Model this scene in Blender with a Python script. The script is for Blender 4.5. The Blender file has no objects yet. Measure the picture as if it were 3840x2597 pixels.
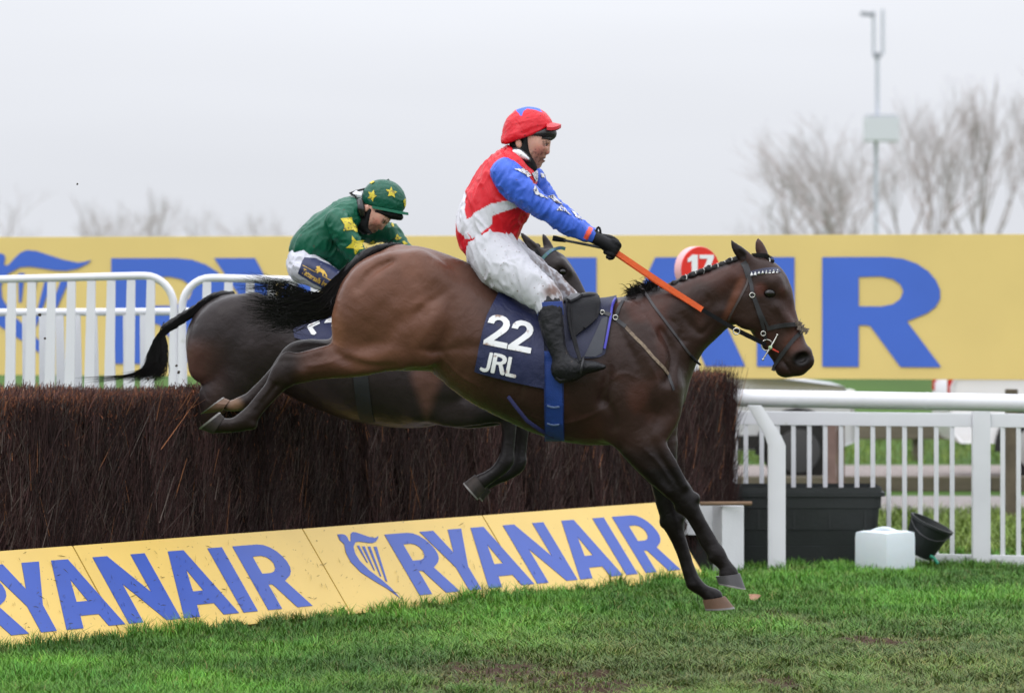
import bpy, bmesh, math, random
import numpy as np
from mathutils import Vector, Matrix
from mathutils.bvhtree import BVHTree

random.seed(7)
RNG = np.random.default_rng(7)
SC = bpy.context.scene
COL = SC.collection

# ------------------------------------------------------------------ camera
FPX, CAMH, HORY = 16000.0, 1.92, 1076.0      # focal length in photo pixels, eye height, horizon row
cam_data = bpy.data.cameras.new('camera')
cam = bpy.data.objects.new('camera', cam_data)
COL.objects.link(cam)
cam.location = (0, 0, CAMH)
cam.rotation_euler = (math.radians(90), 0, 0)
cam_data.sensor_width = 36.0
cam_data.lens = FPX / 3840 * 36.0
cam_data.shift_y = -(2597 / 2 - HORY) / 3840
cam_data.clip_start = 0.1
cam_data.clip_end = 3000
cam_data.dof.use_dof = True
cam_data.dof.focus_distance = 22.0
cam_data.dof.aperture_fstop = 3.6
SC.camera = cam

# ------------------------------------------------------------------ sky, sun, exposure
world = bpy.data.worlds.new('World')
SC.world = world
world.use_nodes = True
SUN_EL, SUN_AZ = math.radians(48), math.radians(-150)   # veiled sun, behind and left of the camera
def build_world():
    nt = world.node_tree
    nt.nodes.clear()
    N = nt.nodes.new
    out = N('ShaderNodeOutputWorld'); bg = N('ShaderNodeBackground')
    sky = N('ShaderNodeTexSky'); sky.sky_type = 'NISHITA'; sky.sun_disc = False
    sky.sun_elevation = SUN_EL; sky.sun_rotation = SUN_AZ
    sky.dust_density = 6.0; sky.air_density = 1.5
    tc = N('ShaderNodeTexCoord'); sep = N('ShaderNodeSeparateXYZ')
    nt.links.new(tc.outputs['Generated'], sep.inputs[0])
    mx = N('ShaderNodeMath'); mx.operation = 'MAXIMUM'; mx.inputs[1].default_value = 0.0
    nt.links.new(sep.outputs['Z'], mx.inputs[0])
    ma = N('ShaderNodeMath'); ma.operation = 'MULTIPLY_ADD'; ma.inputs[1].default_value = 2.6; ma.inputs[2].default_value = 1.0
    nt.links.new(mx.outputs[0], ma.inputs[0])
    # soft cloud structure in the overcast layer
    mp = N('ShaderNodeMapping'); mp.inputs['Scale'].default_value = (2.0, 2.0, 12.0)
    nt.links.new(tc.outputs['Generated'], mp.inputs[0])
    nz = N('ShaderNodeTexNoise'); nz.inputs['Scale'].default_value = 1.7; nz.inputs['Detail'].default_value = 3.0
    nt.links.new(mp.outputs[0], nz.inputs['Vector'])
    mr = N('ShaderNodeMapRange'); mr.inputs[1].default_value = 0.3; mr.inputs[2].default_value = 0.7
    mr.inputs[3].default_value = 0.96; mr.inputs[4].default_value = 1.05
    nt.links.new(nz.outputs['Fac'], mr.inputs[0])
    ml = N('ShaderNodeMath'); ml.operation = 'MULTIPLY'
    nt.links.new(ma.outputs[0], ml.inputs[0]); nt.links.new(mr.outputs[0], ml.inputs[1])
    vm = N('ShaderNodeVectorMath'); vm.operation = 'SCALE'
    vm.inputs[0].default_value = (9.0, 9.25, 9.85)           # overcast radiance at the horizon (x strength 0.1)
    nt.links.new(ml.outputs[0], vm.inputs['Scale'])
    mix = N('ShaderNodeMixRGB'); mix.inputs[0].default_value = 0.06
    nt.links.new(vm.outputs[0], mix.inputs[1]); nt.links.new(sky.outputs[0], mix.inputs[2])
    nt.links.new(mix.outputs[0], bg.inputs[0])
    bg.inputs[1].default_value = 0.1
    nt.links.new(bg.outputs[0], out.inputs[0])
build_world()
sun_d = bpy.data.lights.new('sun', 'SUN')
sun_d.energy = 0.5
sun_d.angle = math.radians(28)
sun_d.color = (1.0, 0.97, 0.93)
sun = bpy.data.objects.new('sun', sun_d)
COL.objects.link(sun)
sdir = Vector((math.sin(SUN_AZ) * math.cos(SUN_EL), math.cos(SUN_AZ) * math.cos(SUN_EL), math.sin(SUN_EL)))
sun.rotation_euler = sdir.to_track_quat('Z', 'Y').to_euler()
sun.location = (0, 0, 30)
SC.view_settings.view_transform = 'Standard'
SC.view_settings.look = 'None'
SC.view_settings.exposure = -0.22
SC.view_settings.gamma = 1.0
SC.view_settings.use_curve_mapping = False
SC.render.engine = 'CYCLES'

# ------------------------------------------------------------------ helpers
def P(X, Y, d):
    """photo pixel (3840 x 2597) at depth d -> world point"""
    return ((X - 1920) * d / FPX, d, CAMH - (Y - HORY) * d / FPX)

class Crop:
    """reading frame: an enlarged piece of the photograph"""
    def __init__(s, x0, y0, k): s.x0, s.y0, s.k = x0, y0, k
    def __call__(s, x, y): return (s.x0 + x * s.k, s.y0 + y * s.k)
C1 = Crop(1600, 350, .5089); C2 = Crop(2200, 800, .5089); C3 = Crop(1600, 900, .509)
C4 = Crop(700, 800, .5725); C5 = Crop(1000, 600, .3817); C6 = Crop(600, 1300, .6024)
C7 = Crop(1700, 1500, .5725); C8 = Crop(2600, 1350, .5725); CL = Crop(0, 850, .4452)
CH = Crop(2660, 860, .3688); CF = Crop(1840, 380, .19084)

def lin(r, g, b):
    f = lambda c: (c / 255 / 12.92) if c / 255 <= .04045 else ((c / 255 + .055) / 1.055) ** 2.4
    return (f(r), f(g), f(b))

def vnoise(Q, seed=0):
    """smooth value noise for an (n,3) array, 0..1"""
    Q = np.asarray(Q, float)
    i = np.floor(Q).astype(np.int64); f = Q - i; f = f * f * (3 - 2 * f)
    def hsh(a, b, c):
        h = (a * 374761393 + b * 668265263 + c * 2147483647 + seed * 974711) & 0xffffffff
        h = ((h ^ (h >> 13)) * 1274126177) & 0xffffffff
        return ((h ^ (h >> 16)) & 0xffff) / 65535.0
    r = 0
    for dx in (0, 1):
        wx = f[:, 0] if dx else 1 - f[:, 0]
        for dy in (0, 1):
            wy = f[:, 1] if dy else 1 - f[:, 1]
            for dz in (0, 1):
                wz = f[:, 2] if dz else 1 - f[:, 2]
                r = r + wx * wy * wz * hsh(i[:, 0] + dx, i[:, 1] + dy, i[:, 2] + dz)
    return r
def fbm(Q, seed=0, n=3):
    Q = np.asarray(Q, float); r = 0; a = .5; t = 0
    for k in range(n):
        r = r + a * vnoise(Q * 2 ** k, seed + k); t += a; a *= .5
    return r / t

def tag(o, label=None, cat=None, group=None, kind=None):
    if label: o['label'] = label
    if cat: o['category'] = cat
    if group: o['group'] = group
    if kind: o['kind'] = kind
    return o
def empty(name, loc, label, cat, group=None):
    o = bpy.data.objects.new(name, None)
    o.empty_display_size = .1
    COL.objects.link(o); o.location = loc
    return tag(o, label, cat, group)
def adopt(o, parent):
    if parent is not None:
        o.parent = parent
        if parent.parent is None: o.matrix_parent_inverse = Matrix.Translation(parent.location).inverted()
    return o
def mesh_obj(name, V, Fc, mat, parent=None, smooth=False, col=None):
    me = bpy.data.meshes.new(name)
    V = np.asarray(V, float)
    if isinstance(Fc, np.ndarray):
        me.vertices.add(len(V)); me.vertices.foreach_set('co', V.astype(np.float32).ravel())
        m = Fc.shape[1]
        me.loops.add(Fc.size); me.loops.foreach_set('vertex_index', Fc.astype(np.int32).ravel())
        me.polygons.add(len(Fc)); me.polygons.foreach_set('loop_start', np.arange(0, Fc.size, m, dtype=np.int32))
        me.update(calc_edges=True)
    else:
        me.from_pydata([tuple(v) for v in V], [], Fc)
    if col is not None:
        a = me.color_attributes.new('Col', 'FLOAT_COLOR', 'POINT')
        c4 = np.ones((len(V), 4), np.float32); c4[:, :3] = col
        a.data.foreach_set('color', c4.ravel())
    if smooth: me.polygons.foreach_set('use_smooth', np.ones(len(me.polygons), bool))
    me.validate()
    if mat is not None: me.materials.append(mat)
    o = bpy.data.objects.new(name, me)
    COL.objects.link(o)
    return adopt(o, parent)

class MB:
    """collects boxes, bars, tubes and lofts into ONE mesh"""
    def __init__(s): s.V = []; s.F = []
    def add(s, V, F):
        n = len(s.V); s.V += [tuple(v) for v in V]; s.F += [tuple(i + n for i in f) for f in F]; return s
    def box(s, c, size, rz=0, ry=0, rx=0, bev=0):
        x, y, z = [a / 2 for a in size]
        if bev <= 0:
            V = [(sx * x, sy * y, sz * z) for sz in (-1, 1) for sx, sy in ((-1, -1), (1, -1), (1, 1), (-1, 1))]
            F = [(3, 2, 1, 0), (4, 5, 6, 7), (0, 1, 5, 4), (1, 2, 6, 5), (2, 3, 7, 6), (3, 0, 4, 7)]
        else:
            bm = bmesh.new(); bmesh.ops.create_cube(bm, size=1)
            for v in bm.verts: v.co = Vector((v.co.x * 2 * x, v.co.y * 2 * y, v.co.z * 2 * z))
            bmesh.ops.bevel(bm, geom=bm.edges[:], offset=bev, segments=2, affect='EDGES', profile=.7)
            bm.verts.index_update()
            V = [v.co[:] for v in bm.verts]; F = [[v.index for v in f.verts] for f in bm.faces]; bm.free()
        R = Matrix.Translation(Vector(c)) @ Matrix.Rotation(rz, 4, 'Z') @ Matrix.Rotation(ry, 4, 'Y') @ Matrix.Rotation(rx, 4, 'X')
        return s.add([R @ Vector(v) for v in V], F)
    def tube(s, pts, r, n=8, cap=True, flat=None):
        pts = [Vector(p) for p in pts]; m = len(pts)
        rs = r if hasattr(r, '__len__') else [r] * m
        V = []; up = None
        for i, p in enumerate(pts):
            t = (pts[min(i + 1, m - 1)] - pts[max(i - 1, 0)]).normalized()
            if up is None:
                up = Vector((0, 0, 1)) if abs(t.z) < .9 else Vector((1, 0, 0))
            a = (up - t * up.dot(t)).normalized(); up = a; b = t.cross(a)
            for k in range(n):
                an = 2 * math.pi * k / n
                V.append(p + (a * math.cos(an) + b * math.sin(an) * (flat or 1)) * rs[i])
        F = [(i * n + k, i * n + (k + 1) % n, (i + 1) * n + (k + 1) % n, (i + 1) * n + k) for i in range(m - 1) for k in range(n)]
        if cap: F += [tuple(range(n))[::-1], tuple((m - 1) * n + k for k in range(n))]
        return s.add(V, F)
    def loft(s, rings, cap=True):
        n = len(rings[0]); m = len(rings)
        V = [p for r in rings for p in r]
        F = [(i * n + k, i * n + (k + 1) % n, (i + 1) * n + (k + 1) % n, (i + 1) * n + k) for i in range(m - 1) for k in range(n)]
        if cap: F += [tuple(range(n))[::-1], tuple((m - 1) * n + k for k in range(n))]
        return s.add(V, F)
    def build(s, name, mat, parent=None, smooth=False):
        o = mesh_obj(name, s.V, s.F, mat, parent)
        bm = bmesh.new(); bm.from_mesh(o.data); bmesh.ops.recalc_face_normals(bm, faces=bm.faces[:]); bm.to_mesh(o.data); bm.free()
        if smooth:
            o.data.polygons.foreach_set('use_smooth', np.ones(len(o.data.polygons), bool))
            try:
                o.data.set_sharp_from_angle(angle=math.radians(40))
            except Exception: pass
        return o

def catmull(pts, n=6):
    pts = [np.asarray(p, float) for p in pts]
    if len(pts) < 3: 
        return [pts[0] + (pts[-1] - pts[0]) * i / n for i in range(n + 1)]
    q = [2 * pts[0] - pts[1]] + pts + [2 * pts[-1] - pts[-2]]
    out = []
    for i in range(1, len(q) - 2):
        for k in range(n):
            t = k / n
            out.append(.5 * (2 * q[i] + (q[i + 1] - q[i - 1]) * t + (2 * q[i - 1] - 5 * q[i] + 4 * q[i + 1] - q[i + 2]) * t * t
                             + (3 * q[i] - q[i - 1] - 3 * q[i + 1] + q[i + 2]) * t ** 3))
    out.append(pts[-1]); return out

# ------------------------------------------------------------------ materials
MATS = {}
def mat(name, c=(.5, .5, .5), rough=.5, var=.0, vscale=8.0, bump=0.0, bscale=60.0, attr=False, spec=.5, metal=0.0,
        dirt=None, dirt_scale=30.0, dirt_lo=.62, dirt_hi=.68, sheen=0.0, stretch=(1, 1, 1), coat=0.0, wrinkle=0.0, wscale=12.0,
        wstretch=(1, 1, 1), trans=0.0, two=None):
    if name in MATS: return MATS[name]
    m = bpy.data.materials.new(name); m.use_nodes = True; MATS[name] = m
    nt = m.node_tree; b = nt.nodes['Principled BSDF']; N = nt.nodes.new; L = nt.links.new
    b.inputs['Roughness'].default_value = rough; b.inputs['Specular IOR Level'].default_value = spec
    b.inputs['Metallic'].default_value = metal
    if sheen: b.inputs['Sheen Weight'].default_value = sheen; b.inputs['Sheen Roughness'].default_value = .4
    if coat: b.inputs['Coat Weight'].default_value = coat; b.inputs['Coat Roughness'].default_value = .15
    if trans: b.inputs['Subsurface Weight'].default_value = trans; b.inputs['Subsurface Radius'].default_value = (.01, .004, .002)
    tc = N('ShaderNodeTexCoord')
    if attr:
        src = N('ShaderNodeVertexColor'); src.layer_name = 'Col'; cs = src.outputs[0]
    else:
        src = N('ShaderNodeRGB'); src.outputs[0].default_value = (*c, 1); cs = src.outputs[0]
    if two is not None:
        nz = N('ShaderNodeTexNoise'); nz.inputs['Scale'].default_value = vscale; nz.inputs['Detail'].default_value = 4
        mp = N('ShaderNodeMapping'); mp.inputs['Scale'].default_value = stretch
        L(tc.outputs['Object'], mp.inputs[0]); L(mp.outputs[0], nz.inputs['Vector'])
        rp = N('ShaderNodeMapRange'); rp.inputs[1].default_value = .38; rp.inputs[2].default_value = .62
        L(nz.outputs['Fac'], rp.inputs[0])
        mx = N('ShaderNodeMixRGB'); L(rp.outputs[0], mx.inputs[0]); L(cs, mx.inputs[1]); mx.inputs[2].default_value = (*two, 1)
        cs = mx.outputs[0]
    if var:
        nz = N('ShaderNodeTexNoise'); nz.inputs['Scale'].default_value = vscale; nz.inputs['Detail'].default_value = 5
        mp = N('ShaderNodeMapping'); mp.inputs['Scale'].default_value = stretch
        L(tc.outputs['Object'], mp.inputs[0]); L(mp.outputs[0], nz.inputs['Vector'])
        rp = N('ShaderNodeMapRange'); rp.inputs[1].default_value = .25; rp.inputs[2].default_value = .75
        rp.inputs[3].default_value = 1 - var; rp.inputs[4].default_value = 1 + var
        L(nz.outputs['Fac'], rp.inputs[0])
        mx = N('ShaderNodeVectorMath'); mx.operation = 'SCALE'; L(cs, mx.inputs[0]); L(rp.outputs[0], mx.inputs['Scale'])
        cs = mx.outputs[0]
    if dirt is not None:
        nz = N('ShaderNodeTexNoise'); nz.inputs['Scale'].default_value = dirt_scale; nz.inputs['Detail'].default_value = 3
        L(tc.outputs['Object'], nz.inputs['Vector'])
        rp = N('ShaderNodeMapRange'); rp.inputs[1].default_value = dirt_lo; rp.inputs[2].default_value = dirt_hi
        L(nz.outputs['Fac'], rp.inputs[0])
        mx = N('ShaderNodeMixRGB'); L(rp.outputs[0], mx.inputs[0]); L(cs, mx.inputs[1]); mx.inputs[2].default_value = (*dirt, 1)
        cs = mx.outputs[0]
    L(cs, b.inputs['Base Color'])
    nrm = None
    if wrinkle:
        mp = N('ShaderNodeMapping'); mp.inputs['Scale'].default_value = wstretch
        L(tc.outputs['Object'], mp.inputs[0])
        nz = N('ShaderNodeTexNoise'); nz.inputs['Scale'].default_value = wscale; nz.inputs['Detail'].default_value = 2
        nz.inputs['Distortion'].default_value = 1.2
        L(mp.outputs[0], nz.inputs['Vector'])
        bp = N('ShaderNodeBump'); bp.inputs['Strength'].default_value = wrinkle; bp.inputs['Distance'].default_value = .02
        L(nz.outputs['Fac'], bp.inputs['Height']); nrm = bp
    if bump:
        nz = N('ShaderNodeTexNoise'); nz.inputs['Scale'].default_value = bscale; nz.inputs['Detail'].default_value = 3
        L(tc.outputs['Object'], nz.inputs['Vector'])
        bp = N('ShaderNodeBump'); bp.inputs['Strength'].default_value = bump; bp.inputs['Distance'].default_value = .005
        L(nz.outputs['Fac'], bp.inputs['Height'])
        if nrm: L(nrm.outputs[0], bp.inputs['Normal'])
        nrm = bp
    if nrm: L(nrm.outputs[0], b.inputs['Normal'])
    return m

# ------------------------------------------------------------------ signed distance modelling
class SDF:
    def __init__(s, lo, hi, h):
        s.lo = np.array(lo, float); s.h = h
        s.n = np.ceil((np.array(hi) - s.lo) / h).astype(int) + 1
        s.F = np.full(s.n, .5, np.float32); s.I = np.zeros(s.n, np.int8)
    def sl(s, lo, hi):
        a = np.clip(np.floor((np.array(lo) - s.lo) / s.h).astype(int), 0, s.n - 1)
        b = np.clip(np.ceil((np.array(hi) - s.lo) / s.h).astype(int) + 1, 1, s.n)
        b = np.maximum(b, a + 1)
        return a, b
    def grid(s, a, b):
        ax = [(s.lo[i] + s.h * np.arange(a[i], b[i])).astype(np.float32) for i in range(3)]
        return ax[0][:, None, None], ax[1][None, :, None], ax[2][None, None, :]
    def _put(s, a, b, D, k, idn, op):
        S = tuple(slice(a[i], b[i]) for i in range(3))
        A = s.F[S]
        if op == 'u':
            if idn is not None:
                s.I[S] = np.where(D < A, idn, s.I[S])
            if k > 0:
                hh = np.maximum(k - np.abs(A - D), 0) / k
                s.F[S] = np.minimum(A, D) - hh * hh * k * .25
            else: s.F[S] = np.minimum(A, D)
        else:
            D = -D
            if k > 0:
                hh = np.maximum(k - np.abs(A - D), 0) / k
                s.F[S] = np.maximum(A, D) + hh * hh * k * .25
            else: s.F[S] = np.maximum(A, D)
    def etube(s, pts, k=.03, idn=None, op='u', off=0.0, sub=5):
        """pts: rows x, y, z, r (in the xz plane), l (sideways)"""
        pts = np.array([np.asarray(p, float) for p in pts])
        if len(pts) == 1: pts = np.vstack([pts, pts + [1e-4, 0, 0, 0, 0]])
        if sub > 1 and len(pts) > 2: pts = np.array(catmull(list(pts), sub))
        pts[:, 3:] = np.maximum(pts[:, 3:] + off, .002)
        mg = k + 3 * s.h
        R = np.maximum(pts[:, 3], pts[:, 4])
        lo = np.min(pts[:, :3] - R[:, None], 0) - mg; hi = np.max(pts[:, :3] + R[:, None], 0) + mg
        a, b = s.sl(lo, hi)
        D = np.full(b - a, .5, np.float32)
        for i in range(len(pts) - 1):
            p, q = pts[i], pts[i + 1]
            Rm = np.array([max(p[3], q[3]), max(p[4], q[4]), max(p[3], q[3])])
            sa, sb = s.sl(np.minimum(p[:3], q[:3]) - Rm - mg, np.maximum(p[:3], q[:3]) + Rm + mg)
            sa = np.maximum(sa, a); sb = np.minimum(sb, b)
            if np.any(sb <= sa): continue
            x, y, z = s.grid(sa, sb)
            dx, dz = q[0] - p[0], q[2] - p[2]
            L2 = dx * dx + dz * dz + 1e-12
            t = np.clip(((x - p[0]) * dx + (z - p[2]) * dz) / L2, 0, 1)
            ex = x - (p[0] + dx * t); ez = z - (p[2] + dz * t)
            r = p[3] + (q[3] - p[3]) * t; l = p[4] + (q[4] - p[4]) * t
            yc = p[1] + (q[1] - p[1]) * t
            uu = (ex * ex + ez * ez); vv = (y - yc)
            qq = np.sqrt(uu / (r * r) + vv * vv / (l * l))
            gg = np.sqrt(uu / (r ** 4) + vv * vv / (l ** 4)) + 1e-6
            d = np.where(qq > .35, qq * (qq - 1) / gg, -np.minimum(r, l) * .65)
            S = tuple(slice(sa[j] - a[j], sb[j] - a[j]) for j in range(3))
            D[S] = np.minimum(D[S], d)
        s._put(a, b, D, k, idn, op)
    def ell(s, c, r, ang=0.0, k=.02, idn=None, op='u'):
        """ellipsoid, turned by ang in the xz plane"""
        c = np.array(c, float); r = np.array(r, float)
        R = max(r) + k + 3 * s.h
        a, b = s.sl(c - R, c + R)
        x, y, z = s.grid(a, b); x = x - c[0]; y = y - c[1]; z = z - c[2]
        ca, sa_ = math.cos(ang), math.sin(ang)
        u = x * ca + z * sa_; w = -x * sa_ + z * ca
        q = np.sqrt((u / r[0]) ** 2 + (y / r[1]) ** 2 + (w / r[2]) ** 2)
        g = np.sqrt((u / r[0] ** 2) ** 2 + (y / r[1] ** 2) ** 2 + (w / r[2] ** 2) ** 2) + 1e-6
        d = np.where(q > .3, q * (q - 1) / g, -min(r) * .7).astype(np.float32)
        s._put(a, b, d, k, idn, op)
    def mesh(s, smooth=1):
        F = s.F; n = s.n; ins = F < 0
        c = np.zeros(n - 1, np.int8)
        for i in (0, 1):
            for j in (0, 1):
                for k in (0, 1):
                    c += ins[i:n[0] - 1 + i, j:n[1] - 1 + j, k:n[2] - 1 + k]
        act = np.argwhere((c > 0) & (c < 8))
        idx = np.full(n - 1, -1, np.int64); idx[tuple(act.T)] = np.arange(len(act))
        acc = np.zeros((len(act), 3)); cnt = np.zeros(len(act))
        cor = [(i, j, k) for i in (0, 1) for j in (0, 1) for k in (0, 1)]
        val = {q: F[act[:, 0] + q[0], act[:, 1] + q[1], act[:, 2] + q[2]].astype(float) for q in cor}
        for q in cor:
            for ax in range(3):
                if q[ax] == 0:
                    e = list(q); e[ax] = 1; e = tuple(e)
                    a, b = val[q], val[e]; mm = (a < 0) != (b < 0)
                    t = np.where(mm, a / np.where(mm, a - b, 1), 0)
                    pt = np.array(q, float)[None, :] + np.eye(3)[ax][None, :] * t[:, None]
                    acc += pt * mm[:, None]; cnt += mm
        V = s.lo + (act + acc / cnt[:, None]) * s.h
        ids = s.I[tuple(act.T)]
        Fs = []
        for ax in range(3):
            o1, o2 = [(1, 2), (2, 0), (0, 1)][ax]
            A = ins[tuple(slice(0, n[i] - 1) if i == ax else slice(1, n[i] - 1) for i in range(3))]
            B = ins[tuple(slice(1, n[i]) if i == ax else slice(1, n[i] - 1) for i in range(3))]
            w = np.argwhere(A != B)
            if len(w) == 0: continue
            base = w.copy(); base[:, o1] += 1; base[:, o2] += 1
            flip = A[tuple(w.T)]
            def cell(d1, d2):
                q = base.copy(); q[:, o1] += d1; q[:, o2] += d2
                return idx[tuple(q.T)]
            quad = np.stack([cell(-1, -1), cell(0, -1), cell(0, 0), cell(-1, 0)], 1)
            quad[~flip] = quad[~flip][:, ::-1]
            Fs.append(quad)
        Q = np.vstack(Fs); Q = Q[(Q >= 0).all(1)]
        E = np.vstack([Q[:, [0, 1]], Q[:, [1, 2]], Q[:, [2, 3]], Q[:, [3, 0]]])
        for _ in range(smooth):
            S = np.zeros_like(V); w = np.zeros(len(V))
            for j in range(3):
                S[:, j] = np.bincount(E[:, 0], V[E[:, 1], j], len(V)) + np.bincount(E[:, 1], V[E[:, 0], j], len(V))
            w = np.bincount(E[:, 0], minlength=len(V)) + np.bincount(E[:, 1], minlength=len(V))
            V = V * .5 + .5 * S / np.maximum(w, 1)[:, None]
        return V, Q, ids
def vnormals(V, Q):
    nrm = np.cross(V[Q[:, 2]] - V[Q[:, 0]], V[Q[:, 3]] - V[Q[:, 1]])
    N = np.zeros_like(V)
    for j in range(3):
        for k in range(4): N[:, j] += np.bincount(Q[:, k], nrm[:, j], len(V))
    return N / (np.linalg.norm(N, axis=1)[:, None] + 1e-12)
def split_obj(V, Q, sel, name, m, parent, col=None):
    """faces whose vertices carry sel -> an object of their own"""
    q = Q[sel]
    u, inv = np.unique(q, return_inverse=True)
    return mesh_obj(name, V[u], inv.reshape(q.shape), m, parent, True, None if col is None else col[u])
def in_poly(px, py, poly):
    r = np.zeros(len(px), bool); n = len(poly)
    for i in range(n):
        x1, y1 = poly[i]; x2, y2 = poly[(i + 1) % n]
        c = ((y1 > py) != (y2 > py)) & (px < (x2 - x1) * (py - y1) / ((y2 - y1) if y2 != y1 else 1e-9) + x1)
        r ^= c
    return r
def to_px(V):
    return 1920 + V[:, 0] * FPX / V[:, 1], HORY + (CAMH - V[:, 2]) * FPX / V[:, 1]

# ------------------------------------------------------------------ flat lettering
def fill_mesh(loops):
    """closed 2D loops (outer and holes) -> verts, faces"""
    cu = bpy.data.curves.new('tmp', 'CURVE'); cu.dimensions = '2D'; cu.fill_mode = 'BOTH'
    for lp in loops:
        sp = cu.splines.new('POLY'); sp.points.add(len(lp) - 1)
        for p, q in zip(sp.points, lp): p.co = (q[0], q[1], 0, 1)
        sp.use_cyclic_u = True
    o = bpy.data.objects.new('tmp', cu)
    me = o.to_mesh()
    V = np.array([v.co[:] for v in me.vertices]).reshape(-1, 3); F = [tuple(p.vertices) for p in me.polygons]
    o.to_mesh_clear(); bpy.data.objects.remove(o); bpy.data.curves.remove(cu)
    return V[:, :2], F
GLYPH = {
 'R': (1.11, [[(0, 1), (.6, 1), (.75, .985), (.88, .94), (.99, .87), (1.06, .79), (1.1, .7), (1.1, .62), (1.06, .55), (.98, .49), (.88, .45),
       (.79, .415), (1.11, 0), (.73, 0), (.45, .37), (.42, .38), (.34, .38), (.34, 0), (0, 0)],
      [(.34, .82), (.55, .825), (.66, .8), (.73, .75), (.757, .69), (.73, .62), (.66, .57), (.55, .55), (.34, .55)]]),
 'Y': (1.17, [[(0, 1), (.38, 1), (.585, .62), (.79, 1), (1.17, 1), (.755, .38), (.755, 0), (.415, 0), (.415, .38)]]),
 'A': (1.31, [[(0, 0), (.47, 1), (.84, 1), (1.31, 0), (.94, 0), (.86, .18), (.45, .18), (.37, 0)], [(.53, .38), (.78, .38), (.655, .71)]]),
 'N': (1.2, [[(0, 0), (0, 1), (.33, 1), (.87, .42), (.87, 1), (1.2, 1), (1.2, 0), (.87, 0), (.33, .58), (.33, 0)]]),
 'I': (.35, [[(0, 0), (0, 1), (.35, 1), (.35, 0)]]),
 '2': (.78, [[(.02, .70), (.05, .84), (.14, .94), (.28, 1), (.45, 1), (.6, .96), (.71, .87), (.75, .75), (.73, .62), (.65, .5), (.52, .38), (.32, .18),
       (.78, .18), (.78, 0), (0, 0), (0, .13), (.34, .46), (.47, .6), (.53, .7), (.53, .77), (.48, .83), (.4, .85), (.31, .83), (.25, .78), (.23, .70)]]),
 '1': (.42, [[(0, .62), (0, .78), (.2, 1), (.42, 1), (.42, 0), (.17, 0), (.17, .68)]]),
 '7': (.6, [[(0, 1), (.6, 1), (.6, .84), (.34, 0), (.08, 0), (.34, .8), (0, .8)]]),
 'J': (.5, [[(.30, .97), (.34, 1), (.42, 1), (.46, .96), (.46, .24), (.42, .1), (.33, .02), (.2, 0), (.08, .03), (0, .1), (.02, .18), (.08, .2), (.16, .165), (.24, .17), (.29, .21), (.30, .28)]]),
 'r': (.6, [[(.02, .98), (.05, 1), (.32, 1), (.46, .96), (.55, .86), (.57, .74), (.54, .6), (.43, .5), (.58, .1), (.56, .02), (.48, 0), (.41, .04), (.28, .45), (.18, .45), (.18, .04), (.14, 0), (.05, 0), (.02, .04)],
      [(.18, .84), (.29, .84), (.37, .8), (.4, .73), (.37, .65), (.29, .6), (.18, .6)]]),
 'L': (.5, [[(.02, .97), (.06, 1), (.14, 1), (.18, .97), (.18, .17), (.46, .17), (.5, .13), (.5, .04), (.46, 0), (.06, 0), (.02, .04)]]),
}
def slab(loops, to3, nrm, th):
    """flat outline raised th off a surface: front face and side walls"""
    V2, F = fill_mesh(loops)
    nrm = np.array(nrm, float)
    base = np.array([to3(x, y) for x, y in V2])
    V = np.vstack([base + nrm * th, base]); n = len(base)
    Fs = [tuple(f) for f in F]
    ed = {}
    for f in F:
        for i in range(len(f)):
            a, b = f[i], f[(i + 1) % len(f)]
            if (b, a) in ed: del ed[(b, a)]
            else: ed[(a, b)] = 1
    Fs += [(b, a, a + n, b + n) for a, b in ed]
    return V, Fs
def dice(V2, F, step):
    """cut a flat 2D mesh along a grid so that it can bend"""
    bm = bmesh.new()
    vs = [bm.verts.new((x, y, 0)) for x, y in V2]
    for f in F:
        try: bm.faces.new([vs[i] for i in f])
        except ValueError: pass
    mn, mx = V2.min(0), V2.max(0)
    for ax in (0, 1):
        v = mn[ax] + step
        while v < mx[ax]:
            co = [0, 0, 0]; no = [0, 0, 0]; co[ax] = v; no[ax] = 1
            bmesh.ops.bisect_plane(bm, geom=bm.verts[:] + bm.edges[:] + bm.faces[:], plane_co=co, plane_no=no)
            v += step
    bm.verts.index_update()
    V = np.array([v.co[:2] for v in bm.verts]); Fo = [[v.index for v in f.verts] for f in bm.faces]
    bm.free()
    return V, Fo

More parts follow.
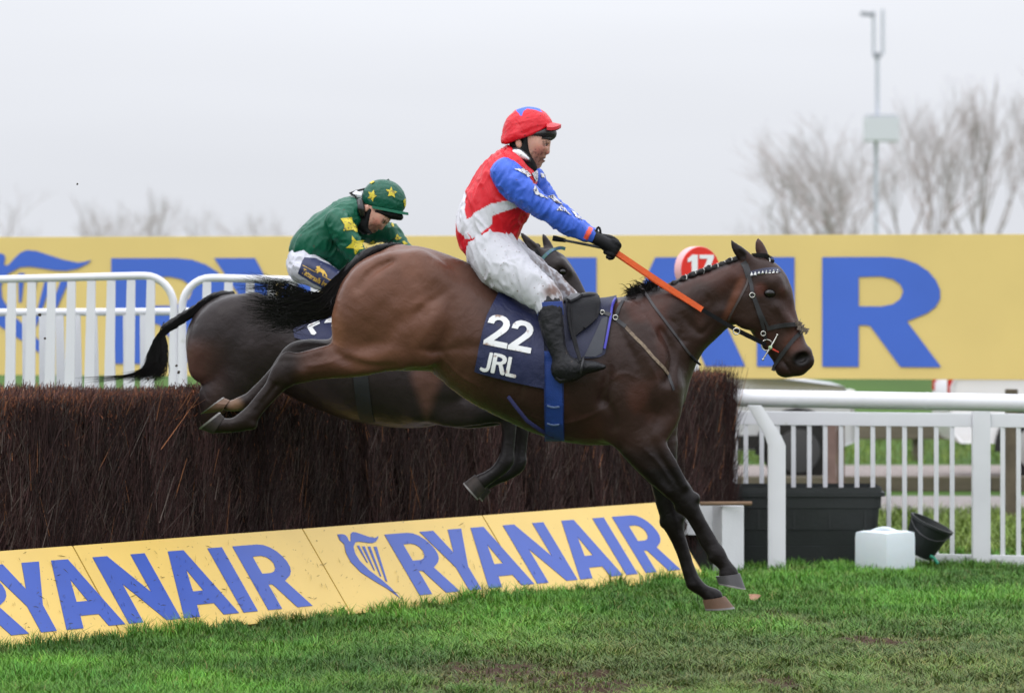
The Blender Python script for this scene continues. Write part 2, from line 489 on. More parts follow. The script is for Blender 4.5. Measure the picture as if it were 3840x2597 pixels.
def scatter(name, pts, rots, scl, idx, sources, parent=None):
    """points + source meshes -> ONE object whose geometry nodes place copies of the sources"""
    me = bpy.data.meshes.new(name)
    me.vertices.add(len(pts)); me.vertices.foreach_set('co', np.asarray(pts, np.float32).ravel())
    for nm, ty, ar, key in (('rot', 'FLOAT_VECTOR', rots, 'vector'), ('scl', 'FLOAT_VECTOR', scl, 'vector'), ('idx', 'INT', idx, 'value')):
        a = me.attributes.new(nm, ty, 'POINT')
        a.data.foreach_set(key, np.asarray(ar, np.int32 if ty == 'INT' else np.float32).ravel())
    o = bpy.data.objects.new(name, me); COL.objects.link(o); adopt(o, parent)
    c = bpy.data.collections.new(name + '_sources')
    for q, sdat in enumerate(sources):
        so = bpy.data.objects.new('%s_piece_%02d' % (name, q), sdat); c.objects.link(so)
    ng = bpy.data.node_groups.new(name + '_nodes', 'GeometryNodeTree')
    ng.interface.new_socket('Geometry', in_out='INPUT', socket_type='NodeSocketGeometry')
    ng.interface.new_socket('Geometry', in_out='OUTPUT', socket_type='NodeSocketGeometry')
    N = ng.nodes.new; L = ng.links.new
    gi, go = N('NodeGroupInput'), N('NodeGroupOutput')
    ip = N('GeometryNodeInstanceOnPoints'); ci = N('GeometryNodeCollectionInfo')
    ci.inputs['Collection'].default_value = c; ci.inputs['Separate Children'].default_value = True
    ip.inputs['Pick Instance'].default_value = True
    L(gi.outputs[0], ip.inputs['Points']); L(ci.outputs[0], ip.inputs['Instance'])
    for nm, ty, sock in (('rot', 'FLOAT_VECTOR', 'Rotation'), ('scl', 'FLOAT_VECTOR', 'Scale'), ('idx', 'INT', 'Instance Index')):
        na = N('GeometryNodeInputNamedAttribute'); na.data_type = ty; na.inputs['Name'].default_value = nm
        L(na.outputs['Attribute'], ip.inputs[sock])
    L(ip.outputs[0], go.inputs[0])
    md = o.modifiers.new('scatter', 'NODES'); md.node_group = ng
    return o
# ================================================================== SETTING
# ------------------------------------------------------------------ ground
def mud_mask(x, y):
    """how bare and churned the turf is, 0..1"""
    q = np.stack([x * .9, y * .62, 0 * x], 1)
    n = fbm(q * 1.15, 3, 4)
    n2 = fbm(np.stack([x * 3.1, y * 1.9, 0 * x], 1), 9, 3)
    near = np.clip((22.6 - y) / 1.2, 0, 1) * np.clip((x + 1.1) / .9, 0, 1) * 1.25
    mid = np.clip((25.6 - y) / 1.5, 0, 1) * np.clip((x - .9) / .6, 0, 1) * .75
    m = np.maximum(near, mid)
    foot = np.exp(-((y - (22.52 + (x + 2.70) * 1.402) + .35) / .3) ** 2) * .25 * (y < 29)
    n3 = fbm(np.stack([x * 9, y * 6, 0 * x], 1), 19, 2)
    return np.clip((m * .30 + foot + n * .55 + n2 * .55 + n3 * .34 - .925) * 4.0, 0, 1)
def ground_h(x, y):
    q = np.stack([x * 2.2, y * 2.2, 0 * x], 1)
    near = np.clip((31 - y) / 2, 0, 1) * np.clip((y - 15) / 2, 0, 1)
    m = mud_mask(x, y)
    lump = fbm(q * 3, 21, 3)
    return near * ((fbm(q, 5, 2) - .5) * .035 + m * (lump - .62) * .10)
def axis(lo, a, b, hi, step):
    f = np.arange(a, b + step / 2, step)
    w = [a]; s_ = step
    while w[-1] > lo: s_ *= 1.5; w.append(max(w[-1] - s_, lo))
    e = [f[-1]]; s_ = step
    while e[-1] < hi: s_ *= 1.5; e.append(min(e[-1] + s_, hi))
    return np.array(w[:0:-1] + list(f) + e[1:])
gx = axis(-900, -5.0, 6.0, 900, .04); gy = axis(-60, 19.0, 31.0, 1800, .045)
GX, GY = np.meshgrid(gx, gy, indexing='ij')
gz = ground_h(GX.ravel(), GY.ravel())
gv = np.stack([GX.ravel(), GY.ravel(), gz], 1)
ni, nj = GX.shape
I0 = (np.arange(ni - 1)[:, None] * nj + np.arange(nj - 1)[None, :]).ravel()
gf = np.stack([I0, I0 + nj, I0 + nj + 1, I0 + 1], 1)
gm = mud_mask(gv[:, 0], gv[:, 1]) * (gv[:, 1] > 15) * (gv[:, 1] < 31)
SOIL = np.array(lin(74, 56, 46)); TURF = np.array(lin(62, 88, 34)); 
cl = fbm(gv * [.5, .12, 0], 31, 3)[:, None]
turf = TURF * (.65 + .7 * cl)
gcol = turf * (1 - gm[:, None]) + SOIL * (.55 + .6 * fbm(gv * [9, 9, 0], 41, 3)[:, None]) * gm[:, None]
ground = mesh_obj('ground', gv, gf, mat('turf_soil', attr=True, rough=.95, var=.25, vscale=30, bump=.8, bscale=90, spec=.15), None, True, gcol)
tag(ground, 'green turf of the racecourse with churned muddy patches', kind='structure')

def sheet(name, pts, z, m, label):
    o = mesh_obj(name, [(x, y, z) for x, y in pts], [tuple(range(len(pts)))], m)
    return tag(o, label, kind='structure')
gravel = mat('gravel_grey', lin(150, 140, 136), .95, .18, 14, .6, 70, spec=.1, two=lin(120, 112, 108))
sheet('gravel_road', [(-60, 40.9), (60, 40.9), (60, 46.0), (-60, 46.0)], .004, gravel, 'grey gravel road behind the rails')
sheet('gravel_path', [(-60, 36.1), (60, 36.1), (60, 39.2), (-60, 39.2)], .004, mat('gravel_pale', lin(150, 144, 142), .95, .15, 14, .5, 80, spec=.1, two=lin(124, 118, 116)), 'pale gravel path behind the picket fence')

# ------------------------------------------------------------------ grass
grass_m = bpy.data.materials.new('grass_blades'); grass_m.use_nodes = True
def grass_nodes():
    nt = grass_m.node_tree; b = nt.nodes['Principled BSDF']; N = nt.nodes.new; L = nt.links.new
    vc = N('ShaderNodeVertexColor'); vc.layer_name = 'Col'
    tc = N('ShaderNodeNewGeometry')
    nz = N('ShaderNodeTexNoise'); nz.inputs['Scale'].default_value = .9; nz.inputs['Detail'].default_value = 3
    L(tc.outputs['Position'], nz.inputs['Vector'])
    oi = N('ShaderNodeValue'); oi.outputs[0].default_value = .5
    ad = N('ShaderNodeMath'); ad.operation = 'MULTIPLY_ADD'; ad.inputs[1].default_value = .35; L(oi.outputs[0], ad.inputs[0]); L(nz.outputs['Fac'], ad.inputs[2])
    cr = N('ShaderNodeValToRGB'); L(ad.outputs[0], cr.inputs[0])
    cr.color_ramp.elements[0].position = .38; cr.color_ramp.elements[0].color = (.62, .72, .60, 1)
    cr.color_ramp.elements[1].position = 1.0; cr.color_ramp.elements[1].color = (1.35, 1.25, .95, 1)
    mx = N('ShaderNodeMixRGB'); mx.blend_type = 'MULTIPLY'; mx.inputs[0].default_value = 1
    L(vc.outputs[0], mx.inputs[1]); L(cr.outputs[0], mx.inputs[2]); L(mx.outputs[0], b.inputs['Base Color'])
    b.inputs['Roughness'].default_value = .55; b.inputs['Specular IOR Level'].default_value = .35
    b.inputs['Transmission Weight'].default_value = 0
grass_nodes()
def blades(x, y, z, h, w, bend, tone):
    """one bent three-triangle blade per entry -> verts, tris, colours"""
    n = len(x); az = RNG.uniform(0, 6.283, n)
    dx, dy = np.cos(az), np.sin(az)
    wa = az + np.pi / 2 + RNG.normal(0, .5, n); sx, sy = np.cos(wa) * w, np.sin(wa) * w
    b = bend * h; m = .30
    V = np.stack([np.stack([x - sx, y - sy, z - .006], 1), np.stack([x + sx, y + sy, z - .006], 1),
                  np.stack([x + dx * b * m + sx * .8, y + dy * b * m + sy * .8, z + h * .62], 1),
                  np.stack([x + dx * b * m - sx * .8, y + dy * b * m - sy * .8, z + h * .62], 1),
                  np.stack([x + dx * b, y + dy * b, z + h], 1)], 1).reshape(-1, 3)
    i = np.arange(n) * 5
    F = np.stack([i, i + 1, i + 2, i, i + 2, i + 3, i + 3, i + 2, i + 4], 1).reshape(-1, 3)
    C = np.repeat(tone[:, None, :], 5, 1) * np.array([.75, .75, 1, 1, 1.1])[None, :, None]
    return V, F, C.reshape(-1, 3)
GREEN = np.array(lin(88, 136, 50)); DRY = np.array(lin(128, 124, 76)); DARKG = np.array(lin(52, 84, 32))
def side_of_fence(x, y): return (y - (22.52 + (x + 2.70) * 1.402)) * .5807
def plant_grass():
    n = 420000
    # clustered: tuft centres first, blades around them
    nt_ = 15000
    ty = 19.4 + (31.0 - 19.4) * RNG.uniform(size=nt_) ** 1.25; tx = RNG.uniform(-1, 1, nt_) * .148 * ty + .1
    s_ = side_of_fence(tx, ty)
    ok = ~((s_ > -.02) & (tx < 1.46)) & ~((ty > 29.9) & (RNG.uniform(size=nt_) < .5))
    tx, ty = tx[ok], ty[ok]
    th = RNG.gamma(6, 1 / 6., len(tx)); taz = RNG.uniform(.35, 1.0, len(tx)); tc_ = RNG.uniform(.72, 1.28, len(tx)); tyl = RNG.normal(0, .10, len(tx))
    k = RNG.integers(0, len(tx), n)
    x = tx[k] + RNG.normal(0, .038, n); y = ty[k] + RNG.normal(0, .045, n)
    s_ = side_of_fence(x, y); m = mud_mask(x, y)
    ok = ~((s_ > -.004) & (s_ < 2.2) & (x < 1.46)) & (RNG.uniform(size=n) > m * .72)
    x, y, m, k, s_ = x[ok], y[ok], m[ok], k[ok], s_[ok]; n = len(x)
    z = ground_h(x, y)
    cl = fbm(np.stack([x * 1.3, y * .8, 0 * x], 1), 77, 3)
    edge = np.exp(-((s_ + .06) / .09) ** 2) * (x < 1.35)
    h = RNG.uniform(.020, .050, n) * (.55 + .5 * th[k]) * (.62 + .85 * cl) * (1 - .55 * m) * (1 + .7 * edge)
    far = np.clip((y - 20) / 10, 0, 1)
    w = RNG.uniform(.0015, .0030, n) * (1 + .35 * far)
    lush = np.clip((cl - .38) * 3.2, 0, 1)
    tr = np.clip(mud_mask(x, y) + np.clip((25.2 - y) / 3, 0, 1) * np.clip((x + 1.2) / 1.6, 0, 1) * .75, 0, 1)
    tone = GREEN * (.62 + .5 * lush)[:, None]
    tone = tone * (1 - .55 * tr)[:, None] + DRY * (.30 * tr)[:, None]
    tone = tone * (tc_[k] * RNG.uniform(.75, 1.3, n))[:, None]
    tone[:, 0] *= 1 + tyl[k] + RNG.normal(0, .08, n); tone[:, 2] *= RNG.uniform(.7, 1.15, n)
    dry = RNG.uniform(size=n) < (.03 + .12 * tr)
    tone[dry] = DRY * RNG.uniform(.5, 1.1, dry.sum())[:, None]
    bend = RNG.uniform(.25, 1.1, n) * (1 + 1.6 * tr)
    V, F, C = blades(x, y, z, h, w, bend, tone)
    o = mesh_obj('grass', V, F, grass_m, None, False, C)
    tag(o, 'short green grass of the course, trampled near the camera', kind='stuff')
    n = 30000          # looser grass behind the fences
    y = np.concatenate([RNG.uniform(30.2, 36.0, 20000), RNG.uniform(46.2, 60, 10000)]); x = np.where(y < 40, RNG.uniform(.03, .135, n), RNG.uniform(-.02, .13, n)) * y
    tone = np.array(lin(104, 124, 52)) * RNG.uniform(.55, 1.2, n)[:, None] * (.7 + .6 * fbm(np.stack([x, y * .5, 0 * x], 1), 8, 2))[:, None]
    V, F, C = blades(x, y, 0 * x, RNG.uniform(.03, .12, n), RNG.uniform(.004, .008, n), RNG.uniform(.3, 1, n), tone)
    o = mesh_obj('rough_grass', V, F, grass_m, None, False, C)
    tag(o, 'rough grass beyond the picket fence and the gravel', kind='stuff')
plant_grass()

# ------------------------------------------------------------------ the birch fence
T = np.array([.5807, .8141, 0]); NV = np.array([.8141, -.5807, 0]); B0 = np.array([-2.70, 22.52, 0]); ZV = np.array([0, 0, 1.0])
AE, AH = .364, .485
def fpt(s_, e, z): return B0 + T * s_ - NV * e + ZV * z
birch_m = mat('birch_twigs', attr=True, rough=.75, spec=.25)
BT = np.array(lin(58, 39, 37))
def twigs(p0, p1, rad, tone, kink):
    """three-sided tapering twigs with one kink"""
    n = len(p0); p0 = np.asarray(p0); p1 = np.asarray(p1)
    a0 = RNG.uniform(0, 2.09, n); V = np.zeros((n, 6, 3))
    for k in range(3):
        o = np.stack([np.cos(a0 + 2.094 * k), np.sin(a0 + 2.094 * k), 0 * a0], 1)
        V[:, k] = p0 + o * rad[:, None]; V[:, 3 + k] = p1 + o * (rad * .45)[:, None]
    i = np.arange(n) * 6
    F = np.concatenate([np.stack([i + k, i + (k + 1) % 3, i + 3 + (k + 1) % 3, i + 3 + k], 1) for k in range(3)])
    return V.reshape(-1, 3), F, np.repeat(tone, 6, 0)
def twig_tone(n, base, pale=.03):
    c = base * RNG.uniform(.35, 1.75, n)[:, None]
    u = RNG.uniform(size=n)
    a = u < pale; c[a] = np.array(lin(176, 116, 78)) * RNG.uniform(.45, 1.0, a.sum())[:, None]
    b = (u >= pale) & (u < pale + .07); c[b] = np.array(lin(104, 92, 86)) * RNG.uniform(.5, 1, b.sum())[:, None]
    return c
FTOP, FE0, FE1, FS0, FS1 = 1.33, .45, 1.15, -2.2, 7.93
def build_fence():
    root = empty('steeplechase_fence', tuple(fpt(4, .8, 0)), 'dark brown birch brush steeplechase fence the horses are jumping', 'fence')
    core = MB()
    nseg = 40; rings = []
    for i in range(nseg + 1):
        s_ = FS0 + (FS1 - .14 - FS0) * i / nseg
        rings.append([fpt(s_, FE0 + .04, .0), fpt(s_, FE1 - .04, 0), fpt(s_, FE1 - .05, FTOP - .05), fpt(s_, FE0 + .13, FTOP - .05)])
    core.loft(rings).build('packed_core', mat('birch_core', lin(28, 20, 19), .9, .4, 40, .9, 120, spec=.1, stretch=(1, 1, .12)), root)
    def bar(s_, e, z): return B0 + T * np.asarray(s_)[:, None] - NV * np.asarray(e)[:, None] + ZV * np.asarray(z)[:, None]
    out = []
    n = 80000                     # the landing face: long twigs, leaning a little with the slope
    s_ = RNG.uniform(FS0 + 1.2, FS1 - .02, n); ln = RNG.uniform(.06, .30, n); z0 = RNG.uniform(.25, FTOP - .02, n) - ln * .6
    z0 = np.minimum(z0, FTOP - .03 + .05 * (fbm(np.stack([s_ * 2.6, 0 * s_, 0 * s_], 1), 64, 3) - .5) + RNG.normal(.0, .022, n) - ln)
    cid = np.floor(s_ * 8.5 + 1.2 * np.sin(s_ * 3.1) + z0 * 1.1).astype(int) % 997
    ct = RNG.uniform(.55, 1.45, 997)[cid]; cln = RNG.normal(0, .14, 997)[cid]; ce = RNG.normal(0, .016, 997)[cid]
    clump = np.sin(s_ * 23 + 3 * np.sin(s_ * 5)) * .014 + ce
    e0 = FE0 + .09 * (z0 + .2) / FTOP + RNG.normal(-.008, .018, n) + clump
    lean = cln + RNG.normal(.10, .20, n) * np.where(RNG.uniform(size=n) < .4, 2.6, 1.0) + .10 * (fbm(np.stack([s_ * 1.5, z0 * 2, 0 * s_], 1), 4, 2) - .5)
    shade = .75 + .55 * fbm(np.stack([s_ * 9, z0 * 1.6, 0 * s_], 1), 14, 3)
    out.append(twigs(bar(s_, e0, z0), bar(s_ + lean * ln, e0 + .09 * ln / FTOP + RNG.normal(-.02, .05, n) * ln * 3 * .4, z0 + ln), RNG.uniform(.0012, .0028, n), twig_tone(n, BT, .012) * (shade * ct)[:, None], 0))
    n = 900                       # thicker broken sticks
    s_ = RNG.uniform(FS0 + 1.2, FS1 - .05, n); ln = RNG.uniform(.08, .4, n); z0 = RNG.uniform(.3, FTOP - .1, n) - ln * .3; z0 = np.minimum(z0, FTOP - ln); e0 = FE0 + .09 * (z0 + .2) / FTOP - .022
    lean = RNG.normal(.12, .35, n)
    out.append(twigs(bar(s_, e0, z0), bar(s_ + lean * ln, e0 + .05 * ln - .012, z0 + ln), RNG.uniform(.0028, .0052, n), twig_tone(n, np.array(lin(70, 49, 44)), 0), 0))
    n = 5000                      # stray pale twigs at odd angles
    s_ = RNG.uniform(FS0 + 1.2, FS1, n); z0 = RNG.uniform(.35, FTOP - .05, n); ln = RNG.uniform(.04, .16, n); an = RNG.normal(0, 1.0, n)
    e0 = FE0 + .09 * (z0 + .2) / FTOP - .035
    out.append(twigs(bar(s_, e0, z0), bar(s_ + np.sin(an) * ln, e0 - RNG.uniform(0, .03, n), z0 + np.cos(an) * ln), RNG.uniform(.0008, .0016, n), np.array(lin(112, 96, 88)) * RNG.uniform(.4, 1.2, n)[:, None], 0))
    n = 9000                      # the end of the fence by the white rail
    e = RNG.uniform(FE0, FE1, n); ln = RNG.uniform(.15, .45, n); z0 = RNG.uniform(0, FTOP - .1, n) - ln * .3; z0 = np.minimum(z0, FTOP + RNG.normal(.02, .035, n) - ln)
    s_ = FS1 - .12 + .10 * (z0 + ln * .5) / FTOP + RNG.normal(0, .02, n)
    out.append(twigs(bar(s_, e, z0), bar(s_ + RNG.normal(.06, .09, n) * ln, e + RNG.normal(0, .12, n) * ln, z0 + ln), RNG.uniform(.0013, .0030, n), twig_tone(n, BT * 1.1, .02), 0))
    n = 26000                     # clipped top with pale cut ends
    s_ = RNG.uniform(FS0 + 1.2, FS1 - .04, n); e = RNG.uniform(FE0 + .05, FE1, n)
    z1 = FTOP + .012 * np.sin(s_ * 1.7) + .055 * (fbm(np.stack([s_ * 2.6, e * 3, 0 * s_], 1), 64, 3) - .5) - .05 * np.clip((FE0 + .16 - e) / .12, 0, 1) ** 2 + RNG.normal(0, .016, n) + .02 * (RNG.uniform(size=n) < .03); ln = RNG.uniform(.05, .12, n)
    out.append(twigs(bar(s_, e, z1 - ln), bar(s_ + RNG.normal(.02, .03, n), e + RNG.normal(0, .03, n), z1), RNG.uniform(.0018, .0042, n), twig_tone(n, np.array(lin(84, 56, 50)), .10), 0))
    n = 5000                      # curled shreds and flakes on the upper edge
    s_ = RNG.uniform(FS0 + 1.2, FS1 - .04, n); z = FTOP - RNG.exponential(.07, n); e = FE0 + .09 * z / FTOP - .03
    an = RNG.uniform(0, 6.28, n); ln = RNG.uniform(.006, .028, n)
    out.append(twigs(bar(s_, e, z), bar(s_ + np.cos(an) * ln, e - .01, z + np.sin(an) * ln), RNG.uniform(.0015, .004, n), np.array(lin(150, 92, 66)) * RNG.uniform(.25, 1.1, n)[:, None], 0))
    V = np.vstack([o_[0] for o_ in out]); C = np.vstack([o_[2] for o_ in out]); Fq = []; off = 0
    for o_ in out: Fq.append(o_[1] + off); off += len(o_[0])
    o = mesh_obj('birch_brush', V, np.vstack(Fq), birch_m, root, False, C)
    tag(o, kind='stuff')
    return root
fence = build_fence()

# ------------------------------------------------------------------ advertising boards along the fence
YEL = lin(216, 182, 96); BLU = lin(44, 76, 164)
board_m = mat('board_yellow', YEL, .38, .05, 3, .0, dirt=lin(120, 96, 62), dirt_scale=46, dirt_lo=.70, dirt_hi=.74)
board_blue = mat('board_blue', BLU, .4, .06, 5, dirt=lin(58, 66, 120), dirt_scale=46, dirt_lo=.70, dirt_hi=.74)
timber_m = mat('raw_timber', lin(120, 96, 74), .8, .25, 9, .4, 40, stretch=(1, 1, 6))
HARP = [[(-1.2, 1.06), (-1.08, 1.06), (-1.007, 1.04), (-.99, 1.01), (-1.003, .942), (-.981, .929), (-.947, .95), (-.896, 1.01), (-.844, 1.057), (-.785, 1.079),
         (-.699, 1.07), (-.571, 1.027), (-.442, .985), (-.314, .959), (-.246, .967), (-.182, .985), (-.22, .95), (-.314, .903), (-.425, .882), (-.528, .886),
         (-.656, .908), (-.767, .923), (-.853, .916), (-.921, .878), (-.973, .848), (-1.03, .74), (-1.02, .62), (-.92, .46), (-.74, .29), (-.62, .15), (-.54, -.02),
         (-.73, .15), (-.95, .29), (-1.16, .44), (-1.26, .61), (-1.25, .76), (-1.17, .90), (-1.22, .97)]]
HSTR = [[(-.87, .86), (-.81, .86), (-.84, .58), (-.862, .58)], [(-.75, .84), (-.68, .84), (-.775, .45), (-.80, .45)],
        [(-.61, .83), (-.54, .83), (-.70, .35), (-.73, .35)], [(-.46, .82), (-.38, .82), (-.625, .26), (-.66, .27)]]
LAY = [('R', 0), ('Y', .96), ('A', 1.93), ('N', 3.33), ('A', 4.61), ('I', 6.03), ('R', 6.64)]
def board(s0, s1, letters, origin, label):
    sl = -NV * AE + ZV * AH
    nr = np.cross(T, sl); nr = nr / np.linalg.norm(nr)
    if nr[2] < 0: nr = -nr
    root = empty('advertising_board', tuple(fpt((s0 + s1) / 2, AE / 2, 0)), label, 'board', 'boards leaning along the foot of the fence')
    q = lambda s_, w, o=0: B0 + T * s_ + sl * w + nr * o
    g = .006; mb = MB()
    ns = 8
    bow = lambda t: .006 * math.sin(t * 3.14159) * (1 if letters[-1] == 'R' else .3)
    rings = []
    for i in range(ns + 1):
        t = i / ns; s_ = s0 + g + (s1 - s0 - 2 * g) * t
        rings.append([q(s_, .0, .0), q(s_, 1.0 + bow(t), .0), q(s_, 1.0 + bow(t), .018), q(s_, .0, .018)])
    mb.loft(rings)
    mb.build('panel', board_m, root)
    for s_ in (s0 + .12, s1 - .12):
        MB().tube([fpt(s_, .02, .03), fpt(s_, AE + .02, .03)], .02, 6).build('batten', timber_m, root)
        MB().tube([fpt(s_, AE + .05, .0), fpt(s_, AE + .03, AH - .04)], .02, 6).build('prop', timber_m, root)
    to3 = lambda u, v: q(origin + u * .368, .13 + v * .73, .019)
    for ch, u0 in LAY:
        key = ch + '%.2f' % u0
        if u0 not in letters: continue
        w, loops = GLYPH[ch]
        V, F = slab([[(u0 + x, y) for x, y in lp] for lp in loops], to3, nr, .0025)
        mesh_obj('letter', V, F, board_blue, root)
    if 'harp' in letters:
        V, F = slab(HARP, to3, nr, .0025)
        h = mesh_obj('harp_emblem', V, F, board_blue, root)
        for lp in HSTR:
            V, F = slab([lp], to3, nr, .0025); mesh_obj('harp_string', V, F, board_blue, h)
SEAM1 = .97
O1 = -.15          # the left lettering starts out of frame
board(-.82, SEAM1, ['harp', 0, .96, 1.93], O1, 'leftmost yellow board with big blue letters cut by the picture edge')
board(SEAM1, 3.01, [3.33, 4.61, 6.03, 6.64], O1, 'yellow board with blue letters NAIR, muddiest and nearest whole one')
board(3.01, 4.82, ['harp', 0, .96, 1.93], 3.74, 'yellow board with blue harp emblem and letters RYA')
board(4.82, 6.83, [3.33, 4.61, 6.03, 6.64], 3.74, 'yellow board with blue letters NAIR behind the galloping forelegs')

# bits of cut grass and birch thrown over the boards
def litter():
    sl = -NV * AE + ZV * AH; nr = np.cross(T, sl); nr /= np.linalg.norm(nr); nr = nr if nr[2] > 0 else -nr
    V = []; F = []; r = random.Random(5)
    for _ in range(330):
        s_ = r.triangular(-.6, 5.6, 1.3); w = r.betavariate(1.3, 1.6) * .97
        a = r.gauss(.5, .6); ln = r.uniform(.004, .026) * (1 if r.random() < .9 else 1.9); wd = r.uniform(.0006, .0015)
        c = B0 + T * s_ + sl * w + nr * .0235
        d = T * math.cos(a) + (sl / np.linalg.norm(sl)) * math.sin(a); e = np.cross(nr, d)
        i = len(V)
        V += [c - d * ln - e * wd, c - d * ln * .2 + e * wd * 1.2 + nr * .003, c + d * ln + e * wd, c + d * ln * .3 - e * wd]
        F.append((i, i + 1, i + 2, i + 3))
    o = mesh_obj('cut_grass_litter', V, F, mat('litter', lin(92, 80, 40), .9, .4, 50))
    tag(o, 'specks of cut grass and birch stuck on the yellow boards', kind='stuff')
litter()

# ------------------------------------------------------------------ the big banner behind
banner_m = mat('banner_yellow', lin(214, 190, 116), .55, .05, 1.2, bump=.25, bscale=180, dirt=lin(170, 142, 84), dirt_scale=2.2, dirt_lo=.72, dirt_hi=.85)
banner_blue = mat('banner_blue', lin(58, 98, 190), .55, .05, 2.0, bump=.25, bscale=180)
BL, BR = np.array([-4.92, 41.0]), np.array([4.656, 38.8])
BD = (BR - BL); BDl = np.linalg.norm(BD); BD = BD / BDl; BN = np.array([BD[1], -BD[0], 0])
def ban(X, z, o=0):
    k = (X - 1920) / FPX      # x = k*y on the ray
    t = (k * BL[1] - BL[0]) / (BD[0] - k * BD[1])
    p = BL + BD * t
    return np.array([p[0], p[1], z]) + BN * o
def build_banner():
    root = empty('advertising_banner', (0, 40, 0), 'long yellow banner with giant blue letters RYANAIR behind the course', 'banner')
    edges = [-1300, 4700]
    for a, b in zip(edges[:-1], edges[1:]):
        p0, p1 = ban(a, 0), ban(b, 0); c = (p0 + p1) / 2; w = np.linalg.norm(p1 - p0)
        dz = random.uniform(-.004, .004)
        MB().box((c[0], c[1] + .02, 1.74 + dz), (w - .004, .03, 1.325), rz=math.atan2(BD[1], BD[0]), bev=.004).build('panel', banner_m, root)
    to3 = lambda u, v: ban(418 + 401.5 * u, 1.19 + v * 1.005, .004)
    for ch, u0 in LAY:
        V, F = slab([[(u0 + x, y) for x, y in lp] for lp in GLYPH[ch][1]], to3, BN, .004)
        mesh_obj('letter', V, F, banner_blue, root)
    V, F = slab(HARP, to3, BN, .004); h = mesh_obj('harp_emblem', V, F, banner_blue, root)
    for lp in HSTR:
        V, F = slab([lp], to3, BN, .004); mesh_obj('harp_string', V, F, banner_blue, h)
    for X in (-700, 240, 1300, 2420, 4300):
        p = ban(X, 0, -.12)
        MB().box((p[0], p[1], 1.18), (.11, .09, 2.36), rz=math.atan2(BD[1], BD[0]), bev=.008).build('post', mat('dark_post', lin(62, 54, 46), .85, .2, 12), root)
build_banner()

# ------------------------------------------------------------------ white rails
white_pl = mat('white_plastic', (.70, .70, .73), .32, .03, 6, dirt=(.45, .46, .40), dirt_scale=7, dirt_lo=.70, dirt_hi=.86)
white_pt = mat('white_paint', (.66, .66, .69), .5, .04, 9, .2, 60, dirt=(.42, .42, .38), dirt_scale=12, dirt_lo=.66, dirt_hi=.82)
def running_rail():
    root = empty('running_rail', P(2900, 2140, 28.87), 'thick white plastic running rail on a bent leg beside the fence', 'rail')
    a = np.array(P(2742, 1497, 29.3)); b = np.array(P(3420, 1503, 28.9)); c = np.array(P(3840, 1511, 28.5)); e = c + (c - b) * .9
    a = a + (a - b) * .05
    a[2] = b[2] + .012
    R = .059
    pts = [tuple(a), tuple(a + (b - a) * .1), tuple(b), tuple(c), tuple(e)]
    MB().tube(pts, R, 24).build('top_tube', white_pl, root, True)
    j = b + (c - b) * .14
    MB().tube([tuple(j - (b - a) * .005), tuple(j + (c - b) * .01)], R + .002, 24).build('joint_sleeve', white_pl, root, True)
    MB().tube([tuple(np.array(pts[0])), tuple(np.array(pts[0]) + (b - a) * .07)], R + .0025, 24).build('end_cap', white_pl, root, True)
    def leg(px, d, nm='leg'):
        # bent box leg: upright, then a cranked neck up to the tube (towards the course)
        prof = [(px + 0, 2145, .118), (px + 0, 1668, .118), (px - 15, 1630, .110), (px - 83, 1520, .095)]
        rings = []
        for X, Y, w in prof:
            x, y, z = P(X, Y, d); t = .075
            rings.append([(x - w / 2, y - t / 2, z), (x - w / 5, y - t / 2 - .012, z), (x + w / 2, y - t / 2, z), (x + w / 2, y + t / 2, z), (x - w / 2, y + t / 2, z)])
        MB().loft(rings).build(nm, white_pl, root, True)
    leg(2912, 28.9); leg(4210, 28.3)
running_rail()
def picket_fence():
    d0, d1 = 30.0, 29.35     # left end, right picture edge
    dep = lambda X: d0 + (d1 - d0) * (X - 2740) / 1100
    G = 'white pickets behind the running rail'
    def P2(X, z): 
        d = dep(X); return np.array([(X - 1920) * d / FPX, d, z])
    panels = [(2735, 3645, 'white picket panel behind the black tub'), (3715, 4560, 'white picket panel at the right edge of the picture')]
    for a, b, lab in panels:
        root = empty('picket_fence_panel', tuple(P2((a + b) / 2, 0)), lab, 'fence', G)
        for z0, z1, t in ((.955, 1.05, .03), (-.02, .075, .035)):
            p, q = P2(a, 0), P2(b, 0)
            MB().box(((p[0] + q[0]) / 2, (p[1] + q[1]) / 2, (z0 + z1) / 2), (np.linalg.norm(q - p), t, z1 - z0), rz=math.atan2(q[1] - p[1], q[0] - p[0]), bev=.004).build('rail', white_pl, root)
        X = a + 62
        if a > 3000: X = a + 45
        while X < b - 20:
            p = P2(X, 0)
            MB().box((p[0], p[1], .515), (.031, .022, .885), bev=.003).build('picket', white_pl, root)
            X += 59.5
    for X, w, lab in ((2738, .10, 'white square fence post at the end of the brush'), (3678, .122, 'thick white square post between the picket panels')):
        p = P2(X, 0)
        o = MB().box((p[0], p[1] - .012, .53), (w, .10, 1.08), bev=.006).build('fence_post', white_pl)
        tag(o, lab, 'post', 'white posts of the picket fence')
picket_fence()
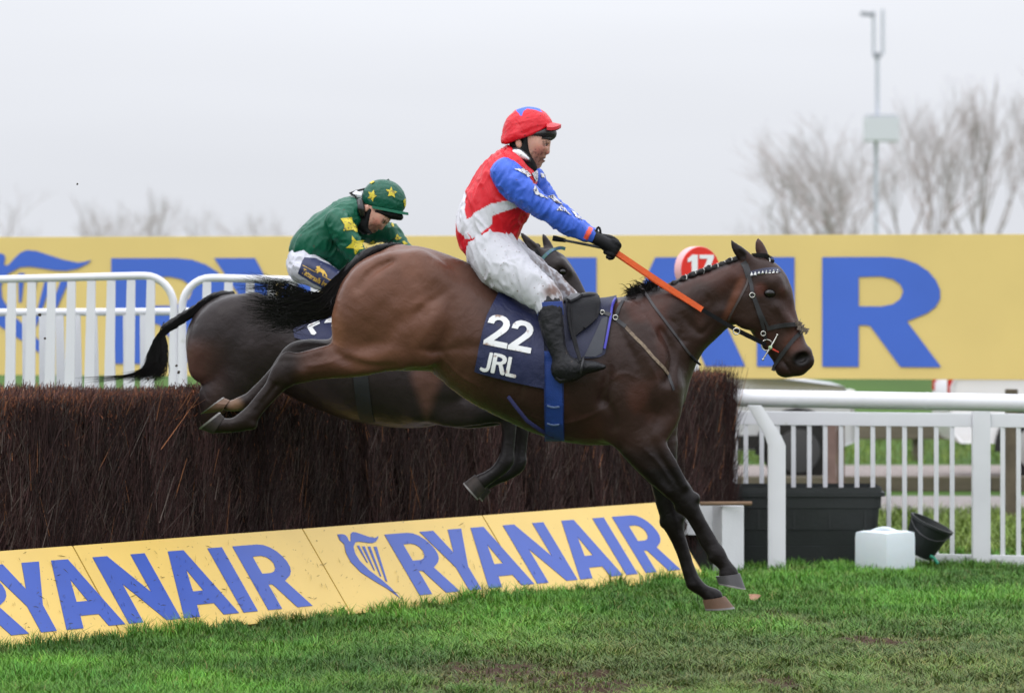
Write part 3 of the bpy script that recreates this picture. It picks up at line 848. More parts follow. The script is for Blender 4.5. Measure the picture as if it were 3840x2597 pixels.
def wing_rails():
    G = 'white tubular wing panels behind the fence'
    d = 29.0
    Z = lambda Y, dd=d: CAMH - (Y - HORY) * dd / FPX
    X3 = lambda X, dd=d: (X - 1920) * dd / FPX
    def panel(Xe, side, X_far, Yend, Yfar, lab, slats, back):
        root = empty('wing_rail', (X3((Xe + X_far) / 2), d, 0), lab, 'railing', G)
        r = .0265; x_end = X3(Xe); rad = .20
        zt = Z(Yend); pts = []
        far = (X3(X_far), d, Z(Yfar))
        pts.append(far); pts.append((x_end + side * rad * 1.25, d, zt)) 
        for i in range(0, 9):
            a = math.pi / 2 * i / 8
            pts.append((x_end + side * rad * (1 - math.sin(a)), d, zt - rad * (1 - math.cos(a)) * 1.05))
        pts.append((x_end, d, zt - .6)); pts.append((x_end - side * .0, d, .0))
        MB().tube(pts, [r] * (len(pts) - 2) + [r * 1.35, r * 1.6], 14).build('frame_tube', white_pl, root, True)
        def slat(xt, zt_, xb, zb, dd, w0, w1, nm):
            t = .018
            rings = [[(x - w, dd - t, z), (x + w, dd - t, z), (x + w, dd + t, z), (x - w, dd + t, z)] for x, z, w in ((xt, zt_, w0), (xb, zb, w1))]
            MB().loft(rings).build(nm, white_pl, root)
        for Xt, Xb in slats:
            yt = Yend + (Yfar - Yend) * (Xe - Xt) / (Xe - X_far)
            slat(X3(Xt), Z(yt + 12), X3(Xb), .0, d, .028, .046, 'slat')
        zr = Z(1168, d + .35)
        far2 = X3(X_far, d + .35)
        MB().tube([(far2, d + .35, zr - .01), (X3(Xe + (8 if side < 0 else 0), d + .35), d + .35, zr)], .0265, 12).build('back_rail', white_pl, root, True)
        for Xt, Xb in back:
            slat(X3(Xt, d + .35), zr - .02, X3(Xb, d + .35), 0, d + .35, .026, .042, 'back_slat')
    st = 74.5
    panel(652, -1, -420, 1034, 1058, 'white wing panel at the left edge of the picture', [(45 + st * i - st * 6, 36 + st * 1.0 * i - st * 6 - 12) for i in range(0, 14)],
          [(98 + 63 * i - 63 * 7, 112 + 63 * i - 63 * 7) for i in range(0, 15)])
    panel(682, 1, 1700, 1042, 1066, 'white wing panel behind the tail of the dark horse', [(776 + 81 * i, 776 + 81 * i - 6) for i in range(0, 11)], [(800 + 68 * i, 806 + 68 * i) for i in range(0, 12)])
wing_rails()

# ------------------------------------------------------------------ frame at the fence end, tub, cans, bucket
def fence_end():
    root = empty('white_end_frame', P(2738, 2146, 28.7), 'low white wooden frame with a board at the right end of the fence', 'frame')
    d = 28.7; x0, _, zt = P(2738, 1893, d)
    MB().box((x0 - .012, d, zt / 2), (.165, .14, zt), rz=math.radians(24), bev=.006).build('post', white_pt, root)
    xl = P(2560, 0, d)[0]
    MB().box(((xl + x0) / 2 - .05, d + .06, zt - .10), (x0 - xl - .06, .035, .205), bev=.004).build('board', white_pt, root)
    MB().box(((xl + x0) / 2 - .05, d + .12, zt * .30), (x0 - xl - .06, .03, .26), bev=.004).build('back_board', mat('black_board', lin(30, 28, 28), .7, .2, 20), root)
    MB().tube([P(2625, 1887, d - .10), P(2820, 1886, d - .12)], .0135, 8).build('stick', timber_m, root)
fence_end()
black_pl = mat('black_plastic', lin(28, 32, 32), .55, .25, 5, .3, 40)
def tub():
    d = 30.5
    root = empty('water_tub', P(3000, 2100, d), 'large black ribbed plastic tub standing against the picket fence', 'tub')
    d = 29.62
    x0, x1 = X_at(2640, d), X_at(3298, d); zt = CAMH - (1838 - HORY) * d / FPX
    cx = (x0 + x1) / 2; w = (x1 - x0) / 2; dep = .30
    rings = []
    for z, k in ((0, .90), (.14, .925), (.142, .905), (.25, .93), (.252, .945), (.40, .965), (.402, .985), (.545, .99), (zt - .03, 1.0), (zt - .028, 1.03), (zt, 1.03)):
        W, Dp = w * k, dep * k; R = []
        for cxs, cys, a0 in ((1, -1, -90), (1, 1, 0), (-1, 1, 90), (-1, -1, 180)):
            for i in range(4):
                a = math.radians(a0 + 30 * i); R.append((cx + cxs * (W - .06) + .06 * math.cos(a), d + cys * (Dp - .06) - 0 + .06 * math.sin(a), z))
        rings.append(R)
    o = MB().loft(rings, cap=False)
    n = len(rings[0]); o.F.append(tuple(range(n)))
    inner = [[(cx + (p[0] - cx) * .95, d + (p[1] - d) * .9, p[2]) for p in rings[-1]], [(cx + (p[0] - cx) * .9, d + (p[1] - d) * .88, .05) for p in rings[0]]]
    i0 = len(o.V); o.loft(inner, cap=False); o.F.append(tuple(range(i0 + n, i0 + 2 * n)))
    top = i0 - n
    o.F += [(top + k, top + (k + 1) % n, i0 + (k + 1) % n, i0 + k) for k in range(n)]
    o.build('shell', black_pl, root, True)
    for i in range(5):
        x = cx - w * .8 + i * w * .4
        MB().box((x, d - dep * .935, .325), (.018, .02, .14)).build('rib', black_pl, root)
def X_at(X, d): return (X - 1920) * d / FPX
tub()
def jerrycan(Xc, w, rz, d, h, lab):
    root = empty('jerrycan', (X_at(Xc, d), d, 0), lab, 'jerrycan')
    m_ = mat('can_plastic', lin(218, 226, 232), .42, .03, 6, .15, 30, trans=.15, dirt=lin(170, 176, 170), dirt_scale=10, dirt_lo=.72, dirt_hi=.82)
    c = (X_at(Xc, d), d, 0)
    MB().box((c[0], c[1], h / 2), (w, w, h), rz=rz, bev=.045).build('body', m_, root, True)
    R = Matrix.Rotation(rz, 4, 'Z')
    pts = [Vector(c) + R @ Vector((0, -w * .4 + w * .8 * i / 6, h - .012 + .026 * math.sin(math.pi * i / 6))) for i in range(7)]
    MB().tube(pts, .014, 8).build('handle', m_, root, True)
    q = Vector(c) + R @ Vector((w * .25, w * .4, 0))
    MB().tube([(q.x, q.y, h - .01), (q.x, q.y, h + .012)], .024, 12).build('cap', m_, root, True)
jerrycan(3319, .30, math.radians(43), 28.85, .275, 'white plastic water can on the grass, one corner towards the camera')
def bucket():
    d = 29.15
    root = empty('bucket', P(3500, 2110, d), 'black bucket tipped on its side behind the white water cans', 'bucket')
    a = np.array(P(3420, 2098, d)); ax = np.array([.40, -.12, .86]); ax /= np.linalg.norm(ax)
    a = np.array(P(3440, 2105, d)); a[2] += .055
    u = np.cross(ax, [0, 1, 0]); u /= np.linalg.norm(u); v = np.cross(ax, u)
    ring = lambda t, r: [tuple(a + ax * t + (u * math.cos(k * .3927) + v * math.sin(k * .3927)) * r) for k in range(16)]
    MB().loft([ring(0, .105), ring(.215, .148), ring(.22, .16), ring(.238, .16), ring(.238, .145), ring(.02, .105)], cap=True).build('pail', black_pl, root, True)
    b = a + ax * .23
    pts = [tuple(b + u * .15 * math.cos(t) + v * .15 * math.sin(t) * .2 - ax * .10 * math.sin(t) - np.array([0, .16, 0]) * math.sin(t)) for t in np.linspace(0, math.pi, 9)]
    MB().tube(pts, .004, 6).build('wire_handle', mat('wire', lin(70, 70, 72), .4, metal=.8), root, True)
    p = P(3488, 2083, d - .2); q = P(3518, 2112, d - .22)
    MB().tube([p, ((p[0] + q[0]) / 2, p[1], (p[2] + q[2]) / 2 + .012), q], .011, 8).build('green_grip', mat('green_plastic', lin(20, 120, 92), .45), root, True)
bucket()
def marker():
    d = 30.6
    cx, _, cz = P(2606, 1010, d)
    root = empty('fence_marker', (cx, d, 0), 'round red marker disc with white number 17 behind the horse\'s neck', 'sign')
    R = .165; red = mat('marker_red', lin(222, 38, 24), .4, .04, 6)
    rz = math.radians(-30)      # the disc faces a little to the right
    R4 = Matrix.Translation((cx, d, cz)) @ Matrix.Rotation(rz * -1, 4, 'Z')
    ring = lambda y, r, zs=1.0: [R4 @ Vector((r * math.cos(k * .19635), y, r * zs * math.sin(k * .19635))) for k in range(32)]
    MB().loft([ring(-.07, R * .97), ring(-.068, R), ring(.015, R), ring(.02, R * .96)]).build('drum', mat('marker_side', lin(224, 168, 170), .45, .06, 6), root, True)  # pink of the side is a red reflection put into its colour
    MB().loft([ring(-.076, R * .97), ring(-.0705, R * .985)]).build('face', red, root, True)
    to3 = lambda u, v: np.array(R4 @ Vector((-.115 + u * .20, -.077, -.035 + v * .14)))
    nr = np.array((R4.to_3x3() @ Vector((0, -1, 0)))[:])
    for ch, u0 in (('1', .02), ('7', .52)):
        V, F = slab([[(u0 + x, y) for x, y in lp] for lp in GLYPH[ch][1]], to3, nr, .003)
        mesh_obj('numeral', V, F, mat('white_vinyl', (.82, .82, .82), .5), root)
    MB().tube([(cx, d, 0), (cx, d, cz - R + .01)], .03, 10).build('pole', white_pl, root, True)
marker()

# ------------------------------------------------------------------ beyond: timber rails, posts, vehicles
old_wood = mat('weathered_wood', lin(104, 96, 82), .9, .25, 5, .5, 40, stretch=(.3, 1, 3))
def timbers():
    for y, z0, z1, lab in ((47.2, .12, .42, 'weathered timber knee rail on the far side of the gravel road'), (40.2, .0, .14, 'dark timber edging beam between the two gravel strips')):
        root = empty('timber_rail', (3, y, 0), lab, 'rail')
        for i in range(-4, 6):
            MB().box((i * 3.0, y, (z0 + z1) / 2 if z0 == 0 else z1 - .09), (2.985, .14, .18 if z0 else .14), bev=.015).build('beam', old_wood, root)
            if z0: MB().box((i * 3.0 - 1.5, y + .10, .2), (.12, .1, .4), bev=.01).build('stub_post', old_wood, root)
    for X, Yb, Yt, w, d, lab in ((3118, 1840, 1560, .085, 39.4, 'left one of two brown wooden posts behind the pickets'), (3152, 1840, 1570, .07, 39.9, 'right one of the pair of brown wooden posts'),
                              (3793, 1955, 1458, .098, 34.9, 'thick dark mossy wooden post at the right edge')):
        x = X_at(X, d); zt = CAMH - (Yt - HORY) * d / FPX
        o = MB().box((x, d, zt / 2), (w, w, zt), bev=.01).build('wooden_post', mat('mossy_post', lin(92, 82, 68), .9, .3, 9, .4, 40) if d < 36 else mat('brown_post', lin(112, 92, 84), .9, .25, 9))
        tag(o, lab, 'post', 'wooden posts beyond the picket fence')
timbers()
def vehicle(name, lab, cat, x_front, d, L, W, Hh, hood, paint, facing, pickup=False):
    """a car seen from the side: facing +1 noses to the right"""
    root = empty(name, (x_front - facing * L / 2, d, 0), lab, cat)
    f = facing; X = lambda t: x_front - f * t
    prof = [(0.0, .42), (.0, .72), (.10, hood - .10), (.9, hood), (1.35, hood + .04), (2.0, Hh - .06), (2.4, Hh), (L - .9, Hh - .02), (L - .25, hood + .05), (L - .05, hood - .12), (L, .50), (L - .1, .36), (.2, .34)]
    if pickup: prof = [(0.0, .42), (.0, .8), (.12, hood - .08), (.95, hood), (1.25, hood + .03), (1.8, Hh - .05), (2.2, Hh), (3.0, Hh - .03), (3.25, hood + .1), (3.3, hood), (L - .05, hood), (L, hood - .1), (L, .5), (L - .1, .38), (.2, .36)]
    rings = []
    for yy, k in ((-W / 2, .93), (-W / 2 - .03, .97), (W / 2 + .03, .97), (W / 2, .93)):
        rings.append([(X(L / 2 + (t - L / 2) * (.985 if abs(yy) == W / 2 else 1)), d + yy * (1 if z < hood + .02 else .86), z) for t, z in prof])
    MB().loft(rings).build('body', paint, root, True)
    glass = mat('car_glass', lin(34, 40, 46), .08, spec=.8)
    side = [(1.42, hood + .08), (2.02, Hh - .14), (2.38, Hh - .10), (min(L - 1.0, 3.0 if pickup else L), Hh - .11), (min(L - .5, 3.15 if pickup else L), hood + .09)]
    V = [(X(t), d - (W / 2 + .035) * .95 if False else d - W / 2 * .90 - .035, z) for t, z in side]
    V2 = [(x, y + .02, z) for x, y, z in V]
    MB().loft([V, V2]).build('side_window', glass, root)
    for t in ((.55 if not pickup else .85), L - .85):
        c = (X(t), d - W / 2 + .06, .335)
        wh = MB().loft([[(c[0] + r * math.cos(k * .2618), c[1] + y, c[2] + r * math.sin(k * .2618)) for k in range(24)] for r, y in ((.30, -.10), (.335, -.08), (.335, .10))]).build('wheel', mat('tyre', lin(26, 26, 27), .8), root, True)
        MB().loft([[(c[0] + r * math.cos(k * .2618), c[1] + y, c[2] + r * math.sin(k * .2618)) for k in range(24)] for r, y in ((.12, -.118), (.21, -.112), (.215, -.10))]).build('rim', mat('alloy', (.6, .6, .62), .3, metal=.8) if pickup else mat('dark_alloy', (.10, .10, .11), .4, metal=.6), wh, True)
        arch = MB(); pts = [(c[0] + .385 * math.cos(a), d - W / 2 - .02, c[2] + .385 * math.sin(a)) for a in np.linspace(-.1, math.pi + .1, 13)]
        arch.tube(pts, .035, 6).build('wheel_arch', mat('trim_black', lin(28, 28, 30), .6), root)
    MB().box((X(L / 2), d - W / 2 - .02, .42), (L - 1.6, .04, .13)).build('sill_trim', mat('trim_black'), root)
    hx = X(.03)
    for yy in (-.62, .62):
        MB().box((hx, d + yy * W / 1.75, hood - .2), (.08, .36, .13), bev=.02).build('headlight', mat('headlamp', (.85, .85, .82), .1, coat=1), root)
    tx = X(L - .02)
    for yy in (-.74, .74):
        MB().box((tx, d + yy * W / 1.75, hood - .07), (.07, .14, .22), bev=.02).build('tail_light', mat('tail_red', lin(190, 22, 24), .2), root)
    return root
vehicle('parked_car', 'silver car parked behind the end of the birch fence', 'car', X_at(3178, 42.2), 42.2, 4.6, 1.78, 1.66, 1.06, mat('silver_paint', (.56, .58, .62), .3, coat=.5), 1)
vehicle('pickup_truck', 'white pickup truck with red tail light at the right edge', 'pickup', X_at(3530, 43.0) + 5.0, 43.0, 5.0, 1.8, 1.75, 1.04, mat('white_paint_car', (.78, .78, .8), .3, coat=.5), 1, True)

# ------------------------------------------------------------------ bare trees and the mast
bark = mat('bark_grey', lin(160, 150, 147), .9, .2, 3)  # bark paled: distance haze is put into the colour
def bare_tree(x, y, h, seed, lab, spread=.42, trunks=1, grp='bare winter trees behind the banner', tw=1.0, base=.28):
    r = random.Random(seed)
    root = empty('bare_tree', (x, y, 0), lab, 'tree', grp)
    trunk, crown = MB(), MB()
    def grow(p, d, ln, rad, lev, mb):
        n = 3; pts = [p]; q = p
        for i in range(n):
            d = (d + Vector((r.gauss(0, .10), r.gauss(0, .10), .05 + r.gauss(0, .06)))).normalized()
            q = q + d * (ln / n); pts.append(q)
        mb.tube([tuple(v) for v in pts], [rad * (1 - .4 * i / n) for i in range(n + 1)], 5 if lev < 2 else 3, cap=False)
        if lev >= 5: return
        nb = r.choice((2, 3, 3)) if lev < 4 else r.choice((3, 4, 5))
        for k in range(nb):
            t = r.uniform(.45, 1.0); b = pts[0] + (pts[-1] - pts[0]) * t
            a = r.uniform(0, 6.28); sp = spread * r.uniform(.6, 1.4)
            nd = (d + Vector((math.cos(a) * sp, math.sin(a) * sp, (r.uniform(-.02, .3) if spread < .44 else r.uniform(-.2, .22))))).normalized()
            grow(pts[-1] if k == 0 else b, nd, ln * r.uniform(.62, .86), rad * (.55 if k else .62), lev + 1, crown)
    for k in range(trunks):
        a = r.uniform(0, 6.28); o = .25 * (trunks > 1)
        grow(Vector((x + o * math.cos(a) * 2, y + o * math.sin(a), 0)), Vector((math.cos(a) * .22 * (trunks > 1), 0, 1)).normalized(), h * base, .013 * h * tw, 0, trunk)
    trunk.build('trunk', bark, root); crown.build('crown', bark, root)
def at_tree(X, Ytop, d): return X_at(X, d), d, CAMH + (HORY - Ytop) * d / FPX
for X, Yt, d, sd, lab, spd, tk, tw in ((3290, 470, 150, 11, 'broad bare tree directly behind the tall mast', .62, 3, .8), (3060, 560, 158, 12, 'leaning bare tree left of the mast', .68, 2, .7),
        (3430, 400, 165, 13, 'bare tree just right of the mast', .48, 2, .8), (3600, 380, 160, 14, 'tallest bare tree near the right edge', .34, 3, .8), (3770, 420, 168, 15, 'bare tree cut by the right edge of the picture', .40, 2, .8),
        (2960, 800, 175, 16, 'low bare sapling above the banner right of the riders', .7, 2, .5), (3160, 640, 170, 18, 'thin bare tree between the mast and its left neighbour', .45, 2, .6),
        (20, 770, 260, 21, 'faint bare tree at the left edge', .5, 2, .7), (330, 770, 270, 22, 'faint leaning bare tree left of the wing panels', .5, 2, .7), (395, 745, 265, 23, 'larger faint bare tree above the first letter', .5, 2, .8),
        (560, 740, 275, 24, 'tallest faint bare tree on the left', .45, 2, .9), (700, 790, 280, 25, 'small faint bare tree left of the green rider', .5, 1, .7), (1000, 800, 300, 26, 'round faint bare tree just left of the green rider', .6, 3, .7)):
    x, y, h = at_tree(X, Yt, d)
    bare_tree(x, y, h * 1.28, sd, lab, spd, tk, tw=tw)
def mast():
    d = 140.0
    root = empty('mast', (X_at(3290, d), d, 0), 'tall grey mast with a box platform and a camera arm on top', 'mast')
    zz = lambda Y: CAMH + (HORY - Y) * d / FPX
    x = X_at(3285, d); steel = mat('mast_steel', lin(186, 190, 200), .5, metal=.3)
    MB().tube([(x, d, 0), (x, d, zz(440))], .065, 10).build('lower_pole', steel, root)
    MB().tube([(x + .04, d, zz(440)), (x + .04, d, zz(205))], .06, 10).build('upper_pole', steel, root)
    MB().box((x + .04, d, zz(208)), (.24, .2, .16)).build('collar', mat('mast_dark', lin(140, 142, 152), .6), root)
    MB().tube([(x - .08, d, zz(205)), (x - .08, d, zz(42))], .05, 8).build('twin_tube', steel, root)
    MB().tube([(x + .22, d, zz(205)), (x + .22, d, zz(36))], .05, 8).build('twin_tube', steel, root)
    MB().box((x - .28, d, zz(54)), (.46, .2, .12), ry=.08).build('camera_head', mat('mast_dark'), root)
    MB().box((X_at(3302, d), d - .3, zz(486)), (1.12, .8, .80), bev=.03).build('platform_box', mat('platform', lin(206, 208, 213), .6), root)
    MB().box((X_at(3302, d), d - .3, zz(436)), (1.0, .7, .05)).build('platform_lid', steel, root)
mast()
# ================================================================== HORSES
def disc(X, Y, rpx, lat, yo, d):
    """medial disc: photo pixel centre, radius in photo pixels, sideways half width (m), sideways offset (m)"""
    x, _, z = P(X, Y, d + yo)
    return (x, d + yo, z, rpx * (d + yo) / FPX, lat)
def pair(a, b, lat, yo, d):
    r = math.hypot(a[0] - b[0], a[1] - b[1]) / 2
    return disc((a[0] + b[0]) / 2, (a[1] + b[1]) / 2, r, lat if lat > 0 else -lat * r * (d + yo) / FPX, yo, d)
def smoothstep(a, b, x):
    t = np.clip((x - a) / (b - a), 0, 1); return t * t * (3 - 2 * t)
coat_m = mat('horse_coat', attr=True, rough=.37, var=.16, vscale=6, bump=.10, bscale=260, spec=.20, wrinkle=.15, wscale=20)
hoof_m = mat('hoof_horn', lin(58, 50, 46), .6, .25, 20, .3, 60, two=lin(38, 34, 33), spec=.25)
hoof_dk = mat('hoof_dark', lin(62, 60, 62), .45, .2, 20, .2, 60)
hoof_lt = mat('hoof_muddy', lin(104, 78, 60), .7, .3, 18, .4, 50, two=lin(96, 70, 54))
shoe_m = mat('shoe_metal', (.16, .15, .14), .55, .3, 30, spec=.6)
eye_m = mat('eye_dark', lin(16, 12, 11), .12, spec=.5)
leather = mat('black_leather', lin(17, 17, 20), .5, .2, 18, .25, 70, spec=.16)
steel_m = mat('bright_steel', (.62, .60, .56), .25, metal=1.0)
hair_m = mat('black_hair', lin(17, 15, 16), .5, .3, 9, spec=.22)

def hoof(parent, cf, cb, toe, heel, lat0, lat1, yo, d, m):
    """coronet front/back -> ground toe/heel, all photo pixels"""
    q = lambda p: np.array(P(p[0], p[1], d + yo))
    cf, cb, toe, heel = q(cf), q(cb), q(toe), q(heel)
    Y = np.array([0, 1.0, 0]); n = 20
    def ring(f, b, lat, k=1.0):
        c = (f + b) / 2; h = (f - b) / 2
        return [tuple(c + h * math.cos(a) * k + Y * lat * math.sin(a) * k * (1 - .15 * (math.cos(a) < -.5))) for a in np.linspace(0, 2 * math.pi, n, endpoint=False)]
    mid = lambda t: ring(cf + (toe - cf) * t, cb + (heel - cb) * t, lat0 + (lat1 - lat0) * t)
    o = MB().loft([ring(cf, cb, lat0, .86), mid(.0), mid(.12), mid(.5), mid(.93)]).build('hoof', m, parent, True)
    ax = ((toe + heel) / 2 - (cf + cb) / 2); ax /= np.linalg.norm(ax)
    up = lambda R_, k: [tuple(np.array(p) - ax * k) for p in R_]
    r1 = ring(toe, heel, lat1, 1.0); r3 = ring(toe, heel, lat1, .80)
    MB().loft([up(ring(toe, heel, lat1, .97), .010), up(r1, .006), r1, r3, up(r3, .010)], cap=False).build('horseshoe', shoe_m, o, True)
    return o

def strands(name, guides, m, parent, seg=9):
    """guides: list of (points, width) -> one mesh of thin tapering hair ribbons"""
    V = []; F = []
    for pts, w in guides:
        c = catmull(pts, max(2, seg // (len(pts) - 1)))
        n = len(c); i0 = len(V)
        for i, p in enumerate(c):
            t = np.array(c[min(i + 1, n - 1)]) - np.array(c[max(i - 1, 0)]); t /= np.linalg.norm(t) + 1e-9
            s_ = np.cross(t, [0, 1.0, 0.12]); s_ /= np.linalg.norm(s_) + 1e-9
            f = i / (n - 1); ww = w * (1 - f) ** .9 * (.6 + .4 * min(1, f * 6)) + .0002
            V += [np.array(p) - s_ * ww, np.array(p) + s_ * ww + np.array([0, .35 * ww, 0])]
        F += [(i0 + 2 * i, i0 + 2 * i + 1, i0 + 2 * i + 3, i0 + 2 * i + 2) for i in range(n - 1)]
    return mesh_obj(name, V, F, m, parent, True)

def relief(V, N, d, paths):
    """veins (amp > 0) and skin creases (amp < 0) on the near side; paths in photo pixels"""
    X, Y = to_px(V); A = np.zeros(len(V)); near = (V[:, 1] < d) * np.clip(-N[:, 1] * 2.5, 0, 1)
    for amp, sig, pts in paths:
        c = np.array(catmull([np.array(p, float) for p in pts], 6)); dm = np.full(len(V), 1e9); tt = np.zeros(len(V))
        for i in range(len(c) - 1):
            e = c[i + 1] - c[i]; t = np.clip(((X - c[i][0]) * e[0] + (Y - c[i][1]) * e[1]) / (e @ e), 0, 1)
            q = np.hypot(X - c[i][0] - e[0] * t, Y - c[i][1] - e[1] * t); m = q < dm; dm[m] = q[m]; tt[m] = (i + t[m]) / (len(c) - 1)
        A += amp * np.exp(-(dm / sig) ** 2) * np.sin(np.clip(tt, .03, .97) * np.pi) ** .5
    return V + N * (A * near)[:, None]

H1 = 20.5
def horse_one():
    d = H1
    root = empty('horse', P(1900, 2574, d), 'brown racehorse with number 22 stretched out in mid-air before the fence', 'horse')
    s_ = SDF((P(720, 0, d)[0], d - .42, P(0, 2330, d)[2]), (P(3080, 0, d)[0], d + .42, P(0, 870, d)[2]), .0078)
    D = lambda X, Y, r, lat, yo=0: disc(X, Y, r, lat, yo, d)
    # trunk
    s_.etube([D(1478, 1165, 226, .268), D(1590, 1172, 218, .275), D(1700, 1200, 204, .262), D(1850, 1300, 222, .285), D(2005, 1366, 236, .300), D(2150, 1395, 262, .285),
              D(2290, 1398, 268, .240), D(2380, 1420, 205, .215), D(2425, 1440, 135, .18)], .05, 1)
    s_.etube([D(1500, 955, 26, .07), D(1600, 972, 24, .06), D(1720, 1022, 24, .06), D(1850, 1098, 26, .07)], .10)      # spine ridge
    # haunch muscles
    for yo in (-.15, .15):
        s_.etube([D(1560, 1010, 75, .085, yo), D(1430, 1080, 115, .10, yo * 1.05), D(1350, 1180, 100, .10, yo), D(1330, 1260, 85, .085, yo * .9)], .06)
        s_.etube([D(1610, 1060, 80, .08, yo * 1.1), D(1560, 1200, 130, .105, yo * 1.05), D(1500, 1300, 85, .09, yo * 1.1)], .05)
        s_.etube([D(1640, 1200, 62, .05, yo * 1.3), D(1590, 1310, 60, .06, yo * 1.2)], .05)       # stifle fold
        # ribs and shoulder
        s_.etube([D(2350, 1180, 55, .05, yo * .9), D(2410, 1320, 95, .08, yo * 1.05), D(2440, 1440, 100, .085, yo * .98)], .07)
        s_.etube([D(2250, 1380, 90, .07, yo * 1.1), D(2330, 1500, 95, .09, yo * 1.0), D(2330, 1590, 80, .08, yo * .9)], .06)
        s_.etube([D(2490, 1470, 62, .07, yo * .75), D(2500, 1540, 55, .06, yo * .8), D(2470, 1610, 50, .06, yo * .9)], .05)  # breast
    # neck
    N_ = [((2322, 1120), (2545, 1440), .155), ((2440, 1092), (2598, 1352), .125), ((2556, 1046), (2650, 1290), .105), ((2650, 1010), (2700, 1238), .09), ((2745, 976), (2738, 1212), .08)]
    s_.etube([pair(a, b, l, 0, d) for a, b, l in N_], .06)
    for yo in (-.055, .055):
        s_.etube([D(2500, 1170, 70, .06, yo), D(2620, 1110, 52, .05, yo), D(2740, 1035, 34, .04, yo)], .05)
        s_.etube([D(2520, 1330, 48, .05, yo * 1.1), D(2620, 1245, 36, .045, yo * .9), D(2700, 1165, 28, .04, yo * 1.0)], .035)
    # head
    s_.etube([D(2795, 1010, 52, .07), D(2850, 1050, 86, .085), D(2868, 1105, 104, .082), D(2890, 1180, 96, .072), D(2925, 1250, 84, .064), D(2950, 1300, 74, .058), D(2970, 1340, 66, .056)], .035)
    for yo in (-.045, .045):
        s_.etube([D(2800, 1130, 76, .048, yo), D(2812, 1165, 72, .042, yo)], .03)                       # cheek
        s_.etube([D(2905, 1055, 30, .035, yo * 1.35), D(2925, 1085, 24, .03, yo * 1.3)], .03)               # brow over the eye
        s_.etube([D(2915, 1150, 16, .018, yo * 1.35), D(2960, 1215, 14, .016, yo * 1.2)], .03)            # facial crest
        s_.etube([D(3006, 1336, 44, .034, yo * .75), D(3016, 1352, 38, .03, yo * .7)], .03)             # nostril flare
    s_.etube([D(2952, 1372, 38, .05), D(2995, 1378, 32, .045)], .025)                                   # lips and chin
    s_.etube([D(2940, 1378, 34, .042)], .02)
    for yo in (-.052, .052):
        s_.ell(P(3008, 1342, d + yo * 1.20), (.034, .022, .024), math.radians(30), .010, op='s')
        s_.ell(P(2886, 1098, d + yo * 1.95), (.031, .022, .023), math.radians(-20), .012, op='s')
    for yo in (-1, 1):
        s_.etube([D(2937, 1352, 4, .016, yo * .058), D(2955, 1376, 4, .014, yo * .054), D(2962, 1392, 4, .012, yo * .048)], .008, op='s')    # mouth line
    # ears
    s_.etube([D(2741, 899, 3, .006, -.05), D(2752, 918, 12, .017, -.052), D(2768, 938, 19, .024, -.052), D(2790, 960, 24, .026, -.048), D(2820, 990, 26, .03, -.04)], .012)
    s_.etube([D(2842, 893, 3, .006, .052), D(2846, 912, 13, .017, .052), D(2853, 936, 20, .022, .05), D(2862, 962, 22, .026, .046), D(2868, 995, 24, .03, .04)], .012)
    s_.etube([D(2750, 912, 4, .008, -.075), D(2764, 934, 8, .012, -.078), D(2784, 960, 9, .012, -.074)], .012, op='s')
    # fore legs (near, far)
    NF = [((1330, 110), (1010, 235), .085), ((1365, 290), (1110, 335), .075), ((1440, 400), (1205, 425), .062), ((1502, 500), (1312, 535), .05), ((1566, 590), (1405, 622), .046), ((1606, 672), (1462, 692), .045),
          ((1628, 738), (1512, 738), .037), ((1660, 800), (1560, 830), .029), ((1705, 872), (1602, 912), .027), ((1742, 932), (1640, 978), .029), ((1778, 980), (1668, 1030), .036), ((1800, 1036), (1716, 1076), .03),
          ((1835, 1085), (1745, 1112), .031), ((1868, 1130), (1738, 1148), .040)]
    s_.etube([pair(C7(*a), C7(*b), l, -.125, d) for a, b, l in NF], .03, 2, sub=4)
    FF = [((1440, 150), (1200, 330), .08), ((1455, 330), (1262, 420), .07), ((1462, 460), (1285, 520), .058), ((1470, 580), (1310, 610), .05), ((1490, 700), (1335, 705), .045), ((1508, 790), (1362, 785), .046), ((1516, 868), (1402, 868), .038),
          ((1542, 970), (1450, 962), .029), ((1572, 1070), (1484, 1068), .028), ((1606, 1150), (1512, 1172), .032), ((1632, 1180), (1536, 1222), .036), ((1672, 1222), (1592, 1258), .03), ((1725, 1255), (1628, 1282), .032), ((1765, 1280), (1640, 1300), .04)]
    s_.etube([pair(C7(*a), C7(*b), l, .125, d) for a, b, l in FF], .03, 3, sub=4)
    # hind legs
    NH = [((1330, 800), (1420, 1000), .11), ((1180, 850), (1270, 1040), .10), ((1040, 855), (1120, 1064), .085), ((920, 862), (985, 1074), .068), ((800, 893), (845, 1092), .055), ((705, 918), (735, 1112), .047), ((640, 938), (678, 1128), .045),
          ((588, 1005), (640, 1150), .04), ((540, 1085), (598, 1195), .031), ((476, 1165), (535, 1262), .028), ((415, 1240), (480, 1330), .029), ((348, 1302), (424, 1404), .036), ((296, 1338), (318, 1430), .03), ((230, 1338), (240, 1434), .031), ((190, 1350), (195, 1440), .035)]
    s_.etube([pair(C4(*a), C4(*b), l, -.135, d) for a, b, l in NH], .035, 4, sub=4)
    FH = [((1200, 820), (1290, 960), .09), ((930, 826), (965, 985), .07), ((770, 824), (800, 985), .052), ((690, 850), (722, 1005), .047), ((632, 905), (690, 1040), .043), ((556, 1005), (620, 1092), .032), ((470, 1100), (528, 1180), .028), ((396, 1172), (448, 1252), .03),
          ((345, 1198), (388, 1282), .035), ((290, 1222), (306, 1296), .03), ((262, 1232), (262, 1292), .032)]
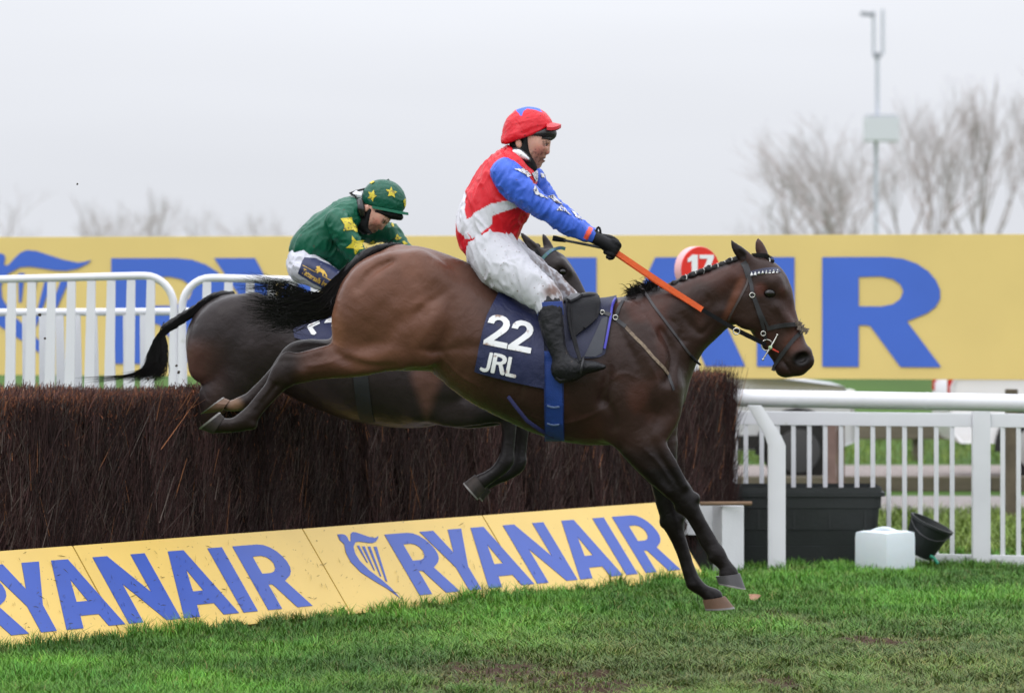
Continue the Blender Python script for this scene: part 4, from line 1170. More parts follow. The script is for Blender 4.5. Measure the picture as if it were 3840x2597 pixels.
    s_.etube([pair(C4(*a), C4(*b), l, .12, d) for a, b, l in FH], .03, 5, sub=4)
    # joints, tendons and forearm muscle
    J = lambda cr, x, y, yo: np.array(P(*cr(x, y), d + yo))
    for cr, yo, pts in ((C7, -.125, [(1560, 780), (1612, 880), (1660, 965)]), (C7, .125, [(1440, 900), (1478, 990), (1510, 1090)]), (C4, -.135, [(590, 1120), (520, 1210), (455, 1290)])):
        for sg in (-1, 1): s_.etube([(*J(cr, x, y, yo + sg * .032), .0055, .010) for x, y in pts], .012, op='s')
    for cr, x, y, yo, r3 in ((C7, 1478, 700, -.125, (.022, .018, .024)), (C7, 1376, 800, .125, (.022, .018, .024)), (C7, 1694, 1034, -.125, (.020, .030, .018)), (C7, 1560, 1205, .125, (.020, .030, .018)), (C4, 430, 1385, -.135, (.024, .03, .022)),
                             (C7, 1590, 640, -.125, (.020, .030, .024)), (C7, 1490, 760, .125, (.020, .030, .024)), (C4, 655, 1090, -.135, (.026, .036, .03))):
        s_.ell(J(cr, x, y, yo), r3, 0, .018)
    s_.etube([(*J(C7, 1330, 240, -.160), .026, .03), (*J(C7, 1420, 400, -.160), .024, .026), (*J(C7, 1510, 560, -.160), .014, .018)], .03)
    s_.etube([(*J(C7, 1150, 330, -.155), .026, .03), (*J(C7, 1270, 450, -.158), .022, .024), (*J(C7, 1400, 600, -.155), .012, .016)], .03)
    s_.etube([(*J(C4, 1050, 950, -.175), .03, .03), (*J(C4, 900, 990, -.172), .026, .022), (*J(C4, 760, 1040, -.17), .014, .016)], .03)
    s_.etube([(*J(C4, 880, 905, -.17), .014, .02), (*J(C4, 760, 935, -.155), .012, .016), (*J(C4, 650, 945, -.145), .016, .018)], .02)
    # point of hock
    s_.etube([pair(C4(632, 915), C4(690, 975), .022, -.135, d), pair(C4(618, 925), C4(650, 975), .016, -.135, d)], .02)
    # grooves between muscles
    for yo in (-1, 1):
        s_.etube([(*P(1700, 1062, d + yo * .30), .02, .03), (*P(1650, 1112, d + yo * .31), .024, .034), (*P(1580, 1168, d + yo * .315), .024, .034), (*P(1530, 1215, d + yo * .315), .016, .024)], .05, op='s')
        s_.etube([(*P(1345, 1075, d + yo * .268), .008, .02), (*P(1400, 1020, d + yo * .243), .008, .02), (*P(1470, 978, d + yo * .215), .006, .018)], .04, op='s')
        s_.etube([(*P(1625, 1318, d + yo * .285), .010, .02), (*P(1690, 1310, d + yo * .285), .012, .022), (*P(1780, 1300, d + yo * .305), .010, .02)], .04, op='s')
        s_.etube([(*P(1250, 1330, d + yo * .215), .008, .018), (*P(1360, 1385, d + yo * .24), .010, .02), (*P(1470, 1390, d + yo * .25), .010, .02)], .04, op='s')
        s_.etube([(*P(1640, 1075, d + yo * .285), .010, .02), (*P(1560, 1130, d + yo * .30), .012, .022), (*P(1500, 1200, d + yo * .30), .012, .02), (*P(1440, 1290, d + yo * .285), .008, .016)], .05, op='s')
        s_.etube([(*P(1700, 1130, d + yo * .275), .012, .02), (*P(1690, 1230, d + yo * .285), .014, .02), (*P(1640, 1320, d + yo * .25), .010, .02)], .05, op='s')
        s_.etube([(*P(2480, 1240, d + yo * .165), .006, .016), (*P(2520, 1330, d + yo * .175), .007, .016), (*P(2500, 1430, d + yo * .215), .006, .016)], .045, op='s')
        s_.etube([(*P(2250, 1240, d + yo * .27), .008, .02), (*P(2280, 1380, d + yo * .27), .010, .02), (*P(2260, 1500, d + yo * .25), .010, .02)], .06, op='s')
    V, Q, ids = s_.mesh(2)
    Nn = vnormals(V, Q)
    # veins and muscle tremor as slight relief
    rl = fbm(V * [16, 16, 16], 5, 2) - .5
    V = V + Nn * (rl * .006)[:, None]
    q4 = lambda pl: [C4(*p) for p in pl]; q7 = lambda pl: [C7(*p) for p in pl]; q2 = lambda pl: [C2(*p) for p in pl]
    V = relief(V, Nn, d, [
        (.0045, 7, [(2330, 1480), (2230, 1550), (2110, 1585), (1990, 1560), (1880, 1490)]), (.004, 6, [(2420, 1330), (2462, 1420), (2470, 1510), (2440, 1600)]), (.004, 5, [(2905, 1130), (2932, 1190), (2905, 1250)]),
        (.004, 6, q7([(1230, 300), (1340, 410), (1440, 560)])), (.004, 6, q4([(1040, 930), (900, 985), (770, 1000)])), (.004, 7, [(1640, 1322), (1720, 1402), (1800, 1452)]), (.003, 6, [(2250, 1460), (2330, 1400), (2400, 1420)]),
        (-.010, 16, q4([(1480, 690), (1560, 600), (1650, 545), (1730, 490)])), (-.008, 14, q4([(1500, 890), (1620, 905), (1790, 880)])), (-.008, 14, q4([(960, 900), (1080, 960), (1220, 1000), (1360, 990)])), (.008, 20, q4([(1420, 640), (1520, 590), (1600, 600)])),
        (.008, 22, q4([(1640, 640), (1590, 760), (1500, 850)])), (-.007, 14, q4([(1300, 300), (1220, 360), (1150, 430)])), (-.009, 16, [(2300, 1190), (2350, 1290), (2400, 1390)]), (-.010, 18, [(2250, 1480), (2300, 1560), (2290, 1640)]), (.008, 24, [(2370, 1230), (2430, 1340), (2450, 1430)]),
        (-.006, 7, q2([(480, 880), (500, 920), (512, 960)])), (-.006, 7, q2([(520, 870), (540, 910), (552, 945)])), (-.006, 7, q2([(560, 860), (575, 890), (582, 925)])), (-.005, 8, q2([(620, 780), (650, 815)])), (-.007, 10, q2([(700, 850), (690, 930), (740, 940)])),
        (-.006, 10, q2([(880, 600), (900, 640), (870, 660)])), (-.010, 14, [(2560, 1180), (2630, 1250), (2680, 1190)]), (.006, 12, q7([(1420, 330), (1490, 450), (1545, 560)])), (-.006, 9, q7([(1330, 330), (1410, 450), (1480, 570)])),
        (-.004, 8, [(1900, 1330), (1880, 1400), (1890, 1460)]), (-.004, 8, [(1960, 1420), (1950, 1500)])])
    Nn = vnormals(V, Q)
    X, Y = to_px(V)
    brown = np.array(lin(104, 69, 54)); dark = np.array(lin(46, 32, 28)); black = np.array(lin(14, 12, 13)); tan = np.array(lin(134, 90, 66)); red = np.array(lin(96, 58, 48))
    n1 = fbm(V * 5, 2, 3); n2 = fbm(V * 14, 4, 3)
    rear = smoothstep(1990, 1500, X)                      # redder brown behind, darker in front
    base = dark * 1.35 + (brown - dark * 1.35) * (rear * .95)[:, None]
    base = base * (.84 + .32 * n1)[:, None]
    rust = smoothstep(.50, .72, n1) * smoothstep(1900, 2400, X); base = base * (1 - .45 * rust[:, None]) + red * .8 * (.45 * rust)[:, None]
    bt = smoothstep(70, 0, np.hypot(X - 1245, (Y - 1235) * .45)); base = base * (1 - .7 * bt[:, None]) + tan * (.7 * bt)[:, None]      # tan edge of the buttock
    # head colouring: rusty muzzle sides and a tan stripe behind the cheek
    hm = smoothstep(60, 10, np.hypot(X - 2975, Y - 1285)); base = base * (1 - .6 * hm[:, None]) + np.array(lin(92, 54, 42)) * (.6 * hm)[:, None]
    st = smoothstep(26, 3, np.abs((X - 2745) * .93 + (Y - 1140) * .37)) * smoothstep(1010, 1060, Y) * smoothstep(1225, 1180, Y)
    base = base * (1 - .75 * st[:, None]) + np.array(lin(112, 70, 54)) * (.75 * st)[:, None]
    ey = smoothstep(36, 12, np.hypot(X - 2852, Y - 1085)); base = base * (1 - .45 * ey[:, None]) + np.array(lin(96, 48, 36)) * (.45 * ey)[:, None]
    ns = smoothstep(46, 26, np.hypot(X - 3006, (Y - 1345) * 1.2)) * (X > 2900); base = base * (1 - .9 * ns[:, None]) + black * (.6 * ns)[:, None]
    mz = smoothstep(1310, 1375, Y) * (X > 2880); base = base * (1 - .5 * mz[:, None]) + black * (.5 * mz)[:, None]
    # black points
    legd = np.zeros(len(V))
    legd = np.maximum(legd, smoothstep(1700, 1790, Y + (X - 2350) * .12))                       # fore legs
    legd = np.maximum(legd, smoothstep(1230, 1080, X) * smoothstep(1270, 1310, Y))              # hind legs
    legd = np.maximum(legd, (ids == 5) * smoothstep(1300, 1220, X))
    legd = np.maximum(legd, .75 * smoothstep(1640, 1720, Y) * (X > 2100))
    base = base * (1 - .92 * legd[:, None]) + black * (.92 * legd)[:, None]
    gask = (ids == 4) * smoothstep(1350, 1250, X) * smoothstep(1110, 1180, X) * .5
    base = base * (1 - gask[:, None]) + np.array(lin(64, 40, 34)) * gask[:, None]
    und = smoothstep(-.2, -.8, Nn[:, 2]) * (X > 1500) * (X < 2300)
    crest = smoothstep(26, 6, Y - np.interp(X, [2320, 2440, 2556, 2650, 2745, 2800], [1120, 1092, 1046, 1010, 976, 958])) * (X > 2330) * (X < 2800)
    base = base * (1 - .85 * crest[:, None]) + black * (.85 * crest)[:, None]
    base *= (.88 + .24 * n2)[:, None]
    fet = np.maximum(smoothstep(46, 10, np.hypot(X - 880, Y - 1520)), 0) * (V[:, 1] > d + .05); base = base * (1 - fet[:, None]) + np.array(lin(120, 92, 72)) * fet[:, None]
    base *= .90
    body = mesh_obj('body', V, Q, coat_m, root, True, base)
    bvh = BVHTree.FromPolygons(V.tolist(), Q.tolist())
    hoof(root, C7(1878, 1132), C7(1718, 1152), C7(1916, 1238), C7(1738, 1205), .046, .058, -.125, d, hoof_dk)
    hoof(root, C7(1782, 1282), C7(1632, 1306), C7(1845, 1362), C7(1652, 1376), .046, .058, .125, d, hoof_lt)
    hoof(root, C4(176, 1444), C4(246, 1334), C4(78, 1408), C4(214, 1300), .042, .054, -.135, d, hoof_m)
    hoof(root, C4(228, 1296), C4(282, 1222), C4(90, 1312), C4(236, 1204), .042, .054, .12, d, hoof_lt)
    # eyes
    for yo in (-1, 1):
        c = P(2886, 1099, d + yo * .080)
        mb = MB(); rings = []
        for i in range(1, 8):
            th = math.pi * i / 8; rings.append([(c[0] + .029 * math.sin(th) * math.cos(k * .5236), c[1] + yo * .021 * math.cos(th) * -1, c[2] + .0215 * math.sin(th) * math.sin(k * .5236)) for k in range(12)])
        mb.loft(rings).build('eye', eye_m, root, True)
    # tail: bone, then streaming hair
    t3 = lambda p, yo=0: np.array(P(*C4(*p), d + yo))
    dock = [(1400, 205), (1290, 222), (1190, 262), (1105, 335), (1050, 420), (1012, 510), (975, 580)]
    ts = SDF(t3((900, 640)) - .12, t3((1480, 120)) + .12, .008)
    ts.etube([(*t3(p), r * .5725 * d / FPX, l) for p, r, l in zip(dock, (14, 26, 34, 40, 44, 46, 46), (.02, .03, .034, .036, .036, .034, .03))], .01)
    Vt, Qt, _ = ts.mesh(1)
    Nt = vnormals(Vt, Qt); Vt = Vt + Nt * ((fbm(Vt * [40, 60, 40], 8, 2) - .5) * .012)[:, None]
    tail = mesh_obj('tail', Vt, Qt, hair_m, root, True)
    r = random.Random(3); G = []
    for i in range(1300):
        u = r.random() ** .6
        k = u * (len(dock) - 1.001); a = int(k); p0 = np.array(dock[a]) * (1 - k + a) + np.array(dock[a + 1]) * (k - a)
        p0 = p0 + [r.gauss(-6, 18), r.gauss(0, 18)]
        f = min(1, max(0, r.gauss(.48, .26)))      # 0 top wisps .. 1 lower edge
        if r.random() < .13:
            tip = np.array([r.uniform(300, 520), r.uniform(385, 520)]); m1 = np.array([r.uniform(820, 900), r.uniform(520, 590)]); m2 = np.array([r.uniform(590, 700), r.uniform(440, 530)])
        else:
            tip = np.array([r.uniform(330, 800) + 60 * f, 500 + 265 * f + r.gauss(0, 32)])
            m1 = np.array([r.uniform(830, 960), 560 + 100 * f + r.gauss(0, 14)]); m2 = np.array([r.uniform(560, 720), 540 + 200 * f + r.gauss(0, 20)])
        pts = [p0, (p0 + m1) / 2 + [-8, -8 + 26 * f], m1, m2, tip]
        yo = r.gauss(0, .028); w = r.uniform(.0008, .0032)
        G.append(([t3(p, yo * (.5 + .25 * j)) + np.array([0, 0, r.gauss(0, .004)]) for j, p in enumerate(pts)], w))
    strands('tail_hair', G, hair_m, tail, 16)
    # plaited mane, tuft at the withers, forelock
    mane = None
    cr = [(2446, 1091), (2486, 1076), (2524, 1062), (2558, 1046), (2592, 1030), (2624, 1018), (2650, 1008), (2676, 1002), (2703, 991), (2728, 981), (2752, 973), (2770, 966)]
    ms = SDF(np.array(P(2330, 1160, d)) - .1, np.array(P(2800, 930, d)) + .1, .007)
    ms.etube([disc(x, y + 4, 11, .03, 0, d) for x, y in [(2340, 1126), (2390, 1112)] + cr], .01)
    for i, (x, y) in enumerate(cr): ms.ell(P(x + 6, y + 3, d - .03), (.02, .022, .02), 0, .01)
    Vm, Qm, _ = ms.mesh(1); mane = mesh_obj('mane', Vm + vnormals(Vm, Qm) * ((fbm(Vm * 60, 8, 2) - .5) * .006)[:, None], Qm, hair_m, root, True)
    band = mat('plait_band', (.72, .72, .70), .6)
    for i, (x, y) in enumerate(cr):
        ok = i % 1 == 0
        c = P(x + 8, y - 7 + (i % 3) * 2, d - .03 - .004 * (i % 2))
        b = MB(); rings = []
        for j in range(1, 7):
            th = math.pi * j / 7; rings.append([(c[0] + .0125 * math.sin(th) * math.cos(k * .7854), c[1] - .0125 * math.cos(th), c[2] + .0115 * math.sin(th) * math.sin(k * .7854)) for k in range(8)])
        kn = b.loft(rings).build('plait_knot', hair_m, mane, True)
        if i > 2:
            pts = [(c[0] + .0135 * math.cos(a) * .55 + .004, c[1] - .010, c[2] + .0135 * math.sin(a)) for a in np.linspace(-1.5, 1.6, 7)]
            MB().tube(pts, .0022, 5).build('plait_band', band, mane, True)
    G = []
    for i in range(300):
        p0 = np.array([r.uniform(330, 540), 0]); p0[1] = 640 - (p0[0] - 270) * .42 + r.gauss(0, 16)
        tip = np.array([p0[0] - r.uniform(10, 110), p0[1] + r.choice((-1, -1, 1)) * r.uniform(10, 75)])
        if r.random() < .35: tip = np.array([r.uniform(268, 330), r.uniform(560, 640)])
        mid = (p0 + tip) / 2 + [r.gauss(0, 10), -r.uniform(10, 40)]
        yo = r.gauss(-.015, .02)
        G.append(([np.array(P(*C2(*q), d + yo)) for q in (p0, mid, tip)], r.uniform(.001, .003)))
    strands('mane_tuft', G, hair_m, mane, 8)
    G = []
    for i in range(120):
        p0 = np.array([r.uniform(2815, 2850), r.uniform(950, 968)]); e = np.array([r.uniform(2885, 2903), r.uniform(966, 990)])
        yo = r.gauss(-.01, .012); G.append(([np.array(P(*q, d + yo * k)) for q, k in ((p0, 1), ((p0 + e) / 2 + [6, -10], 1), (e, .6))], r.uniform(.001, .002)))
    fl = strands('forelock', G, hair_m, root, 6)
    c = P(2893, 978, d - .02); b = MB(); rings = []
    for j in range(1, 7):
        th = math.pi * j / 7; rings.append([(c[0] + .016 * math.sin(th) * math.cos(k * .7854), c[1] - .014 * math.cos(th), c[2] + .013 * math.sin(th) * math.sin(k * .7854)) for k in range(8)])
    b.loft(rings).build('forelock_knot', hair_m, fl, True)
    MB().tube([(c[0] - .012 + .004 * math.cos(a), c[1] - .012, c[2] + .014 * math.sin(a)) for a in np.linspace(-1.5, 1.5, 6)], .0025, 5).build('forelock_band', band, fl, True)
    # birch sprigs caught in the fetlock hair
    G = [([np.array(P(*C7(1595, 1255), d + .1)), np.array(P(*C7(1602, 1310), d + .1)), np.array(P(*C7(1618, 1375), d + .1))], .0016)]
    strands('fetlock_hair', G, hair_m, root, 6)
    return root, bvh
horse1, bvh1 = horse_one()

H2 = 24.8
def horse_two():
    d = H2
    root = empty('horse', P(1300, 2314, d), 'dark brown horse with raised black tail clearing the fence behind', 'horse')
    s_ = SDF((P(540, 0, d)[0], d - .42, P(0, 1900, d)[2]), (P(2330, 0, d)[0], d + .42, P(0, 850, d)[2]), .0095)
    D = lambda X, Y, r, lat, yo=0: disc(X, Y, r, lat, yo, d)
    s_.etube([D(884, 1287, 188, .268), D(980, 1285, 178, .275), D(1075, 1295, 165, .262), D(1200, 1338, 182, .285), D(1330, 1378, 196, .30), D(1450, 1392, 206, .28), D(1570, 1390, 212, .24), D(1640, 1385, 165, .21), D(1680, 1390, 110, .18)], .05, 1)
    for yo in (-.15, .15):
        s_.etube([D(950, 1155, 60, .085, yo), D(850, 1215, 92, .10, yo * 1.05), D(788, 1300, 84, .10, yo), D(776, 1370, 70, .085, yo * .9)], .06)
        s_.etube([D(990, 1200, 66, .08, yo * 1.1), D(950, 1310, 104, .105, yo * 1.05), D(900, 1400, 70, .09, yo * 1.1)], .05)
        s_.etube([D(1600, 1220, 45, .05, yo * .9), D(1650, 1340, 78, .08, yo * 1.05), D(1670, 1430, 82, .085, yo * .98)], .07)
        s_.etube([D(1560, 1440, 78, .09, yo * 1.0), D(1570, 1510, 66, .08, yo * .9)], .06)
    s_.etube([D(1640, 1285, 150, .155), D(1760, 1180, 115, .12), D(1870, 1085, 95, .10), D(1962, 1010, 82, .085)], .06)
    s_.etube([D(2005, 972, 46, .07), D(2055, 1005, 74, .088), D(2085, 1055, 82, .084), D(2125, 1110, 72, .072), D(2165, 1160, 60, .062), D(2205, 1212, 52, .056)], .03)
    for yo in (-.045, .045):
        s_.etube([D(2030, 1060, 64, .048, yo), D(2045, 1085, 58, .042, yo)], .03)
        s_.etube([D(2100, 990, 24, .035, yo * 1.35), D(2125, 1015, 20, .03, yo * 1.3)], .03)
        s_.ell(P(2110, 1018, d + yo * 1.95), (.024, .022, .019), math.radians(-30), .014, op='s')
    s_.etube([D(1951, 870, 3, .006, -.05), D(1968, 892, 11, .017, -.052), D(1990, 918, 19, .024, -.052), D(2012, 945, 24, .028, -.048), D(2030, 970, 24, .03, -.04)], .012)
    s_.etube([D(2036, 876, 3, .006, .05), D(2042, 892, 11, .017, .05), D(2052, 915, 17, .022, .05), D(2062, 945, 22, .028, .045)], .012)
    s_.etube([D(1962, 884, 3, .008, -.075), D(1982, 908, 7, .012, -.078), D(2004, 934, 8, .012, -.074)], .012, op='s')
    # folded fore legs
    for yo, dx, dy, idn in ((-.115, 0, 0, 2), (.115, 46, 6, 3)):
        s_.etube([D(1590 + dx, 1480 + dy, 84, .085, yo), D(1680 + dx, 1518 + dy, 82, .076, yo), D(1770 + dx, 1530 + dy, 66, .064, yo), D(1845 + dx, 1538 + dy, 48, .05, yo), D(1893 + dx, 1554 + dy, 38, .045, yo), D(1908 + dx, 1590 + dy, 31, .036, yo),
                  D(1908 + dx, 1640 + dy, 25, .028, yo), D(1903 + dx, 1690 + dy, 25, .028, yo), D(1896 + dx, 1730 + dy, 31, .036, yo), D(1866 + dx, 1764 + dy, 25, .032, yo), D(1830 + dx * .4, 1790 + dy, 26, .033, yo), D(1806 + dx * .3, 1804 + dy, 29, .038, yo)], .025, idn, sub=4)
    # hind legs pushed out behind, hidden by the brush
    for yo, dx in ((-.135, 0), (.12, 22)):
        s_.etube([D(880 + dx, 1420, 90, .10, yo), D(800 + dx, 1500, 64, .08, yo), D(740 + dx, 1570, 44, .05, yo), D(712 + dx, 1612, 36, .043, yo), D(682 + dx, 1670, 22, .03, yo), D(650 + dx, 1730, 21, .028, yo), D(628 + dx, 1770, 25, .034, yo), D(596 + dx, 1796, 20, .03, yo)], .03, 4, sub=4)
    V, Q, ids = s_.mesh(2); Nn = vnormals(V, Q)
    V = V + Nn * ((fbm(V * 16, 15, 2) - .5) * .006)[:, None]
    X, Y = to_px(V)
    dark = np.array(lin(42, 35, 35)); brown = np.array(lin(86, 60, 52)); black = np.array(lin(19, 17, 18))
    n1 = fbm(V * 5, 12, 3); n2 = fbm(V * 14, 14, 3)
    base = dark * (.85 + .3 * n1)[:, None]
    b1 = smoothstep(880, 700, X) * smoothstep(1240, 1330, Y); base = base * (1 - .8 * b1[:, None]) + brown * (.8 * b1)[:, None]
    b2 = smoothstep(80, 30, np.abs(X - 1600) + np.clip(Y - 1420, 0, 999) * .35) * smoothstep(1350, 1400, Y); base = base * (1 - .8 * b2[:, None]) + brown * 1.15 * (.8 * b2)[:, None]  # triangular patch: light on the elbow put into the coat colour
    lg = np.maximum(smoothstep(1740, 1840, X) * (ids >= 2) * (ids <= 3), (ids == 4) * smoothstep(850, 740, X))
    base = base * (1 - .85 * lg[:, None]) + black * (.85 * lg)[:, None]
    base *= (.88 + .24 * n2)[:, None]
    mesh_obj('body', V, Q, coat_m, root, True, base)
    bvh = BVHTree.FromPolygons(V.tolist(), Q.tolist())
    for yo, dx, dy, m in ((-.115, 0, 0, hoof_m), (.115, 18, 6, hoof_m)):
        hoof(root, (1782 + dx, 1778 + dy), (1822 + dx, 1836 + dy), (1736 + dx, 1812 + dy), (1790 + dx, 1874 + dy), .04, .052, yo, d, m)
    for yo, dx in ((-.135, 0), (.12, 22)):
        hoof(root, (590 + dx, 1816), (588 + dx, 1774), (540 + dx, 1818), (556 + dx, 1764), .04, .052, yo, d, hoof_m)
    for yo in (-1, 1):
        c = P(2109, 1018, d + yo * .088); rings = []
        for i in range(1, 8):
            th = math.pi * i / 8; rings.append([(c[0] + .021 * math.sin(th) * math.cos(k * .5236), c[1] - yo * .019 * math.cos(th), c[2] + .0165 * math.sin(th) * math.sin(k * .5236)) for k in range(12)])
        MB().loft(rings).build('eye', eye_m, root, True)
    t3 = lambda p, yo=0: np.array(P(*CL(*p), d + yo))
    dock = [(1960, 565), (1850, 575), (1760, 615), (1660, 685), (1560, 745), (1470, 800), (1400, 845)]
    ts = SDF(t3((1330, 900)) - .1, t3((2020, 500)) + .1, .009)
    ts.etube([(*t3(p), r * .4452 * d / FPX, l) for p, r, l in zip(dock, (20, 34, 38, 38, 38, 38, 40), (.03, .036, .034, .032, .032, .032, .032))], .01)
    Vt, Qt, _ = ts.mesh(1); tail = mesh_obj('tail', Vt + vnormals(Vt, Qt) * ((fbm(Vt * 45, 8, 2) - .5) * .012)[:, None], Qt, hair_m, root, True)
    r = random.Random(9); G = []
    for i in range(620):
        u = r.random() ** .5; k = u * (len(dock) - 1.001); a = int(k); p0 = np.array(dock[a]) * (1 - k + a) + np.array(dock[a + 1]) * (k - a) + [r.gauss(0, 16), r.gauss(0, 16)]
        f = r.random()
        b = np.array([1330 + 60 * f, 900 + 20 * r.random()]); c = np.array([1255 + 150 * f + r.gauss(0, 10), 1060]); e = np.array([1205 + 190 * f + r.gauss(0, 14), 1180 + 50 * r.random()])
        tip = e + [-(1 - f) * r.uniform(60, 200) - 30, r.uniform(40, 110)]
        if r.random() < .10: tip = np.array([r.uniform(630, 1000), r.uniform(1270, 1320)]); e = np.array([1180, 1225])
        yo = r.gauss(0, .025)
        G.append(([t3(q, yo) for q in (p0, (p0 + b) / 2 + [-4, 4], b, c, e, tip)], r.uniform(.0014, .004)))
    strands('tail_hair', G, hair_m, tail, 15)
    ms = SDF(np.array(P(1600, 1300, d)) - .1, np.array(P(2060, 880, d)) + .1, .009)
    cr = [(1690, 1148), (1740, 1078), (1800, 1030), (1860, 985), (1920, 945), (1975, 925), (2015, 925)]
    ms.etube([disc(x, y, 14, .03, 0, d) for x, y in cr], .01)
    Vm, Qm, _ = ms.mesh(1); mesh_obj('mane', Vm, Qm, hair_m, root, True)
    return root, bvh
horse2, bvh2 = horse_two()
# ================================================================== RIDERS
def cut(s_, pt, n):
    """keep the side of the plane that n points away from"""
    x, y, z = s_.grid((0, 0, 0), s_.n); n = np.array(n, float) / np.linalg.norm(n)
    s_.F = np.maximum(s_.F, ((x - pt[0]) * n[0] + (y - pt[1]) * n[1] + (z - pt[2]) * n[2]).astype(np.float32))
def folds(V, N, amp, f, seed, dirn):
    """cloth folds: ridged noise stretched along dirn"""
    dirn = np.array(dirn, float); dirn /= np.linalg.norm(dirn)
    al = V @ dirn; W = (V - al[:, None] * dirn[None, :]) * f + al[:, None] * dirn[None, :] * f * .28
    W = W + (fbm(V * 7, seed + 5, 2)[:, None] - .5) * 1.6
    r = 1 - np.abs(2 * fbm(W, seed, 2) - 1)
    r2 = 1 - np.abs(2 * vnoise(W * 2.3 + 7, seed + 9) - 1)
    return V + N * (amp * (.62 * r ** 1.5 + .38 * r2 ** 1.5 - .5))[:, None]
class View:
    """casts rays from the camera on to a set of surfaces"""
    def __init__(s, *b): s.b = b
    def hit(s, X, Y, d):
        o = Vector((0, 0, CAMH)); q = Vector(P(X, Y, d)) - o; q.normalize(); best = None
        for b in s.b:
            loc, n, i, ds = b.ray_cast(o, q)
            if loc is not None and (best is None or ds < best[2]): best = (loc, n if n.dot(q) < 0 else -n, ds)
        return best
def bvh_of(*objs):
    return [BVHTree.FromPolygons([v.co[:] for v in o.data.vertices], [tuple(p.vertices) for p in o.data.polygons]) for o in objs]
def drape(name, loops, view, d, off, th, m, parent, step=10, mirror=None):
    """outline in photo pixels laid on a surface as a thin piece of material"""
    V2, F = fill_mesh([[(x, -y) for x, y in lp] for lp in loops])
    V2, F = dice(V2, F, step)
    top, bot, last = [], [], None
    for x, y in V2:
        h = view.hit(x, -y, d)
        if h is not None and (last is None or abs(h[0].y - d) < .6): last = h
        if h is None:
            top.append(None); bot.append(None); continue
        top.append(h[0] + h[1] * (off + th)); bot.append(h[0] + h[1] * off)
    known = [i for i, t in enumerate(top) if t is not None]
    if not known:
        for i in range(len(top)): top[i] = Vector(P(V2[i][0], -V2[i][1], d)); bot[i] = Vector(P(V2[i][0], -V2[i][1], d + th))
    for i, t in enumerate(top):
        if t is None and known:
            j = min(known, key=lambda k: (V2[k][0] - V2[i][0]) ** 2 + (V2[k][1] - V2[i][1]) ** 2)
            yy = top[j].y; top[i] = Vector(P(V2[i][0], -V2[i][1], yy)); bot[i] = Vector(P(V2[i][0], -V2[i][1], yy + th))
    n = len(top); Fs = [tuple(f) for f in F]; ed = {}
    for f in F:
        for i in range(len(f)):
            a, b = f[i], f[(i + 1) % len(f)]
            if (b, a) in ed: del ed[(b, a)]
            else: ed[(a, b)] = 1
    Fs += [(b, a, a + n, b + n) for a, b in ed]
    o = mesh_obj(name, [v[:] for v in top + bot], Fs, m, parent, False)
    bm = bmesh.new(); bm.from_mesh(o.data); bmesh.ops.recalc_face_normals(bm, faces=bm.faces[:]); bm.to_mesh(o.data); bm.free()
    o.data.polygons.foreach_set('use_smooth', np.ones(len(o.data.polygons), bool))
    try: o.data.set_sharp_from_angle(angle=math.radians(50))
    except Exception: pass
    return o
def star(cx, cy, r, rot=0, k=.45, sx=1, sy=1):
    return [(cx + sx * (r if i % 2 == 0 else r * k) * math.sin(rot + i * math.pi / 5), cy - sy * (r if i % 2 == 0 else r * k) * math.cos(rot + i * math.pi / 5)) for i in range(10)]
def ball(name, c, r, m, parent, ry=None):
    rings = [[(c[0] + r * math.sin(math.pi * i / 8) * math.cos(k * .5236), c[1] - (ry or r) * math.cos(math.pi * i / 8), c[2] + r * math.sin(math.pi * i / 8) * math.sin(k * .5236)) for k in range(12)] for i in range(1, 8)]
    return MB().loft(rings).build(name, m, parent, True)

MUD = lin(70, 50, 42)
silk_m = mat('racing_silk', attr=True, rough=.42, var=.05, vscale=9, spec=.35, dirt=MUD, dirt_scale=52, dirt_lo=.70, dirt_hi=.76, wrinkle=.35, wscale=18, wstretch=(1, 1, .5))
breech_m = mat('white_breeches', attr=True, rough=.5, var=.04, vscale=9, spec=.3, dirt=lin(120, 100, 90), dirt_scale=75, dirt_lo=.66, dirt_hi=.72, wrinkle=.3, wscale=18, wstretch=(1, 1, .5))
skin_m = mat('skin', attr=True, rough=.48, var=.10, vscale=30, spec=.35, trans=.12, dirt=lin(92, 58, 48), dirt_scale=120, dirt_lo=.66, dirt_hi=.72)
boot_m = mat('boot_leather', lin(26, 26, 29), .46, .25, 16, .3, 60, spec=.22, wrinkle=.35, wscale=22, dirt=lin(84, 74, 68), dirt_scale=40, dirt_lo=.68, dirt_hi=.8)
glove_m = mat('black_glove', lin(20, 20, 23), .65, .2, 30, .35, 90, spec=.2)
blackc_m = mat('black_cloth', lin(22, 22, 24), .7, .25, 25, .3, 80, spec=.2)
helm_m = mat('helmet_silk', attr=True, rough=.40, spec=.35, var=.06, vscale=12, dirt=lin(44, 26, 26), dirt_scale=95, dirt_lo=.66, dirt_hi=.71, wrinkle=.30, wscale=26, wstretch=(1, 1, .6))
eyew_m = mat('eye_white', (.62, .58, .55), .2)
RED = np.array(lin(204, 18, 36)); WHITE = np.array((.64, .63, .69)); BLUE = np.array(lin(60, 98, 204))

